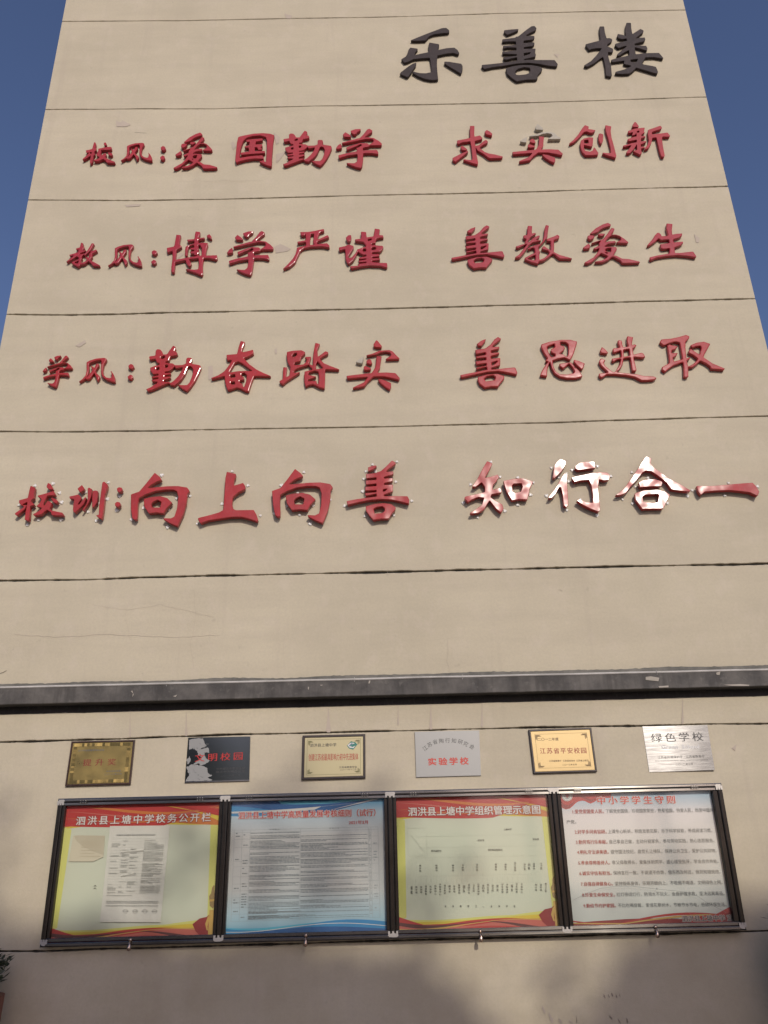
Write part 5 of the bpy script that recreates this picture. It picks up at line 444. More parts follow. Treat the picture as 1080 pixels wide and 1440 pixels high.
# ------------------------------------------------------------------ raised characters
# outlines in millimetres on the wall: + face, h / g = pieces whose paint has peeled off on some copies
INFO = [  # character, label tail, row
 ('乐', 'first of three in the building name at the top right'), ('善', 'middle one of three in the building name at the top right'), ('楼', 'last of three in the building name at the top right'),
 ('校', 'small one opening the first red line'), ('风', 'small one before the colon of the first red line'), (':', 'first red line'),
 ('爱', 'first big one after the colon of the first red line'), ('国', 'framed one in the left group of the first red line'), ('勤', 'third big one of the left group in the first red line'), ('学', 'last of the left group in the first red line'),
 ('求', 'first of the right group in the first red line'), ('实', 'its top strokes peeled to grey foam, in the first red line'), ('创', 'third of the right group in the first red line'), ('新', 'last one of the first red line, at the right edge'),
 ('教', 'small one opening the second red line'), ('风', 'small one before the colon of the second red line'), (':', 'second red line'),
 ('博', 'first big one after the colon of the second red line'), ('学', 'second big one of the second red line'), ('严', 'third big one of the second red line, long left stroke'), ('谨', 'last of the left group in the second red line'),
 ('善', 'first of the right group in the second red line'), ('教', 'big one in the right group of the second red line'), ('爱', 'third of the right group in the second red line'), ('生', 'last one of the second red line'),
 ('学', 'small one opening the third red line'), ('风', 'small one before the colon of the third red line'), (':', 'third red line'),
 ('勤', 'first big one after the colon of the third red line'), ('奋', 'second big one of the third red line'), ('踏', 'third big one of the third red line'), ('实', 'one dot peeled grey, last of the left group, third red line'),
 ('善', 'first of the right group in the third red line'), ('思', 'second of the right group in the third red line'), ('进', 'third of the right group in the third red line'), ('取', 'last one of the third red line'),
 ('校', 'small one opening the lowest line'), ('训', 'small one before the colon of the lowest line'), (':', 'lowest line'),
 ('向', 'left of the two alike in the lowest line, just after the colon'), ('上', 'between the two alike characters of the lowest line'), ('向', 'right of the two alike in the lowest line'), ('善', 'last of the left group in the lowest line'),
 ('知', 'first of the right group in the lowest line'), ('行', 'shining white in the sun in the lowest line'), ('合', 'roof shaped third of the right group in the lowest line'), ('一', 'single horizontal stroke ending the lowest line'),
]
CLIPS = {36: (10,660,[(312,183),(588,265),(612,370),(130,403),(272,455),(228,625),(350,570),(605,568),(515,160)]),
 37: (85,660,[(540,148),(528,332),(425,385),(312,478),(403,578),(283,258)]),
 38: (85,660,[(665,306),(632,462)]),
 39: (170,655,[(458,105),(778,340),(538,493),(256,472),(120,603),(525,690),(628,366)]),
 40: (265,650,[(492,102),(668,262),(378,468),(98,692),(808,600)]),
 41: (370,650,[(458,112),(748,425),(270,492),(564,488),(125,577),(410,592),(530,692),(390,343),(205,260)]),
 42: (470,640,[(705,74),(430,106),(355,184),(330,268),(320,408),(692,300),(118,570),(872,515),(343,685),(672,678),(465,186)]),
 43: (635,635,[(445,115),(547,285),(215,370),(133,577),(295,742),(600,668),(745,292),(922,348),(888,485),(745,597)]),
 44: (750,635,[(203,183),(287,293),(372,252),(436,208),(722,165),(872,277),(396,335),(150,497),(378,658),(530,540),(717,717)]),
 45: (850,635,[(308,233),(490,298),(348,395),(205,538),(316,585),(707,580),(935,503)]),
 46: (945,635,[(228,436),(175,499),(635,353),(962,392),(595,494)])}
def inset(L, d):
    """move a closed loop inwards (to its left) by d"""
    n = len(L); out = []
    for i in range(n):
        a, p, c = L[i-1], L[i], L[(i+1) % n]
        e1 = (p-a).normalized(); e2 = (c-p).normalized(); n1 = Vector((-e1.y, e1.x)); n2 = Vector((-e2.y, e2.x))
        nn = n1+n2
        nn = n1 if nn.length < .2 else nn.normalized()
        out.append(p + nn*d/max(.55, nn.dot(n1)))
    return out
def loops_to_mesh(name, loops, back, front, bev, res, cx, cz):
    LL = []
    for L in loops:
        n = len(L)//2; LL.append([Vector((L[2*i]/1000-cx, L[2*i+1]/1000-cz)) for i in range(n)])
    def area(P): return sum(P[i-1].x*P[i].y-P[i].x*P[i-1].y for i in range(len(P)))/2
    def inside(q, P):
        c = False
        for i in range(len(P)):
            a, d = P[i-1], P[i]
            if (a.y > q.y) != (d.y > q.y) and q.x < a.x+(q.y-a.y)*(d.x-a.x)/(d.y-a.y): c = not c
        return c
    for k, P in enumerate(LL):
        hole = sum(inside(P[0], Q) for m, Q in enumerate(LL) if m != k) % 2
        if (area(P) > 0) == bool(hole): P.reverse()          # outer loops anticlockwise, holes clockwise
    v = []; f = []
    steps = [(0, 0)] + [(bev*(1-math.cos(math.pi/2*i/res)), bev*math.sin(math.pi/2*i/res)) for i in range(1, res+1)]
    face_v = []; face_e = []
    for P in LL:
        n = len(P); rings = [[(p.x, -back, p.y) for p in P]]
        for ins, up in steps:
            Q = inset(P, ins) if ins else P
            rings.append([(p.x, -(front-bev+up), p.y) for p in Q])
        b0 = len(v)
        for r in rings: v += r
        for r in range(len(rings)-1):
            for i in range(n):
                j = (i+1) % n; a = b0+r*n
                f.append((a+i, a+j, a+n+j, a+n+i))
        Q = inset(P, steps[-1][0]); k0 = len(face_v); face_v += Q; face_e += [(k0+i, k0+(i+1) % n) for i in range(n)]
    from mathutils.geometry import delaunay_2d_cdt
    ov, oe, of, *_r = delaunay_2d_cdt(face_v, face_e, [], 0, 1e-6)
    b0 = len(v); v += [(p.x, -front, p.y) for p in ov]
    ins = [inset(P, steps[-1][0]) for P in LL]
    for tri in of:
        c = sum((ov[i] for i in tri), Vector((0, 0)))/len(tri)
        if sum(inside(c, P) for P in ins) % 2:
            a, d, e = (ov[i] for i in tri[:3])
            tri = list(tri)
            if (d-a).cross(e-a) < 0: tri.reverse()
            f.append(tuple(b0+i for i in tri))
    me = bpy.data.meshes.new(name); me.from_pydata(v, [], f); me.update()
    return me
MATS = {'black': M_BLACK, 'r1': M_RED1, 'r2': M_RED2, 'r3': M_RED3, 'r4': M_RED4}
SPEC = {'black': (.004,.030,.0025,1), 'r1': (.004,.035,.0025,1), 'r2': (.004,.035,.008,3), 'r3': (.004,.035,.008,3), 'r4': (.018,.055,.003,1)}
ROWN = {'black': 'characters of the building name', 'r1': 'characters of the first red line', 'r2': 'characters of the second red line', 'r3': 'characters of the third red line', 'r4': 'characters of the lowest red line'}
clip_me = None
def clip_mesh():
    mb = MB()
    n = 12
    for r, y in ((.0125, .003), (.011, -.003), (.007, -.006), (.003, -.005)):
        for k in range(n):
            t = 2*math.pi*k/n; q = r*(1+.18*math.sin(3*t+1)+.1*math.sin(5*t)); mb.v.append((q*math.cos(t), y, q*math.sin(t)))
    for i in range(3):
        for k in range(n): mb.f.append((i*n+k, i*n+(k+1) % n, (i+1)*n+(k+1) % n, (i+1)*n+k)); mb.m.append(0)
    mb.f.append(tuple(range(3*n, 4*n))); mb.m.append(0)
    me = mb.mesh('fixing_clip'); me.materials.append(M_CLIP); return me
M_CLIP = mat('silicone_blob', (.74,.73,.69), .35); M_CLIP.node_tree.nodes['Principled BSDF'].inputs['Coat Weight'].default_value = .5
def build_letters():
    global clip_me
    clip_me = clip_mesh()
    for k, line in enumerate(GLYPHS.strip().split('\n')):
        mt, gl, body = line.split('|')
        loops = [(s[0], [int(v) for v in s[1:].split()]) for s in body.split('/')]
        allx = [v for _, L in loops for v in L[::2]]; allz = [v for _, L in loops for v in L[1::2]]
        cx = (min(allx)+max(allx))/2000; cz = (min(allz)+max(allz))/2000
        ch, tail = INFO[k]; back, front, bev, res = SPEC[mt]
        colr = 'dark' if mt == 'black' else 'red'
        if ch == ':':
            root = empty('colon', (cx, WALL, cz), f'red raised colon of two dots in the {tail}', 'colon')
            for _, L in loops:
                me = loops_to_mesh('dot', [L], back, front, bev, res, cx, cz)
                for m_ in [MATS[mt]]: me.materials.append(m_)
                o = link('dot', me); o.parent = root
        else:
            plain = []; grey = []
            for g_, L in loops:
                is_grey = (gl == 'shi') and (g_ == 'g' or (g_ == 'h' and mt == 'r1'))
                (grey if is_grey else plain).append(L)
            me = loops_to_mesh('raised_character', plain, back, front, bev, res, cx, cz); me.materials.append(MATS[mt])
            root = link('raised_character', me); root.location = (cx, WALL, cz)
            adj = 'dark brown raised' if mt == 'black' else 'red raised'
            tag(root, f'{adj} {ch}, {tail}', 'character')
            for L in grey:
                me = loops_to_mesh('peeled_stroke', [L], back, front, bev, res, cx, cz); me.materials.append(M_GREY)
                o = link('peeled_stroke', me); o.parent = root; o['label'] = 'grey bare foam stroke whose red face is gone'
        root['group'] = ROWN[mt]
        if k in CLIPS:
            ox, oy, P = CLIPS[k]
            for i, (x, y) in enumerate(P):
                p = at(ox+x/8, oy+y/8, .006)
                o = link('fixing_clip', clip_me); o.parent = root
                o.location = (p.x-cx, -.004, p.z-cz); o.rotation_euler = (0, random.uniform(0, 6.28), 0)
                s_ = random.uniform(.85, 1.3); o.scale = (s_, 1, s_)
build_letters()

# ------------------------------------------------------------------ flat print
def tmesh(s, spacing=1.0, bold=0.0):
    cu = bpy.data.curves.new('t', 'FONT'); cu.body = s; cu.size = 1; cu.space_character = spacing; cu.resolution_u = 2
    o = bpy.data.objects.new('tmp', cu); COL.objects.link(o)
    dg = bpy.context.evaluated_depsgraph_get(); dg.update()
    me = bpy.data.meshes.new_from_object(o.evaluated_get(dg))
    bpy.data.objects.remove(o); bpy.data.curves.remove(cu)
    vs = [(v.co.x, v.co.y) for v in me.vertices]; fs = [tuple(p.vertices) for p in me.polygons]
    bpy.data.meshes.remove(me); return vs, fs
class Print:
    """collects flat print that lies `dep` in front of the wall"""
    def __init__(s, dep): s.mb = MB(); s.dep = dep
    def text(s, t, a, b, h, m=0, spacing=1.0, bold=0.0, lift=0.0, full=True):
        """fit text between the measured points a and b (its lower corners); h = its height at a"""
        vs, fs = tmesh(t, spacing, bold)
        if not vs: return
        A = at(a[0], a[1], s.dep+lift); B = at(b[0], b[1], s.dep+lift); H = at(a[0], a[1]-h, s.dep+lift).z - A.z
        x0 = min(v[0] for v in vs); x1 = max(v[0] for v in vs); y0 = min(v[1] for v in vs); y1 = max(v[1] for v in vs)
        per = (B.x-A.x)/(x1-x0); pv = H/(y1-y0)
        offs = [(0, 0)]
        if bold > .028: offs = [(bold*math.cos(k*math.pi/4), bold*math.sin(k*math.pi/4)) for k in range(8)] + offs
        elif bold > .014: offs = [(-bold, 0), (bold, 0), (0, bold*.6), (0, -bold*.6)]
        elif bold > 0: offs = [(-bold, 0), (bold, 0)]
        for k, (ou, ov_) in enumerate(offs):
            b0 = len(s.mb.v); y_ = WALL-s.dep-lift-k*.00004
            for x, y in vs:
                u = (x-x0)/(x1-x0); q = (y-y0)/(y1-y0)
                s.mb.v.append((A.x+(B.x-A.x)*u+ou*per, y_, A.z+(B.z-A.z)*u+H*q+ov_*pv))
            for f in fs: s.mb.f.append(tuple(b0+i for i in f)); s.mb.m.append(m)
    def col(s, t, x, y0, y1, w, m=0, dx=0.0):
        """text set vertically, one character under the other"""
        n = len(t); p = (y1-y0)/n
        for i, c in enumerate(t):
            if c == ' ': continue
            y = y0+p*(i+.85); s.text(c, (x-w/2+dx*i, y), (x+w/2+dx*i, y), p*.78, m, bold=.01)
    def poly(s, pts, m=0, lift=0.0):
        P = [at(x, y, s.dep+lift) for x, y in pts]
        V = [Vector((p.x, p.z, 0)) for p in P]; b0 = len(s.mb.v)
        s.mb.v += [(p.x, WALL-s.dep-lift, p.z) for p in P]
        for t in tessellate_polygon([V]):
            a, b, c = t
            if (V[b]-V[a]).cross(V[c]-V[a]).z < 0: b, c = c, b
            s.mb.f.append((b0+a, b0+b, b0+c)); s.mb.m.append(m)
    def build(s, name, mats, parent): return s.mb.build(name, mats, parent)

def quad(c, dep): return [at(x, y, dep) for x, y in c]
def bil(c, u, v):
    """c = TL, TR, BL, BR measured corners -> measured point at u (right), v (down)"""
    (a, b), (d, e), (f, g), (h, i) = c
    return ((a*(1-u)+d*u)*(1-v)+(f*(1-u)+h*u)*v, (b*(1-u)+e*u)*(1-v)+(g*(1-u)+i*u)*v)

# ------------------------------------------------------------------ notice board
FD = .075    # the frame's front face stands this far off the wall
PD = .030    # posters
board = empty('notice_board', (.03, WALL, 1.75), 'long steel framed glass notice board of four panels under the plaques', 'notice board')
OUT = ((83,1123),(1014,1101),(54.5,1332.5),(1050.5,1308))
OPEN = [((94,1133.7),(310,1128.5),(67,1322),(298,1315)), ((326,1126.3),(540.5,1122.3),(315.5,1314),(543,1308.3)),
        ((557,1121),(770,1117.3),(561.7,1307),(787,1302)), ((788,1116),(1001,1113),(806.5,1300.5),(1033,1296))]
def wz(p, dep=FD): q = at(p[0], p[1], dep); return (q.x, q.z)
def member(name, c, y0, y1, m, bev=.006):
    """frame profile: polygon prism with a chamfered front"""
    n = len(c); C_ = Vector((sum(p[0] for p in c)/n, sum(p[1] for p in c)/n)); mb = MB()
    # inset front
    ins = []
    for i in range(n):
        a, b, d = Vector(c[i-1]), Vector(c[i]), Vector(c[(i+1) % n])
        n1 = Vector((-(b-a).y, (b-a).x)).normalized(); n2 = Vector((-(d-b).y, (d-b).x)).normalized()
        nn = (n1+n2).normalized(); ins.append(b + nn*bev/max(.3, nn.dot(n1)))
    k = len(mb.v)
    mb.v += [(p.x, y0, p.y) for p in ins] + [(p[0], y0+bev*.6, p[1]) for p in c] + [(p[0], y1, p[1]) for p in c]
    mb.f.append(tuple(range(k, k+n))); mb.m.append(0)
    for r in (0, 1):
        for i in range(n):
            j = (i+1) % n; mb.f.append((k+r*n+i, k+(r+1)*n+i, k+(r+1)*n+j, k+r*n+j)); mb.m.append(0)
    return mb.build(name, m, board)
o0, o1, o2, o3 = [wz(p) for p in OUT]
LX0, LX1 = (o0[0]+o2[0])/2, (o1[0]+o3[0])/2            # left and right edge of the frame
ZT = lambda x: o0[1]+(o1[1]-o0[1])*(x-o0[0])/(o1[0]-o0[0])
ZB = lambda x: o2[1]+(o3[1]-o2[1])*(x-o2[0])/(o3[0]-o2[0])
ops = []
for c in OPEN:
    q = [wz(p, FD-.01) for p in c]; xl = (q[0][0]+q[2][0])/2; xr = (q[1][0]+q[3][0])/2
    ops.append((xl, xr, (q[0][1]+q[1][1])/2, (q[2][1]+q[3][1])/2, (q[1][1]-q[0][1])/(xr-xl)))
sl = (o1[1]-o0[1])/(o1[0]-o0[0])
zto = [ops[i][2] for i in range(4)]; zbo = [ops[i][3] for i in range(4)]
inT = lambda x: sum(zto)/4 + sl*(x-(LX0+LX1)/2) + .0
inB = lambda x: sum(zbo)/4 + sl*(x-(LX0+LX1)/2)
Y0, Y1 = WALL-FD, WALL-.006
def ccw(x0, x1, z0, z1, z0b=None, z1b=None): return [(x0, z0), (x1, z0b if z0b is not None else z0), (x1, z1b if z1b is not None else z1), (x0, z1)]
# top and bottom rails: an outer tube and an inner lip per panel
rt = .058
member('top_rail', [(LX0, inT(LX0)+.022), (LX1, inT(LX1)+.022), (LX1, ZT(LX1)), (LX0, ZT(LX0))], Y0, Y1, M_STEEL)
member('bottom_rail', [(LX0, ZB(LX0)), (LX1, ZB(LX1)), (LX1, inB(LX1)-.024), (LX0, inB(LX0)-.024)], Y0, Y1, M_DARKST)
def upright(x0, x1, name='upright', y0=Y0+.001, m=None):
    member(name, [(x0, inB(x0)-.0235), (x1, inB(x1)-.0235), (x1, inT(x1)+.0215), (x0, inT(x0)+.0215)], y0, Y1, m or M_STEELV)
upright(LX0, LX0+.028); upright(LX1-.03, LX1)
for i in range(3):
    a, b = ops[i][1], ops[i+1][0]; mid = (a+b)/2; upright(mid-.016, mid+.016)
# door of each panel: four thin frame pieces, a dark gasket gap and the pane
for i, (xl, xr, zt, zb, s_) in enumerate(ops):
    lo = LX0+.031 if i == 0 else (ops[i-1][1]+xl)/2+.019
    hi = LX1-.033 if i == 3 else (xr+ops[i+1][0])/2-.019
    yf = Y0+.006
    member('door_rail', [(lo, inT(lo)), (hi, inT(hi)), (hi, inT(hi)+.019), (lo, inT(lo)+.019)], yf, WALL-.03, M_STEEL, .003)
    member('door_rail', [(lo, inB(lo)-.021), (hi, inB(hi)-.021), (hi, inB(hi)), (lo, inB(lo))], yf, WALL-.03, M_DARKST, .003)
    member('door_stile', [(lo, inB(lo)+.0005), (xl, inB(xl)+.0005), (xl, inT(xl)-.0005), (lo, inT(lo)-.0005)], yf, WALL-.03, M_STEELV, .003)
    member('door_stile', [(xr, inB(xr)+.0005), (hi, inB(hi)+.0005), (hi, inT(hi)-.0005), (xr, inT(xr)-.0005)], yf, WALL-.03, M_STEELV, .003)
    g = MB(); g.face([(lo+.001, Y0+.022, inB(lo)-.004), (hi-.001, Y0+.022, inB(hi)-.004), (hi-.001, Y0+.022, inT(hi)+.004), (lo+.001, Y0+.022, inT(lo)+.004)])
    g.build('glass_pane', M_GLASS, board)
    # lock knob in the middle of the lower rail
    xm = (lo+hi)/2; zk = ZB(xm)-.012
    mb = MB()
    mb.tube([(xm, Y0+.003, zk+.042), (xm, Y0-.006, zk+.042)], .011, 14)
    mb.tube([(xm, Y0-.006, zk+.034), (xm, Y0-.012, zk+.022), (xm, Y0-.014, zk+.014), (xm, Y0-.015, zk+.002), (xm, Y0-.015, zk-.014), (xm, Y0-.014, zk-.019)], [.005, .008, .0085, .0125, .0125, .005], 14)
    mb.build('lock', [paint('lock_brass', (.42,.30,.22), (.5,.38,.30), .25)], board, True).data.materials[0].node_tree.nodes['Principled BSDF'].inputs['Metallic'].default_value = .9
    # hinges: two small plates with screws at the top edge
    for f_ in (.13, .86):
        xh = lo+(hi-lo)*f_; zh = (inT(xh)+.0215+ZT(xh))/2-.012
        mb = MB(); mb.box(xh-.024, xh+.024, Y0-.003, Y0+.002, zh-.010, zh+.012)
        mb.tube([(xh-.022, Y0-.005, zh+.0), (xh+.022, Y0-.005, zh+.0)], .0035, 8)
        h_ = mb.build('hinge', M_DARKST, board)
        mb = MB()
        for dx in (-.016, 0, .016):
            for dz in (-.007, .008): mb.tube([(xh+dx, Y0-.004, zh+dz), (xh+dx, Y0-.0052, zh+dz)], .0026, 8)
        sc = mb.build('screw', M_WELD); sc.parent = h_; sc.matrix_parent_inverse = Matrix.Identity(4)
        sc.matrix_parent_inverse = Matrix.Translation(-Vector(board.location)) if False else h_.matrix_world.inverted() if False else Matrix.Identity(4)
# ground weld patches where the profiles meet
for xm, wd in ((LX0+.02, .032), ((ops[0][1]+ops[1][0])/2, .05), ((ops[1][1]+ops[2][0])/2, .05), ((ops[2][1]+ops[3][0])/2, .05), (LX1-.02, .032)):
    for top in (True, False):
        mb = MB(); z = inT(xm)+.018 if top else inB(xm)-.018; sg = 1 if top else -1
        pts = []
        for i in range(16):
            t = 2*math.pi*i/16; r = 1+random.uniform(-.12, .12)
            pts.append((xm+wd*(.75 if top else .6)*r*math.cos(t), z+sg*.010+(.016 if top else .012)*r*math.sin(t)))
        pts = [(min(max(x, LX0+.007), LX1-.007), min(z_, ZT(x)-.007) if top else max(z_, ZB(x)+.007)) for x, z_ in pts]
        mb.face([(x, Y0-.0012, z_) for x, z_ in pts])
        for dx in (-.5, 0, .5): mb.box(xm+wd*dx-.006, xm+wd*dx+.006, Y0-.0024, Y0+.004, z-sg*.001-.014, z-sg*.001+.012)
        mb.build('weld_patch', M_WELD, board)
# back sheet and the dark inner returns
mb = MB(); mb.face([(LX0+.02, WALL-.012, ZB(LX0)+.02), (LX1-.02, WALL-.012, ZB(LX1)+.02), (LX1-.02, WALL-.012, ZT(LX1)-.02), (LX0+.02, WALL-.012, ZT(LX0)-.02)])
mb.build('back_sheet', M_GAP, board)

# ---- posters
def pm(name, c, r=.45): return mat('print_'+name, tuple(v*.86+.008 for v in c), r)
P_RED, P_DRED, P_ORG, P_YEL, P_LYEL, P_GOLD = pm('red',(.44,.025,.02)), pm('deep_red',(.26,.015,.015)), pm('orange',(.55,.17,.03)), pm('yellow',(.62,.48,.04)), pm('lemon',(.60,.60,.16)), pm('gold',(.55,.35,.08))
P_PINK, P_DARK, P_BR = pm('salmon',(.50,.12,.09)), pm('shade_red',(.10,.02,.02)), pm('bronze',(.30,.20,.07))
P_BLUE, P_LBLUE, P_CYAN, P_WHITE = pm('blue',(.012,.10,.30)), pm('mid_blue',(.03,.24,.50)), pm('cyan',(.10,.45,.60)), pm('white',(.66,.65,.62))
def field_mat(name, stops, axis='Z', z0=1.1, z1=2.1, r=.45):
    m = mat(name, stops[0][1], r); n = N(m)
    g = n.t.nodes.new('ShaderNodeNewGeometry'); sx = n.t.nodes.new('ShaderNodeSeparateXYZ'); n.t.links.new(g.outputs['Position'], sx.inputs[0])
    mr = n.t.nodes.new('ShaderNodeMapRange'); mr.inputs['From Min'].default_value = z0; mr.inputs['From Max'].default_value = z1
    n.t.links.new(sx.outputs[axis], mr.inputs['Value']); n.set('Base Color', n.ramp(mr.outputs[0], stops)); return m
P_PALE = pm('pale_green', (.60,.62,.50))
def poster_base(i, label, m):
    c = OPEN[i]; xl, xr, zt, zb, s_ = ops[i]
    a = xl-.018; b = xr+.018
    mb = MB(); q = [(a, inB(a)-.018), (b, inB(b)-.018), (b, inT(b)+.016), (a, inT(a)+.016)]
    mb.quadbox(q, WALL-PD, WALL-PD+.006)
    o = mb.build('poster', m); tag(o, label, 'poster', 'posters behind the glass of the notice board'); return o
def corner(i):
    """measured corners of the poster plane seen through the opening"""
    return OPEN[i]
def wave(c, top, bot, P, m, lift, n=24):
    """band between two curves v = f(u)"""
    up = [bil(c, k/n, top(k/n)) for k in range(n+1)]; dn = [bil(c, k/n, bot(k/n)) for k in range(n, -1, -1)]
    P.poly(up+dn, m, lift)
sn = math.sin
def red_frame_art(i, root):
    c = OPEN[i]; c = tuple((x+dx, y+dy) for (x, y), (dx, dy) in zip(c, ((-4,-4),(4,-4),(-5,3),(5,3))))
    P = Print(PD+.0006)
    wave(c, lambda u: -.02, lambda u: .19-.035*u-.02*sn(u*5), P, 3, 0)                   # yellow under the red
    wave(c, lambda u: -.02, lambda u: .178-.02*u-.03*sn(u*4.2), P, 2, .0004)             # orange
    wave(c, lambda u: -.02, lambda u: .165+.02*sn(u*3)-.145*max(0,u-.62)**1.0/.38*.9, P, 0, .0008)   # red
    for k, (a, b, h, m) in enumerate(((.0,.55,.02,2),(.1,.75,.012,6),(.25,.8,.01,2),(.05,.5,.008,6))):
        wave(c, lambda u: .02+.03*k+a*.1+.10*sn(u*3.0+.4*k)*u, lambda u: .02+.03*k+a*.1+.10*sn(u*3.0+.4*k)*u+h*sn(math.pi*u), P, m, .0012+.0003*k)
    wave(c, lambda u: .05+.22*(u-.55)**2*3-.02 if u > .55 else .03, lambda u: .03+.20*(u-.62)*1.2 if u > .62 else .03, P, 3, .0026)
    wave(c, lambda u: .02+.16*max(0,u-.7), lambda u: .035+.34*max(0,u-.74), P, 0, .0029)
    # lemon borders left, right and along the bottom
    P.poly([bil(c,0,.16), bil(c,.07,.19), bil(c,.065,.90), bil(c,0,.93)], 4, .0003)
    P.poly([bil(c,.93,.15), bil(c,1,.13), bil(c,1,.93), bil(c,.945,.86)], 4, .0003)
    wave(c, lambda u: .91+.012*sn(u*7)-.06*max(0,u-.7)/.3, lambda u: 1.0, P, 4, .0005)
    wave(c, lambda u: .925+.010*sn(u*6+.4)-.09*max(0,u-.62), lambda u: 1.02, P, 3, .0009)
    wave(c, lambda u: .885+.065*min(1,u/.16)-.03*sn(max(0,u-.3)*4.0)+.004*sn(u*9), lambda u: 1.02, P, 0, .0013)
    wave(c, lambda u: .965-.075*max(0,u-.35)-.01*sn(u*11), lambda u: .99-.04*max(0,u-.4)+.012*sn(u*9), P, 6, .0017)
    wave(c, lambda u: .93+.05*u+.02*sn(u*8), lambda u: .945+.05*u+.03*sn(u*8+.3), P, 7, .0021)
    wave(c, lambda u: .955+.03*sn(u*5+1), lambda u: .965+.035*sn(u*5+1.1), P, 5, .0023)
    P.poly([bil(c,*q) for q in ((.86,.90),(.90,.86),(.94,.85),(.97,.82),(1,.84),(1,1),(.92,1),(.88,.95))], 1, .0025)
    # carved stone column at the right edge
    P.poly([bil(c,*q) for q in ((.955,.80),(.985,.80),(.99,1.0),(.955,1.0))], 5, .0028)
    P.poly([bil(c,*q) for q in ((.948,.70),(.958,.68),(.985,.68),(.992,.70),(.990,.76),(.975,.79),(.955,.77))], 8, .0031)
    P.poly([bil(c,*q) for q in ((.958,.69),(.962,.64),(.972,.62),(.978,.625),(.976,.65),(.982,.69))], 8, .0034)
    P.poly([bil(c,*q) for q in ((.952,.725),(.99,.72),(.99,.735),(.952,.74))], 5, .0036)
    P.poly([bil(c,*q) for q in ((.945,.945),(.935,.90),(.95,.84),(.958,.86),(.95,.92),(.955,.95))], 5, .0034)
    return P.build('printed_ribbon', [P_RED, P_DRED, P_ORG, P_YEL, P_LYEL, P_GOLD, P_PINK, P_DARK, P_BR], root)
TD = PD+.0045
M_PALE1 = pm('pale_green_field', (.56,.59,.48))
p1 = poster_base(0, 'red and yellow poster with two sheets stuck on it, leftmost in the notice board', M_PALE1)
red_frame_art(0, p1)
def title(root, s, a, b, h, m, sp=1.0, bold=.02, out=None):
    if out:
        P = Print(TD-.0008); P.text(s, a, b, h, 0, sp, .065); P.build('title_outline', out, root)
    P = Print(TD); P.text(s, a, b, h, 0, sp, bold); return P.build('title', m, root)
title(p1, '泗洪县上塘中学校务公开栏', (106.5,1160.5), (296,1155), 12.3, P_WHITE, 1.30, .018, P_DRED)
P = Print(TD); P.poly([(131,1247),(134,1244.5),(136,1247),(134,1245.8)]); P.poly([(130.5,1250.5),(133.5,1248.2),(136,1250.5),(133.5,1249.4)]); P.build('printed_mark', M_INK, p1)
# papers taped over it
def sheet(name, label, c, dep, m, nx, ny, amp, seed, curl=0):
    mb = MB()
    for j in range(ny+1):
        for i in range(nx+1):
            x, y = bil(c, i/nx, j/ny); p = at(x, y, dep)
            d = amp*(noise.noise(Vector((p.x*14+seed, p.z*14, seed)))+.6*noise.noise(Vector((p.x*40, p.z*18, seed+4))))
            d += curl*max(0, j/ny-.85)/.15*.5 + (curl*max(0, .08-j/ny)/.08*.5)
            mb.v.append((p.x, WALL-dep-max(0, d+amp*.8), p.z))
    for j in range(ny):
        for i in range(nx):
            a = j*(nx+1)+i; mb.f.append((a, a+nx+1, a+nx+2, a+1)); mb.m.append(0)
    o = mb.build(name, m, None, True); tag(o, label, 'paper'); return o
M_PAPER = mat('white_paper', (.54,.53,.49), .8); M_PAPER2 = mat('yellowed_paper', (.50,.46,.36), .8); M_PAPER3 = mat('yellowed_paper_back', (.43,.39,.30), .8)
SH = ((154.9,1161.7),(239.2,1160.8),(140.8,1296.5),(226,1297))
sh = sheet('notice_sheet', 'long white wrinkled sheet with fine print and four round stamps on the leftmost poster', SH, PD+.006, M_PAPER, 34, 44, .0035, 3, .004)
def fine_rows(P, c, v0, v1, nrow, u0, u1, m, fill, rnd, hh=.55, wmin=.004, wmax=.03):
    """rows of print too small to read: short dashes"""
    dv = (v1-v0)/nrow
    for r in range(nrow):
        if rnd.random() > fill(v0+dv*r): continue
        u = u0; end = u1 if rnd.random() < .6 else u0+(u1-u0)*rnd.uniform(.3, 1)
        while u < end:
            w_ = rnd.uniform(wmin, wmax); e = min(end, u+w_); v = v0+dv*r
            pts = [bil(c, u, v), bil(c, u, v+dv*hh), bil(c, e, v+dv*hh), bil(c, e, v)]
            Q = [at(x, y, P.dep) for x, y in pts]; P.mb.face([(q.x, WALL-P.dep, q.z) for q in Q], m)
            u = e + rnd.uniform(.0015, .004)
def gridlines(P, c, us, vs, u0, u1, v0, v1, t, m):
    for v in vs:
        Q = [at(*bil(c, a, b), P.dep) for a, b in ((u0, v), (u0, v+t), (u1, v+t), (u1, v))]; P.mb.face([(q.x, WALL-P.dep, q.z) for q in Q], m)
    for u in us:
        Q = [at(*bil(c, a, b), P.dep) for a, b in ((u, v0), (u, v1), (u+t*.9, v1), (u+t*.9, v0))]; P.mb.face([(q.x, WALL-P.dep, q.z) for q in Q], m)
R = random.Random(5)
M_FINE = mat('fine_print', (.33,.33,.31), .7); M_FINE2 = mat('faint_print', (.42,.42,.39), .7)
P = Print(PD+.0155)
fine_rows(P, SH, .085, .10, 1, .12, .88, 0, lambda v: 1, R, .8, .01, .03)
fine_rows(P, SH, .135, .70, 56, .60, .93, 1, lambda v: .75, R, .5)
for u0, u1 in ((.06,.20),(.24,.36),(.38,.52)): fine_rows(P, SH, .135, .70, 40, u0, u1, 1, lambda v: .42, R, .5, .01, .05)
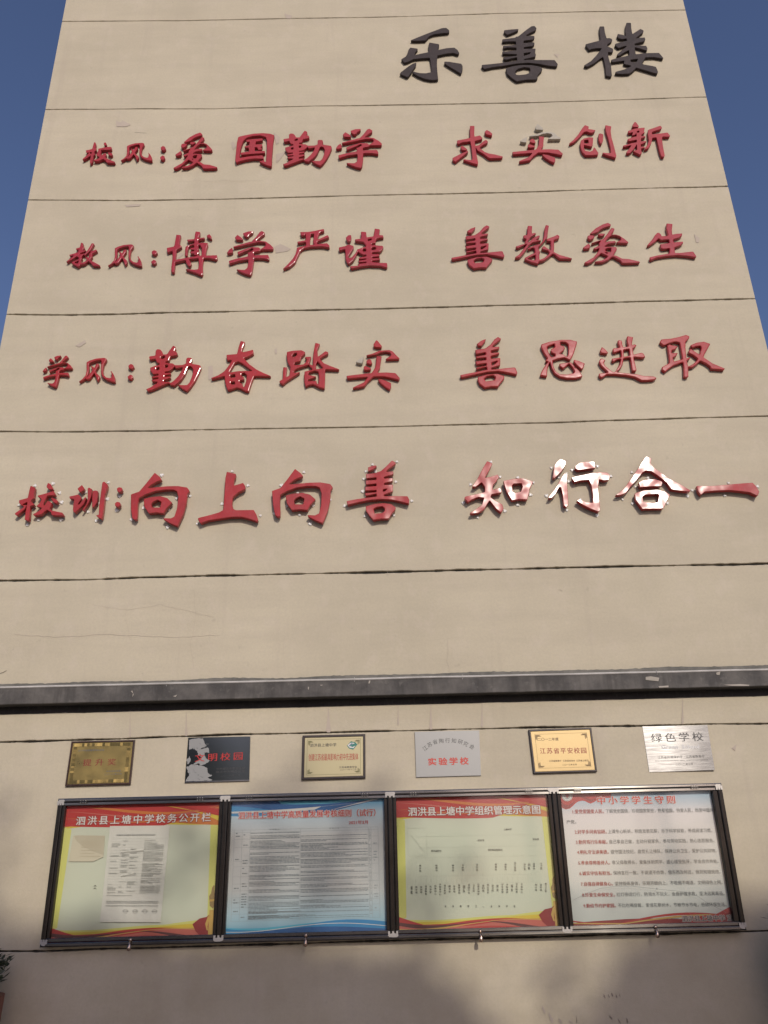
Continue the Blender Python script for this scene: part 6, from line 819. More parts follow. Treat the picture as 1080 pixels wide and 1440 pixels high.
fine_rows(P, SH, .72, .84, 8, .06, .93, 0, lambda v: .8, R, .4)
gridlines(P, SH, (.05,.22,.37,.53,.95), [.13+.03*k for k in range(20)], .05, .95, .13, .70, .0014, 1)
for u in (.40,.56,.72,.88):
    x, y = bil(SH, u, .885)
    for k in range(12):
        t0, t1 = 2*math.pi*k/12, 2*math.pi*(k+.8)/12
        P.poly([(x+3.3*math.cos(t0), y+2.9*math.sin(t0)), (x+3.3*math.cos(t1), y+2.9*math.sin(t1)), (x+2.7*math.cos(t1), y+2.4*math.sin(t1)), (x+2.7*math.cos(t0), y+2.4*math.sin(t0))], 0)
    P.poly([(x-4.5,y-.4),(x+4.5,y-.6),(x+4.5,y+.1),(x-4.5,y+.3)], 0)
P.build('fine_print', [M_FINE, M_FINE2], sh)
# two sharp creases in the sheet
for (xa, ya, xb, yb) in ((170,1199,202,1196.5), (170,1232.5,188,1229.5)):
    P = Print(PD+.017); P.mb = MB(); a = at(xa, ya, PD+.012); b = at(xb, yb, PD+.012)
    v = [(a.x, WALL-PD-.012, a.z-.004), (b.x, WALL-PD-.012, b.z-.004), (b.x, WALL-PD-.019, b.z+.004), (a.x, WALL-PD-.018, a.z+.004), (b.x, WALL-PD-.012, b.z+.012), (a.x, WALL-PD-.012, a.z+.012)]
    P.mb.v = v; P.mb.f = [(0,1,2,3), (3,2,4,5)]; P.mb.m = [0, 0]; P.build('crease', M_PAPER, sh)
SM = ((103,1175),(147.8,1175),(96.5,1211.5),(145,1211.5))
mb = MB(); c = [(103,1175.5),(108,1174.5),(147.8,1175),(145.2,1205),(131,1211.5),(96.5,1211.5)][::-1]
mb.quadbox([(at(x,y,PD+.008).x, at(x,y,PD+.008).z) for x, y in c], WALL-PD-.008, WALL-PD-.006)
o = mb.build('folded_note', M_PAPER2); tag(o, 'small yellowed folded note with a cut corner beside the long white sheet', 'paper')
P = Print(PD+.0095); P.poly([(104,1175.6),(109,1174.8),(147.6,1175.2),(145.4,1202),(130,1197),(117,1190),(108,1183)], 0); P.build('folded_flap', M_PAPER3, o)
P = Print(PD+.0102); fine_rows(P, SM, .15, .85, 12, .3, .9, 0, lambda v: .6, R, .35); P.build('fine_print', mat('note_print', (.42,.37,.27), .8), o)

# poster 2, blue waves and a table of rules
p2 = poster_base(1, 'pale blue poster with a dense table of rules under a red heading', field_mat('print_blue_field', [(0,(.06,.34,.52)),(.12,(.30,.46,.54)),(.35,(.47,.49,.49)),(.75,(.53,.53,.515)),(.92,(.42,.53,.60)),(1,(.12,.38,.58))], 'Z', 1.32, 2.14))
c = OPEN[1]; c = tuple((x+dx, y+dy) for (x, y), (dx, dy) in zip(c, ((-5,-4),(5,-4),(-6,3),(5,3))))
P = Print(PD+.0006)
wave(c, lambda u: -.02, lambda u: .13-.10*abs(u-.0)**1.2+.02*sn(u*6), P, 1, 0)
wave(c, lambda u: -.02, lambda u: .06+.06*sn(u*3.0)**2-.05*max(0,u-.6)*2, P, 0, .0004)
wave(c, lambda u: .005+.13*(.95-u)*(u) if .3 < u < 1 else .0, lambda u: .012+.17*(1.0-u)*u if .3 < u < 1 else .005, P, 2, .0008)
wave(c, lambda u: .10-.06*u+.01*sn(u*4), lambda u: .112-.05*u+.012*sn(u*4) if u < .55 else .10-.06*u+.01*sn(u*4)+.001, P, 3, .0012)
wave(c, lambda u: .105-.28*max(0, u-.62), lambda u: .105-.28*max(0, u-.62)+.04*min(max(0, u-.62), .4), P, 3, .0015)
wave(c, lambda u: .925+.02*sn(u*6.3+.5)+.01*u, lambda u: 1.02, P, 2, .0004)
wave(c, lambda u: .935+.03*sn(u*6.0+.2)-.01*u, lambda u: 1.02, P, 1, .0008)
wave(c, lambda u: .965+.02*sn(u*5.0+1.7), lambda u: 1.02, P, 0, .0012)
wave(c, lambda u: .945+.025*sn(u*5.6+.9), lambda u: .950+.025*sn(u*5.6+.9), P, 3, .0016)
P.build('printed_waves', [P_BLUE, P_LBLUE, P_CYAN, P_WHITE], p2)
title(p2, '泗洪县上塘中学高质量发展考核细则（试行）', (335,1152.2), (528,1147.6), 10.3, M_REDINK, 1.0, .02, P_WHITE)
P = Print(TD); P.text('2021年3月', (490.7,1159.4), (517.4,1158.8), 5.4, 0, 1, .012); P.build('date_line', M_REDINK, p2)
P = Print(PD+.0012); R = random.Random(11)
cT = ((329.5,1167.5),(531.5,1162.5),(324.5,1296),(534.5,1290))
def fillf(seed):
    r = random.Random(seed); bl = []
    v = 0
    while v < 1: l = r.uniform(.02, .085); bl.append((v, v+l)); v += l+r.uniform(.008, .03)
    return lambda v: 1.0 if any(a <= v <= b for a, b in bl) else .08
fine_rows(P, cT, .035, .99, 66, .115, .455, 0, fillf(3), R, .5)
fine_rows(P, cT, .035, .90, 60, .465, .925, 0, fillf(8), R, .5)
fine_rows(P, cT, .90, .99, 9, .115, .925, 0, fillf(9), R, .5)
fine_rows(P, cT, .02, .98, 34, .065, .10, 0, lambda v: .38, R, .4, .01, .03)
fine_rows(P, cT, .03, .98, 30, .012, .045, 0, lambda v: .30, R, .4, .01, .03)
fine_rows(P, cT, .02, .98, 66, .935, .948, 1, lambda v: .8, R, .5)
fine_rows(P, cT, .05, .98, 30, .965, .99, 1, lambda v: .3, R, .4)
gridlines(P, cT, (0,.055,.11,.46,.93,.95,.999), [0,.028,.10,.19,.34,.40,.51,.59,.665,.74,.79,.85,.92,.998], 0, 1, 0, 1, .0022, 1)
P.text('考 核 要 点', (379,1167.5), (393,1167.1), 2, 0); P.text('考 核 办 法', (463,1165.9), (477,1165.5), 2, 0)
P.build('printed_table', [mat('table_ink', (.21,.24,.25), .6), mat('table_ink_faint', (.32,.35,.36), .6)], p2)

# poster 3, organisation chart
p3 = poster_base(2, 'red and yellow organisation chart poster between the blue poster and the rules poster', M_PALE1)
red_frame_art(2, p3)
title(p3, '泗洪县上塘中学组织管理示意图', (574.2,1147.6), (760,1144.3), 12.3, P_WHITE, 1.0, .022, P_DRED)
P = Print(TD); K = 4.075
q = lambda x, y: (545+x/K, 1095+y/K)
for s_, x0, x1, y in (('上塘中学',665,712,297),('校长室',517,555,359),('党支部',832,868,353),('教务副校长',250,310,420),('德育兼后勤副校长',577,660,414)):
    P.text(s_, q(x0, y), q(x1, y-1), 2.9, 0, 1, .012)
for s_, x, ya, yb in (('教务处',188,492,536),('电教办',281,491,533),('教科室',376,491,533),('年级室',432,489,531),('总务处',514,487,531),('政教处',622,485,528),('宿管办',677,485,527),('关工委员',732,477,532),
                   ('会计室',787,484,526),('妇联',812,483,524),('安稳办',840,482,523),('工会',882,482,524),
                   ('语组',138,615,664),('数学组',166,615,660),('英语组',193,615,658),('信息教室',220,610,668),('实验室',247,612,658),('科教中心',275,608,668),('多媒体中心',302,600,670),('音乐教室',329,606,664),
                   ('图书室',356,610,655),('备课组',383,610,655),('教研活动',411,604,662),('团队',439,610,656),('校园文化',467,602,662),('卫生科',494,606,652),('心理咨询室',521,598,668),('值日组',549,606,650),
                   ('班主任会',576,602,660),('保卫科',603,606,650),('财务',631,606,650),('学生食堂',659,600,658),('水电维修',686,600,658),('宿舍',714,604,650),('卫生防疫',741,598,656),('文体中心',770,598,658),
                   ('党小组',852,602,645),('宣传组',880,602,645),('教工之家',908,596,652)):
    a = q(x, ya); b = q(x, yb); P.col(s_, a[0], a[1], b[1], 2.9, 0)
for s_, x in zip('全体教职工、全体学生', (333,376,420,464,508,549,596,641,684,728)):
    a = q(x, 737); P.text(s_, (a[0]-1.3, a[1]), (a[0]+1.3, a[1]), 3.0 if s_ != '、' else 1, 0, 1, .01)
P.build('chart_text', M_INK, p3)
P = Print(TD-.001); cc = OPEN[2]
gridlines(P, cc, (.07,.19), (.235,.445), .07, .19, .235, .445, .0016, 0)
P.poly([q(135,325), q(137,324), q(206,412), q(204,413)], 0); P.poly([q(205,290), q(207,292), q(140,400), q(138,398)], 0)
gridlines(P, cc, (), (.30,.385,.46,.60,.66), .12, .9, 0, 0, .0012, 0)
gridlines(P, cc, [.08+.0325*k for k in range(25)], (), .1, .9, .62, .65, .0012, 0)
P.build('pencil_lines', mat('pencil_line', (.47,.50,.43), .7), p3)

# poster 4, rules for pupils
p4 = poster_base(3, 'pale poster of numbered pupil rules in red and black, rightmost in the notice board', field_mat('print_rules_field', [(0,(.50,.535,.50)),(.6,(.58,.57,.55)),(.85,(.60,.565,.565)),(1,(.30,.42,.52))], 'Z', 1.36, 2.14))
c = OPEN[3]; c = tuple((x+dx, y+dy) for (x, y), (dx, dy) in zip(c, ((-5,-4),(5,-4),(-6,3),(5,3))))
P = Print(PD+.0006)
K4 = 7.714; e5 = lambda x, y: (780+x/K4, 1100+y/K4)
P.poly([e5(*p) for p in ((30,90),(600,90),(615,130),(608,170),(560,170),(520,165),(470,185),(430,215),(390,232),(360,222),(330,205),(300,200),(260,208),(230,225),(200,255),(165,285),(120,295),(80,278),(50,240))], 0)
P.poly([e5(*p) for p in ((66,200),(100,240),(150,250),(200,220),(230,200),(200,235),(160,280),(120,290),(85,270))], 1, .0004)
P.poly([e5(*p) for p in ((230,125),(330,160),(400,190),(470,160),(400,215),(340,195))], 1, .0004)
P.build('printed_ribbon', [P_RED, P_DRED, P_GOLD], p4); P = Print(PD+.0006)
wave(c, lambda u: .975-.02*sn(u*5)-.055*max(0,u-.25)*1.0+.05*max(0,u-.6)*.4, lambda u: 1.03, P, 1, 0)
wave(c, lambda u: .95+.09*u*2 if u < .25 else .995-.085*sn((u-.25)*3.4), lambda u: .96+.085*u*2 if u < .25 else 1.00-.072*sn((u-.25)*3.4), P, 0, .0005)
wave(c, lambda u: .97+.03*u if u < .3 else .985-.06*sn((u-.3)*3.0), lambda u: .978+.03*u if u < .3 else .992-.052*sn((u-.3)*3.0), P, 2, .0009)
P.poly([bil(c,*p_) for p_ in ((.80,.935),(.88,.925),(.94,.89),(1.0,.855),(1.0,1.02),(.7,1.02),(.74,.95))], 0, .0012)
P.poly([bil(c,*p_) for p_ in ((.93,.93),(1.0,.89),(1.0,1.02),(.90,1.02))], 1, .0015)
P.build('printed_ribbon', [P_RED, P_DRED, P_GOLD], p4)
# round school emblem in the corner: ring, open book shape and letters too small to read
P = Print(PD+.0032); ex, ey = e5(136, 165)
disc = lambda r, n=28, sq=.92: [(ex+r*math.cos(2*math.pi*k/n), ey-1.5+r*sq*math.sin(2*math.pi*k/n)) for k in range(n)]
P.poly(disc(7.4), 0); P.poly(disc(6.6), 1, .0003); P.poly(disc(6.1), 0, .0006); P.poly(disc(4.4), 2, .0009)
P.poly([(ex-3.2,ey-3.4),(ex-1,ey-4.6),(ex,ey-3.6),(ex+1,ey-4.6),(ex+3.2,ey-3.4),(ex+1.4,ey-1.0),(ex+.4,ey+.6),(ex-.4,ey+.6),(ex-1.4,ey-1.0)], 3, .0012)
P.poly([(ex-2.6,ey+1.2),(ex,ey+.4),(ex+2.6,ey+1.2),(ex,ey+2)], 1, .0012)
P.build('printed_emblem', [P_WHITE, pm('emblem_grey', (.22,.25,.25)), pm('emblem_pale', (.42,.45,.42)), P_RED], p4)
title(p4, '中小学学生守则', (840.9,1131.2), (949.9,1129.8), 11.2, M_REDINK, 1.48, .026, P_WHITE)
K3 = 3.6; f4 = lambda x, y: (770+x/K3, 1090+y/K3)
RULES = [
 ('1.','爱党爱国爱人民。','了解党史国情，珍视国家荣誉，热爱祖国，热爱人民，热爱中国共', 128,195,286,297,842,187),
 ('2.','好学多问肯钻研。','上课专心听讲，积极发表见解，乐于科学探索，养成阅读习惯。', 139,298,300,308,835,290),
 ('3.','勤劳笃行乐奉献。','自己事自己做，主动分担家务，参与劳动实践，热心志愿服务。', 145,350,304,315,846,341),
 ('4.','明礼守法讲美德。','遵守国法校纪，自觉礼让排队，保持公共卫生，爱护公共财物。', 151,401,310,321,857,392),
 ('5.','孝亲尊师善待人。','孝父母敬师长，爱集体助同学，虚心接受批评，学会合作共处。', 157,455,317,328,867,446),
 ('6.','诚实守信有担当。','保持言行一致，不说谎不作弊，借东西及时还，做到知错就改。', 163,508,325,334,877,499),
 ('7.','自强自律健身心。','坚持锻炼身体，乐观开朗向上，不吸烟不喝酒，文明绿色上网。', 170,562,332,343,887,553),
 ('8.','珍爱生命保安全。','红灯停绿灯行，防溺水不玩火，会自护懂求救，坚决远离毒品。', 177,617,342,351,897,609),
 ('9.','勤俭节约护家园。','不比吃喝穿戴，爱惜花草树木，节粮节水节电，低碳环保生活。', 183,672,347,358,907,665)]
for n_, r_, b_, x0, y0, xr, xb, x1, y1 in RULES:
    yl = lambda x: y0+(y1-y0)*(x-x0)/(x1-x0)
    PR = Print(TD); PB = Print(TD)
    PR.text(n_+r_, f4(x0, yl(x0)), f4(xr, yl(xr)), 5.9, 0, 1, .010)
    PB.text(b_, f4(xb, yl(xb)), f4(x1, yl(x1)), 5.9, 0, 1, 0)
    PR.build('rule_heading', M_DREDINK, p4); PB.build('rule_line', M_GINK, p4)
PB = Print(TD)
PB.text('产党。', f4(97,247), f4(146,246), 5.6, 0, 1, .006)
PB.build('rule_line', M_GINK, p4)
PB = Print(TD); PB.text('——', f4(623,727), f4(665,726), .5, 0); PB.build('dash', M_GINK, p4)
P = Print(TD-.0004); P.text('泗洪县上塘中学 宣', (959.8,1296), (1031,1294.6), 8.3, 0, 1, .085); P.build('signature_outline', pm('pale_outline', (.55,.45,.42)), p4)
P = Print(TD+.0003); P.text('泗洪县上塘中学 宣', (959.8,1296), (1031,1294.6), 8.3, 0, 1, .012); P.build('signature', M_INK, p4)
# long thin crack across the pane in front of it
P = Print(FD-.0205); A = [f4(130,632), f4(200,598), f4(270,572), f4(350,562), f4(430,562), f4(555,576), f4(690,590), f4(760,612), f4(800,640), f4(905,695)]
for (xa, ya), (xb, yb) in zip(A, A[1:]): P.poly([(xa, ya), (xb, yb), (xb, yb+.35), (xa, ya+.35)], 0)
P.poly([f4(551,571), f4(555,571), f4(556,580), f4(552,580)], 0)
P.build('glass_crack', mat('crack_line', (.16,.17,.16), .5), board)

# ------------------------------------------------------------------ award plaques
def plaque(c, label, thick, frame_w, mats, art, cat='plaque', group='award plaques over the notice board'):
    dep = thick
    q = [at(x, y, dep) for x, y in c]; TL, TR, BL, BR = q
    mb = MB(); rim = [(p.x, p.z) for p in (BL, BR, TR, TL)]
    ctr = ((rim[0][0]+rim[2][0])/2, (rim[0][1]+rim[2][1])/2)
    root = empty('award_plaque', (ctr[0], WALL, ctr[1]), label, cat, group)
    def ins(d): 
        return [(p[0]+(d if p[0] < ctr[0] else -d), p[1]+(d if p[1] < ctr[1] else -d)) for p in rim]
    if frame_w:
        a = ins(0); b = ins(.003); e = ins(frame_w-.003); f = ins(frame_w)
        def ring(p, yp, r, yr):
            for i in range(4):
                j = (i+1) % 4; mb.face([(p[i][0], yp, p[i][1]), (p[j][0], yp, p[j][1]), (r[j][0], yr, r[j][1]), (r[i][0], yr, r[i][1])])
        ring(a, WALL-.001, a, WALL-thick+.003); ring(a, WALL-thick+.003, b, WALL-thick); ring(b, WALL-thick, e, WALL-thick); ring(e, WALL-thick, f, WALL-thick+.006)
        mb.build('wooden_frame', mats[1], root)
        mb = MB(); mb.quadbox(ins(frame_w+.0005), WALL-thick+.006, WALL-.002); pl = mb.build('metal_plate', mats[0], root); face = thick-.006
    else:
        b = ins(.0015); mb.quadbox(b, WALL-thick, WALL-thick+.0015); mb.quadbox(ins(0), WALL-thick+.0015, WALL-.001)
        pl = mb.build('metal_plate', mats[0], root); face = thick
    art(root, c, face+.0006)
    return root
def gold(name, col, rough, vign=False):
    m = mat(name, col, rough, .85); n = N(m)
    n.set('Base Color', n.ramp(n.noise(5, 4, .6), [(.3, tuple(v*.75 for v in col)), (.7, col)])); n.set('Roughness', n.ramp(n.noise(9, 3, .6), [(.3, (rough*.7,)*3), (.7, (rough*1.3,)*3)]))
    return m
M_WOOD = paint('dark_lacquered_wood', (.035,.016,.012), (.06,.028,.02), .35, .3)
M_BLACKF = paint('black_lacquer', (.022,.014,.014), (.035,.022,.02), .35, .2)
M_GOLD1 = gold('worn_gold_plate', (.36,.27,.10), .38); M_GOLDR = gold('gold_rim', (.30,.22,.08), .36); M_GOLD3 = mat('pale_gold_plate', (.42,.37,.22), .42, .35)
M_GOLD5 = mat('warm_gold_plate', (.54,.40,.19), .40, .35); M_SILV = mat('matt_silver_plate', (.27,.27,.262), .45, .45)
M_PMIR = mat('dark_mirror_plate', (.10,.11,.11), .12, .9)
def art1(root, c, d):
    # fluted gold border: short raised wedges round the plate
    mb = MB(); R_ = random.Random(2)
    def wedge(u0, u1, v0, v1):
        Q = [at(*bil(c, u, v), d) for u, v in ((u0, v1), (u1, v1), (u1, v0), (u0, v0))]
        h = R_.uniform(.0008, .0035); k = 0 if R_.random() < .5 else 1
        pts = [(q.x, WALL-d-(h if (i in ((0,3) if k else (1,2))) else 0), q.z) for i, q in enumerate(Q)]; mb.face(pts)
    for i in range(22):
        u0 = .06+.04*i; wedge(u0, u0+.038, .055, .125); wedge(u0, u0+.038, .875, .945)
    for i in range(14):
        v0 = .13+.053*i; wedge(.055, .105, v0, v0+.05); wedge(.895, .945, v0, v0+.05)
    mb.build('fluted_border', M_GOLDR, root)
    P = Print(d+.0004); e = lambda x, y: (80+x/3.857, 1030+y/3.857)
    P.text('2017年度质量管理先进奖', e(116,104), e(256,100), 2.6, 0); P.build('small_text', M_GINK, root)
    P = Print(d+.0004); P.text('提升奖', e(140,182), e(318,178), 9.5, 0, 1.75, .01); P.build('main_text', mat('red_enamel', (.22,.03,.02), .5), root)
    P = Print(d+.0004); P.text('中共泗洪县委', e(268,216), e(346,213), 2.4, 0); P.text('二〇一八年二月', e(256,232), e(350,229), 2.3, 0); P.build('signature', M_GINK, root)
def art2(root, c, d):
    e = lambda x, y: (80+x/3.857, 1030+y/3.857)
    P = Print(d+.0026); P.text('文明校园', e(748,160), e(1006,148), 11, 0, 1.45, .01); P.build('main_text', mat('bright_red_enamel', (.45,.02,.015), .4), root)
    P = Print(d); P.text('中共宿迁市委宣传部', e(866,204), e(1018,200), 3.2, 0, 1, .01); P.text('宿迁市文明办公室', e(862,220), e(1020,216), 3.2, 0, 1, .01); P.text('二〇一六年三月', e(888,240), e(992,236), 2.4, 0); P.build('small_text', M_INK, root)
    # pale streaky reflection painted as flat patches on the left side
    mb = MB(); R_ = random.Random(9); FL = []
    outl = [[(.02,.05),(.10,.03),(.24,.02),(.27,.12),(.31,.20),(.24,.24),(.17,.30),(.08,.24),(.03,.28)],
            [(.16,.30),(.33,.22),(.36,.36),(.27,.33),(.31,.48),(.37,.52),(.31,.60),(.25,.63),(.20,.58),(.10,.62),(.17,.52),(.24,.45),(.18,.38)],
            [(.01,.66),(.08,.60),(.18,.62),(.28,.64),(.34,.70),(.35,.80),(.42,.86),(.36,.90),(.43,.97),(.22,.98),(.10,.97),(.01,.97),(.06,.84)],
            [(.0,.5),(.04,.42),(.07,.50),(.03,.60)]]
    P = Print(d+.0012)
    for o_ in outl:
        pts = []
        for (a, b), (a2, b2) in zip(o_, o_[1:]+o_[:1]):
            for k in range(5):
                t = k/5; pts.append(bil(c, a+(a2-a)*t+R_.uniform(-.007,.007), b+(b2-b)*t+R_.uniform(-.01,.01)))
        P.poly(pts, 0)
    refl = P.build('painted_reflection', mat('reflection_pale', (.26,.26,.25), .4), root)
    P = Print(d+.0020)
    for k in range(16):
        a, b = R_.uniform(.04,.30), R_.choice((R_.uniform(.08,.22), R_.uniform(.68,.94))); l = R_.uniform(.02,.07); an = R_.uniform(0, 3.1)
        p0 = bil(c, a, b); p1 = bil(c, a+l*math.cos(an), b+l*1.4*math.sin(an)); pm_ = bil(c, a+l*.5*math.cos(an)+.015, b+l*.7*math.sin(an)+.02)
        P.poly([p0, (pm_[0], pm_[1]-.3), p1, (pm_[0], pm_[1]+.5)], 0)
    P.build('reflection_streak', mat('reflection_dark', (.13,.135,.13), .4), root)
    mb = MB(); Q = [at(*bil(c, u, v), d+.003) for u, v in ((0,1),(1,1),(1,.975),(0,.975))]; mb.quadbox([(q.x, q.z) for q in Q], WALL-d-.003, WALL-d+.001); mb.build('steel_edge', M_STEEL, root)
def corner_orn(P, c, m=0, s=1.0):
    for u0, v0, su, sv in ((.09,.13,1,1),(.91,.13,-1,1),(.09,.87,1,-1),(.91,.87,-1,-1)):
        for k in range(3):
            a = .012*k; P.poly([bil(c, u0+su*a, v0+sv*a), bil(c, u0+su*(a+.06*s), v0+sv*(a)), bil(c, u0+su*(a+.055*s), v0+sv*(a+.012)), bil(c, u0+su*(a+.01), v0+sv*(a+.014)), bil(c, u0+su*(a+.008), v0+sv*(a+.08*s)), bil(c, u0+su*a, v0+sv*(a+.085*s))], m)
def thin_rect(P, c, i, m=0, t=.004, iv=None):
    iv = iv or i
    for a, b, e_, f in ((i,iv,1-i,iv+t*1.4),(i,1-iv-t*1.4,1-i,1-iv),(i,iv,i+t,1-iv),(1-i-t,iv,1-i,1-iv)):
        P.poly([bil(c,a,b), bil(c,e_,b), bil(c,e_,f), bil(c,a,f)], m)
def art3(root, c, d):
    e = lambda x, y: (410+x/3.857, 1020+y/3.857)
    P = Print(d); thin_rect(P, c, .075, 0, .005, .10); corner_orn(P, c); P.build('printed_border', mat('olive_ink', (.16,.15,.06), .5), root)
    P = Print(d+.0003); P.text('泗洪县上塘中学', e(100,118), e(243,114), 4.8, 0, 1, .008); P.text('江苏省教育学会', e(258,233), e(355,231), 2.8, 0, 1, .01); P.text('二〇一一年十二月', e(262,246), e(350,243), 2.4, 0); P.build('small_text', M_INK, root)
    P = Print(d+.0003); P.text('创建江苏省最具影响力初中先进集体', e(92,193), e(362,188), 9.8, 0, 1, .012); P.build('main_text', mat('red_enamel_3', (.36,.04,.025), .45), root)
    # green and white diamond emblem
    P = Print(d+.0003); P.poly([e(*p) for p in ((300,110),(322,86),(346,92),(357,104),(334,132),(312,126))], 0)
    P.poly([e(*p) for p in ((303,108),(318,95),(336,94),(342,99),(326,103),(318,112),(330,118),(346,110),(336,124),(316,122))], 1, .0004)
    P.poly([e(*p) for p in ((312,110),(324,98),(333,98),(322,106),(318,112),(314,114))], 2, .0008); P.build('printed_emblem', [mat('teal_ink',(.02,.17,.13),.4), P_WHITE, mat('blue_ink',(.03,.12,.22),.4)], root)
def art4(root, c, d):
    e = lambda x, y: (410+x/3.857, 1020+y/3.857)
    P = Print(d); A = [(704,138,745,110,-38),(733,117,765,92,-26),(762,103,795,76,-14),(797,98,828,70,-6),(832,96,860,68,0),(866,97,895,69,6),(900,103,930,76,16),(930,113,960,88,27),(962,128,995,104,38)]
    for ch, (x0, y0, x1, y1, an) in zip('江苏省陶行知研究会', A):
        vs, fs = tmesh(ch, 1, .004); cx_, cy_ = (x0+x1)/2, (y0+y1)/2; mx = min(v[0] for v in vs), max(v[0] for v in vs); my = min(v[1] for v in vs), max(v[1] for v in vs)
        sc = 7.2; t = math.radians(an); b0 = len(P.mb.v); px, py = e(cx_, cy_)
        for x, y in vs:
            a = (x-sum(mx)/2)*sc; b = -(y-sum(my)/2)*sc; p = at(px+a*math.cos(t)-b*math.sin(t), py+a*math.sin(t)+b*math.cos(t), d); P.mb.v.append((p.x, WALL-d, p.z))
        for f in fs: P.mb.f.append(tuple(b0+i for i in f)); P.mb.m.append(0)
    P.build('arched_text', M_INK, root)
    P = Print(d); P.text('实验学校', e(743,217), e(960,212), 10.2, 0, 1.38, .03); P.build('main_text', mat('red_enamel_4', (.50,.045,.03), .45), root)
def art5(root, c, d):
    e = lambda x, y: (730+x/3.857, 1010+y/3.857)
    P = Print(d); thin_rect(P, c, .085, 0, .004, .11); corner_orn(P, c, 0, 1.2); P.build('printed_border', mat('brown_ink', (.22,.14,.05), .5), root)
    bi = mat('dark_brown_ink', (.07,.04,.02), .5); P = Print(d+.0003); P.text('二〇一二年度', e(102,123), e(215,121), 4.3, 0, 1.0, .01); P.build('year_text', bi, root); P = Print(d+.0003); P.text('江苏省教育厅', e(163,237), e(230,236), 2.6, 0, 1, .012); P.build('small_text', bi, root); P = Print(d+.0003); P.text('江苏省综治办', e(238,236), e(304,235), 2.6, 0, 1, .012); P.build('small_text', bi, root); P = Print(d+.0003); P.text('江苏省公安厅', e(310,235), e(377,234), 2.6, 0, 1, .012)
    P.build('small_text', bi, root); P = Print(d+.0003); P.text('二〇一三年五月', e(235,257), e(312,255), 2.3, 0, 1, .01); P.build('date_text', bi, root)
    P = Print(d+.0003); P.text('江苏省平安校园', e(115,193), e(366,190), 8.2, 0, 1.22, .014); P.build('main_text', mat('red_enamel_5', (.30,.045,.025), .45), root)
def art6(root, c, d):
    e = lambda x, y: (730+x/3.857, 1010+y/3.857)
    P = Print(d); P.text('绿色学校', e(722,130), e(1000,124), 12.5, 0, 1.38, .008); P.build('main_text', M_INK, root); P = Print(d); P.text('江苏省环境保护厅', e(754,220), e(888,216), 3.8, 0, 1, .006); P.build('small_text', M_INK, root); P = Print(d); P.text('江苏省教育厅', e(906,216), e(1006,214), 3.8, 0, 1, .006)
    P.text('·', e(895,210), e(898,210), .8, 0); P.build('small_text', M_INK, root); P = Print(d); P.text('二〇一二年三月', e(850,257), e(942,254), 3, 0, 1, .004); P.build('small_text', M_INK, root); P = Print(d); P.text('Jiangsu Environmental Protection Agency   Jiangsu Education Department', e(740,234), e(1024,228), 1.3, 0); P.build('fine_print', M_INK, root)
    P = Print(d); P.text('Green  School', e(775,165), e(976,164), 5, 0, 1.0, .03); P.build('white_text', mat('white_enamel', (.60,.60,.58), .4), root)
M_PST = steel('brushed_plaque_steel', (.22,.22,.217), .15, .95); M_PST.node_tree.nodes['Principled BSDF'].inputs['Metallic'].default_value = .55
plaque(((100.2,1042.4),(189.4,1040.4),(91,1105.7),(183,1103)), 'worn gold plaque with a fluted rim in a brown frame, leftmost over the notice board', .022, .012, (M_GOLD1, M_WOOD), art1)
plaque(((264.6,1037.2),(352,1035.5),(259.6,1100.5),(350.5,1098)), 'dark mirror plaque with a pale reflection painted on its left side', .010, 0, (M_PMIR,), art2)
plaque(((425.5,1034.2),(513.7,1032),(424,1096.7),(514,1094)), 'pale gold plaque with a green diamond emblem in a black frame', .022, .016, (M_GOLD3, M_BLACKF), art3)
plaque(((583.2,1029),(674,1027.2),(585.3,1093),(676.5,1090.5)), 'plain silver plaque with arched grey text over red text', .012, 0, (M_SILV,), art4)
plaque(((743.5,1026),(831.6,1023),(750.7,1087.8),(840,1085)), 'warm gold plaque with brown corner ornaments in a black frame', .022, .013, (M_GOLD5, M_BLACKF), art5)
plaque(((903.7,1021.2),(994.3,1019.8),(913.6,1085.7),(1005,1083)), 'brushed steel plaque with black brush lettering, rightmost over the notice board', .012, 0, (M_PST,), art6).rotation_euler = (0, 0, -.035)

# ------------------------------------------------------------------ plants and trees
def leaf_mat(name, a, b):
    m = mat(name, a, .55); n = N(m); n.set('Base Color', n.ramp(n.noise(8, 3, .6), [(.3, a), (.7, b)])); return m
M_LEAF = leaf_mat('shrub_leaf', (.015,.026,.010), (.035,.050,.018)); M_TLEAF = leaf_mat('tree_leaf', (.040,.070,.022), (.08,.11,.035))
M_BARK = paint('bark', (.10,.075,.05), (.16,.12,.085), .9, 0, 12, .6, .02); M_TERRA = paint('terracotta', (.16,.06,.035), (.22,.085,.05), .8)
def leaves(mb, blobs, count, size, rnd, asp=.5):
    for _ in range(count):
        c, r = rnd.choice(blobs)
        while True:
            p = Vector((rnd.uniform(-1,1), rnd.uniform(-1,1), rnd.uniform(-1,1)))
            if .25 < p.length < 1: break
        p = Vector(c) + Vector((p.x*r[0], p.y*r[1], p.z*r[2])); s = size*rnd.uniform(.6, 1.4)
        a = Vector((rnd.gauss(0,1), rnd.gauss(0,1), rnd.gauss(0,1)*.7)).normalized(); b = a.orthogonal().normalized()
        b = (Matrix.Rotation(rnd.uniform(0, 6.28), 3, a) @ b)
        mb.face([p-a*s, p+b*s*asp, p+a*s, p-b*s*asp])
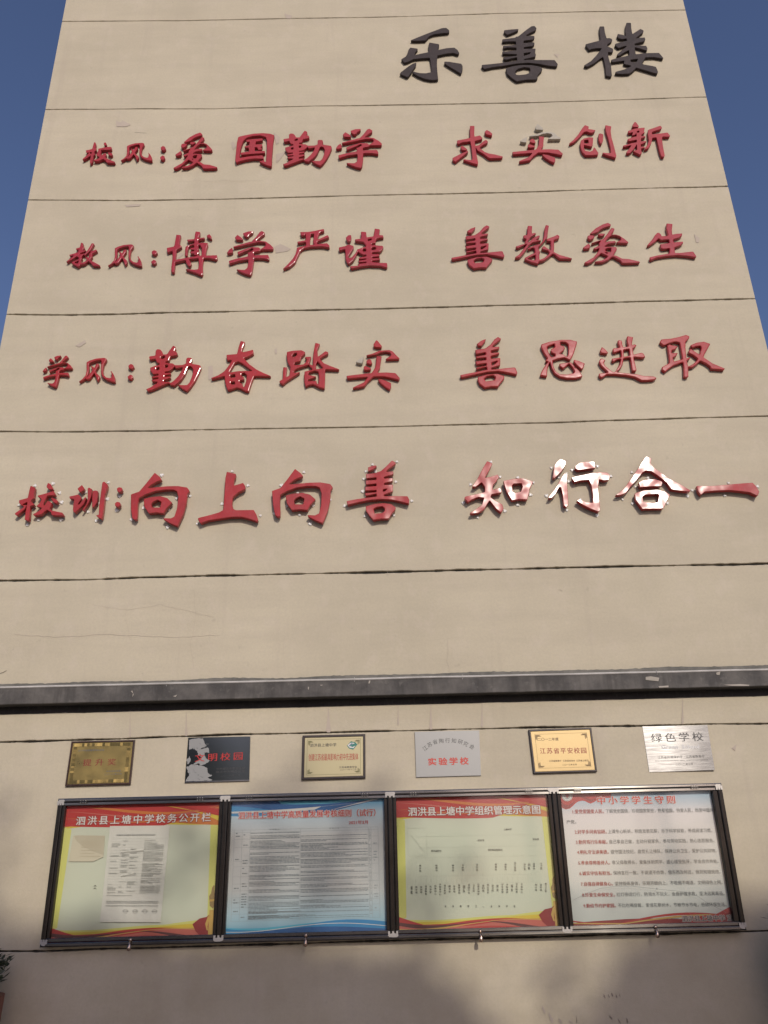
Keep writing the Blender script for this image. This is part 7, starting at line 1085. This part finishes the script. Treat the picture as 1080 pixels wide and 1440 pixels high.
def potted_shrub(x, y, r, ztop, potz, potr, label, seed, spikes):
    rnd = random.Random(seed); root = empty('potted_shrub', (x, y, 0), label, 'shrub')
    mb = MB(); prof = [(.0, potr*.62), (.02, potr*.66), (potz*.86, potr*.96), (potz*.87, potr*1.06), (potz, potr*1.08), (potz, potr*.93), (potz-.06, potr*.9)]
    n = 28
    for h, q in prof:
        for k in range(n): mb.v.append((x+q*math.cos(2*math.pi*k/n), y+q*math.sin(2*math.pi*k/n), h))
    for i in range(len(prof)-1):
        for k in range(n): mb.f.append((i*n+k, i*n+(k+1) % n, (i+1)*n+(k+1) % n, (i+1)*n+k)); mb.m.append(0)
    mb.f.append(tuple(range((len(prof)-1)*n, len(prof)*n))); mb.m.append(0)
    mb.build('pot', M_TERRA, root)
    mb = MB()
    for k in range(9):
        t = rnd.uniform(0, 6.28); mb.tube([(x+.03*math.cos(t), y+.03*math.sin(t), potz-.06), (x+r*.4*math.cos(t), y+r*.4*math.sin(t), (potz+ztop)/2), (x+r*.7*math.cos(t), y+r*.7*math.sin(t), ztop-.12)], [.012, .008, .004], 5)
    mb.build('stem', M_BARK, root)
    mb = MB(); H = ztop-potz
    blobs = [((x+rnd.uniform(-.4,.4)*r, y+rnd.uniform(-.4,.4)*r, potz+H*rnd.uniform(.15,.82)), (r*.55, r*.55, H*.24)) for _ in range(16)]
    leaves(mb, blobs, 3600, .020, rnd, .5)
    for k in range(spikes):
        t = rnd.uniform(0, 6.28); z = rnd.uniform(potz+.03, ztop); rr = r*rnd.uniform(.55, .85)
        p = Vector((x+rr*math.cos(t), y+rr*math.sin(t), z)); a = Vector((math.cos(t), math.sin(t), rnd.uniform(.1, .9))).normalized(); b = a.cross(Vector((0,.3,1))).normalized()
        mb.face([p, p+a*.03+b*.007, p+a*.055, p+a*.03-b*.007])
    mb.build('foliage', M_LEAF, root); return root
pl = at(-18, 1400, .35); potted_shrub(at(11,1400,.35).x-.33, WALL-.35, .33, at(10,1338,.35).z, at(8,1400,.35).z, .27, 'dark green shrub in a terracotta pot at the left foot of the wall', 4, 160)
potted_shrub(at(1074,1300,.35).x+.29, WALL-.35, .30, at(1076,1296,.35).z+.12, .55, .26, 'dark green shrub whose leaves show at the right edge beside the notice board', 6, 120)

def tree(x, y, h, cr, label, seed, nleaf, lsize, trunk_h=.35, blobs=None, wisps=None, nw=0):
    rnd = random.Random(seed); root = empty('shade_tree', (x, y, 0), label, 'tree', 'trees across the yard from the wall')
    mb = MB(); mb.tube([(x, y, -.05), (x+.1, y, h*.2), (x-.05, y+.1, h*.45), (x+.1, y, h*.8)], [.26, .20, .15, .05], 12); mb.build('trunk', M_BARK, root, True)
    mb = MB()
    for k in range(9):
        t = k*2.4+rnd.uniform(-.3,.3); z0 = h*rnd.uniform(.32,.7); L_ = cr*rnd.uniform(.6,.95)
        mb.tube([(x, y, z0), (x+L_*.5*math.cos(t), y+L_*.5*math.sin(t), z0+L_*.35), (x+L_*math.cos(t), y+L_*math.sin(t), z0+L_*.6)], [.09, .05, .02], 7)
    mb.build('limb', M_BARK, root, True)
    mb = MB(); B = blobs or []
    if not blobs:
        for k in range(34):
            t = rnd.uniform(0, 6.28); q = rnd.uniform(.1, 1)**.6; z = rnd.uniform(trunk_h, .95); wd = math.sin(math.pi*min(1, (z-trunk_h)/(1-trunk_h)*.85+.12))
            B.append(((x+cr*.75*q*wd*math.cos(t), y+cr*.75*q*wd*math.sin(t), h*z), (cr*.33, cr*.33, cr*.26)))
    leaves(mb, B, nleaf, lsize, rnd, .6)
    if wisps: leaves(mb, wisps, nw, lsize*.8, rnd, .5)
    mb.build('crown', M_TLEAF, root); return root
# the sun comes over these crowns: their tops throw the soft shade on the foot of the wall
T_ = 22.0
def shadow_at(xw, zw, t=T_): k = t/-SUN_DIR.y; return (xw+SUN_DIR.x*k, WALL-t, zw+SUN_DIR.z*k)
def blobs_for(spots, t=T_):
    out = []
    for xw, zw, rx, rz in spots:
        X, Y, Z = shadow_at(xw, zw, t+random.uniform(-1.2, 1.2)); out.append(((X, Y, Z), (rx, .9, rz)))
    return out
random.seed(21)
la_ = [(-3.2,1.35,.5,.4),(-3.0,1.0,.6,.5),(-2.5,.75,.6,.45),(-2.0,.80,.6,.42),(-1.5,.70,.6,.45),(-1.0,.72,.6,.42),(-.5,.66,.5,.40),(-.1,.62,.4,.36),(.1,.45,.4,.3),(-2.6,.2,1,.6),(-1.6,.1,1,.6),(-.6,.0,1,.6),(-1.9,-.7,1.8,.8),(-3.6,.6,.8,.9)]
B1 = blobs_for(la_, 22)
X1, Y1_, Z1 = shadow_at(-1.6, .6, 22)
tree(X1, Y1_, Z1+.2, 2.6, 'tall leafy tree across the yard, left one of the two whose shade reaches the wall', 31, 15000, .13, blobs=B1, wisps=blobs_for([(-1.25,1.62,.35,.30),(-.75,1.95,.25,.28),(-.25,1.75,.30,.25),(.2,1.35,.35,.3),(-2.9,1.75,.4,.35),(.7,.7,.5,.5)], 22), nw=190)
ra_ = [(1.75,.80,.45,.36),(2.2,.85,.5,.42),(2.7,.95,.5,.45),(3.1,1.1,.5,.5),(1.55,.45,.45,.4),(2.3,.3,1,.6),(3.0,.3,.9,.6),(2.2,-.6,1.5,.8),(3.6,.7,.8,.8)]
B2 = blobs_for(ra_, 23)
X1, Y1_, Z1 = shadow_at(2.6, .6, 23)
tree(X1, Y1_, Z1+.3, 2.4, 'tall leafy tree across the yard, right one of the two whose shade reaches the wall', 32, 12000, .13, blobs=B2, wisps=blobs_for([(1.85,1.60,.35,.28),(1.1,.65,.4,.45),(2.75,1.55,.4,.35),(1.3,1.3,.3,.25)], 23), nw=130)
for k, (x, y, h, c) in enumerate(((-14,-20,8.5,3.4),(-8.5,-22,8,3.2),(-3,-24,8.3,3.4),(1.2,-25,7.4,3.0),(14,-21,8,3.2),(20,-24,9,3.6))):
    tree(x, y, h, c, ['low round tree far left behind the viewer','second low round tree from the left behind the viewer','low round tree behind the left tall tree','low round tree between the two tall trees','low round tree right of the two tall trees','low round tree far right behind the viewer'][k], 50+k, 3500, .22, .22)
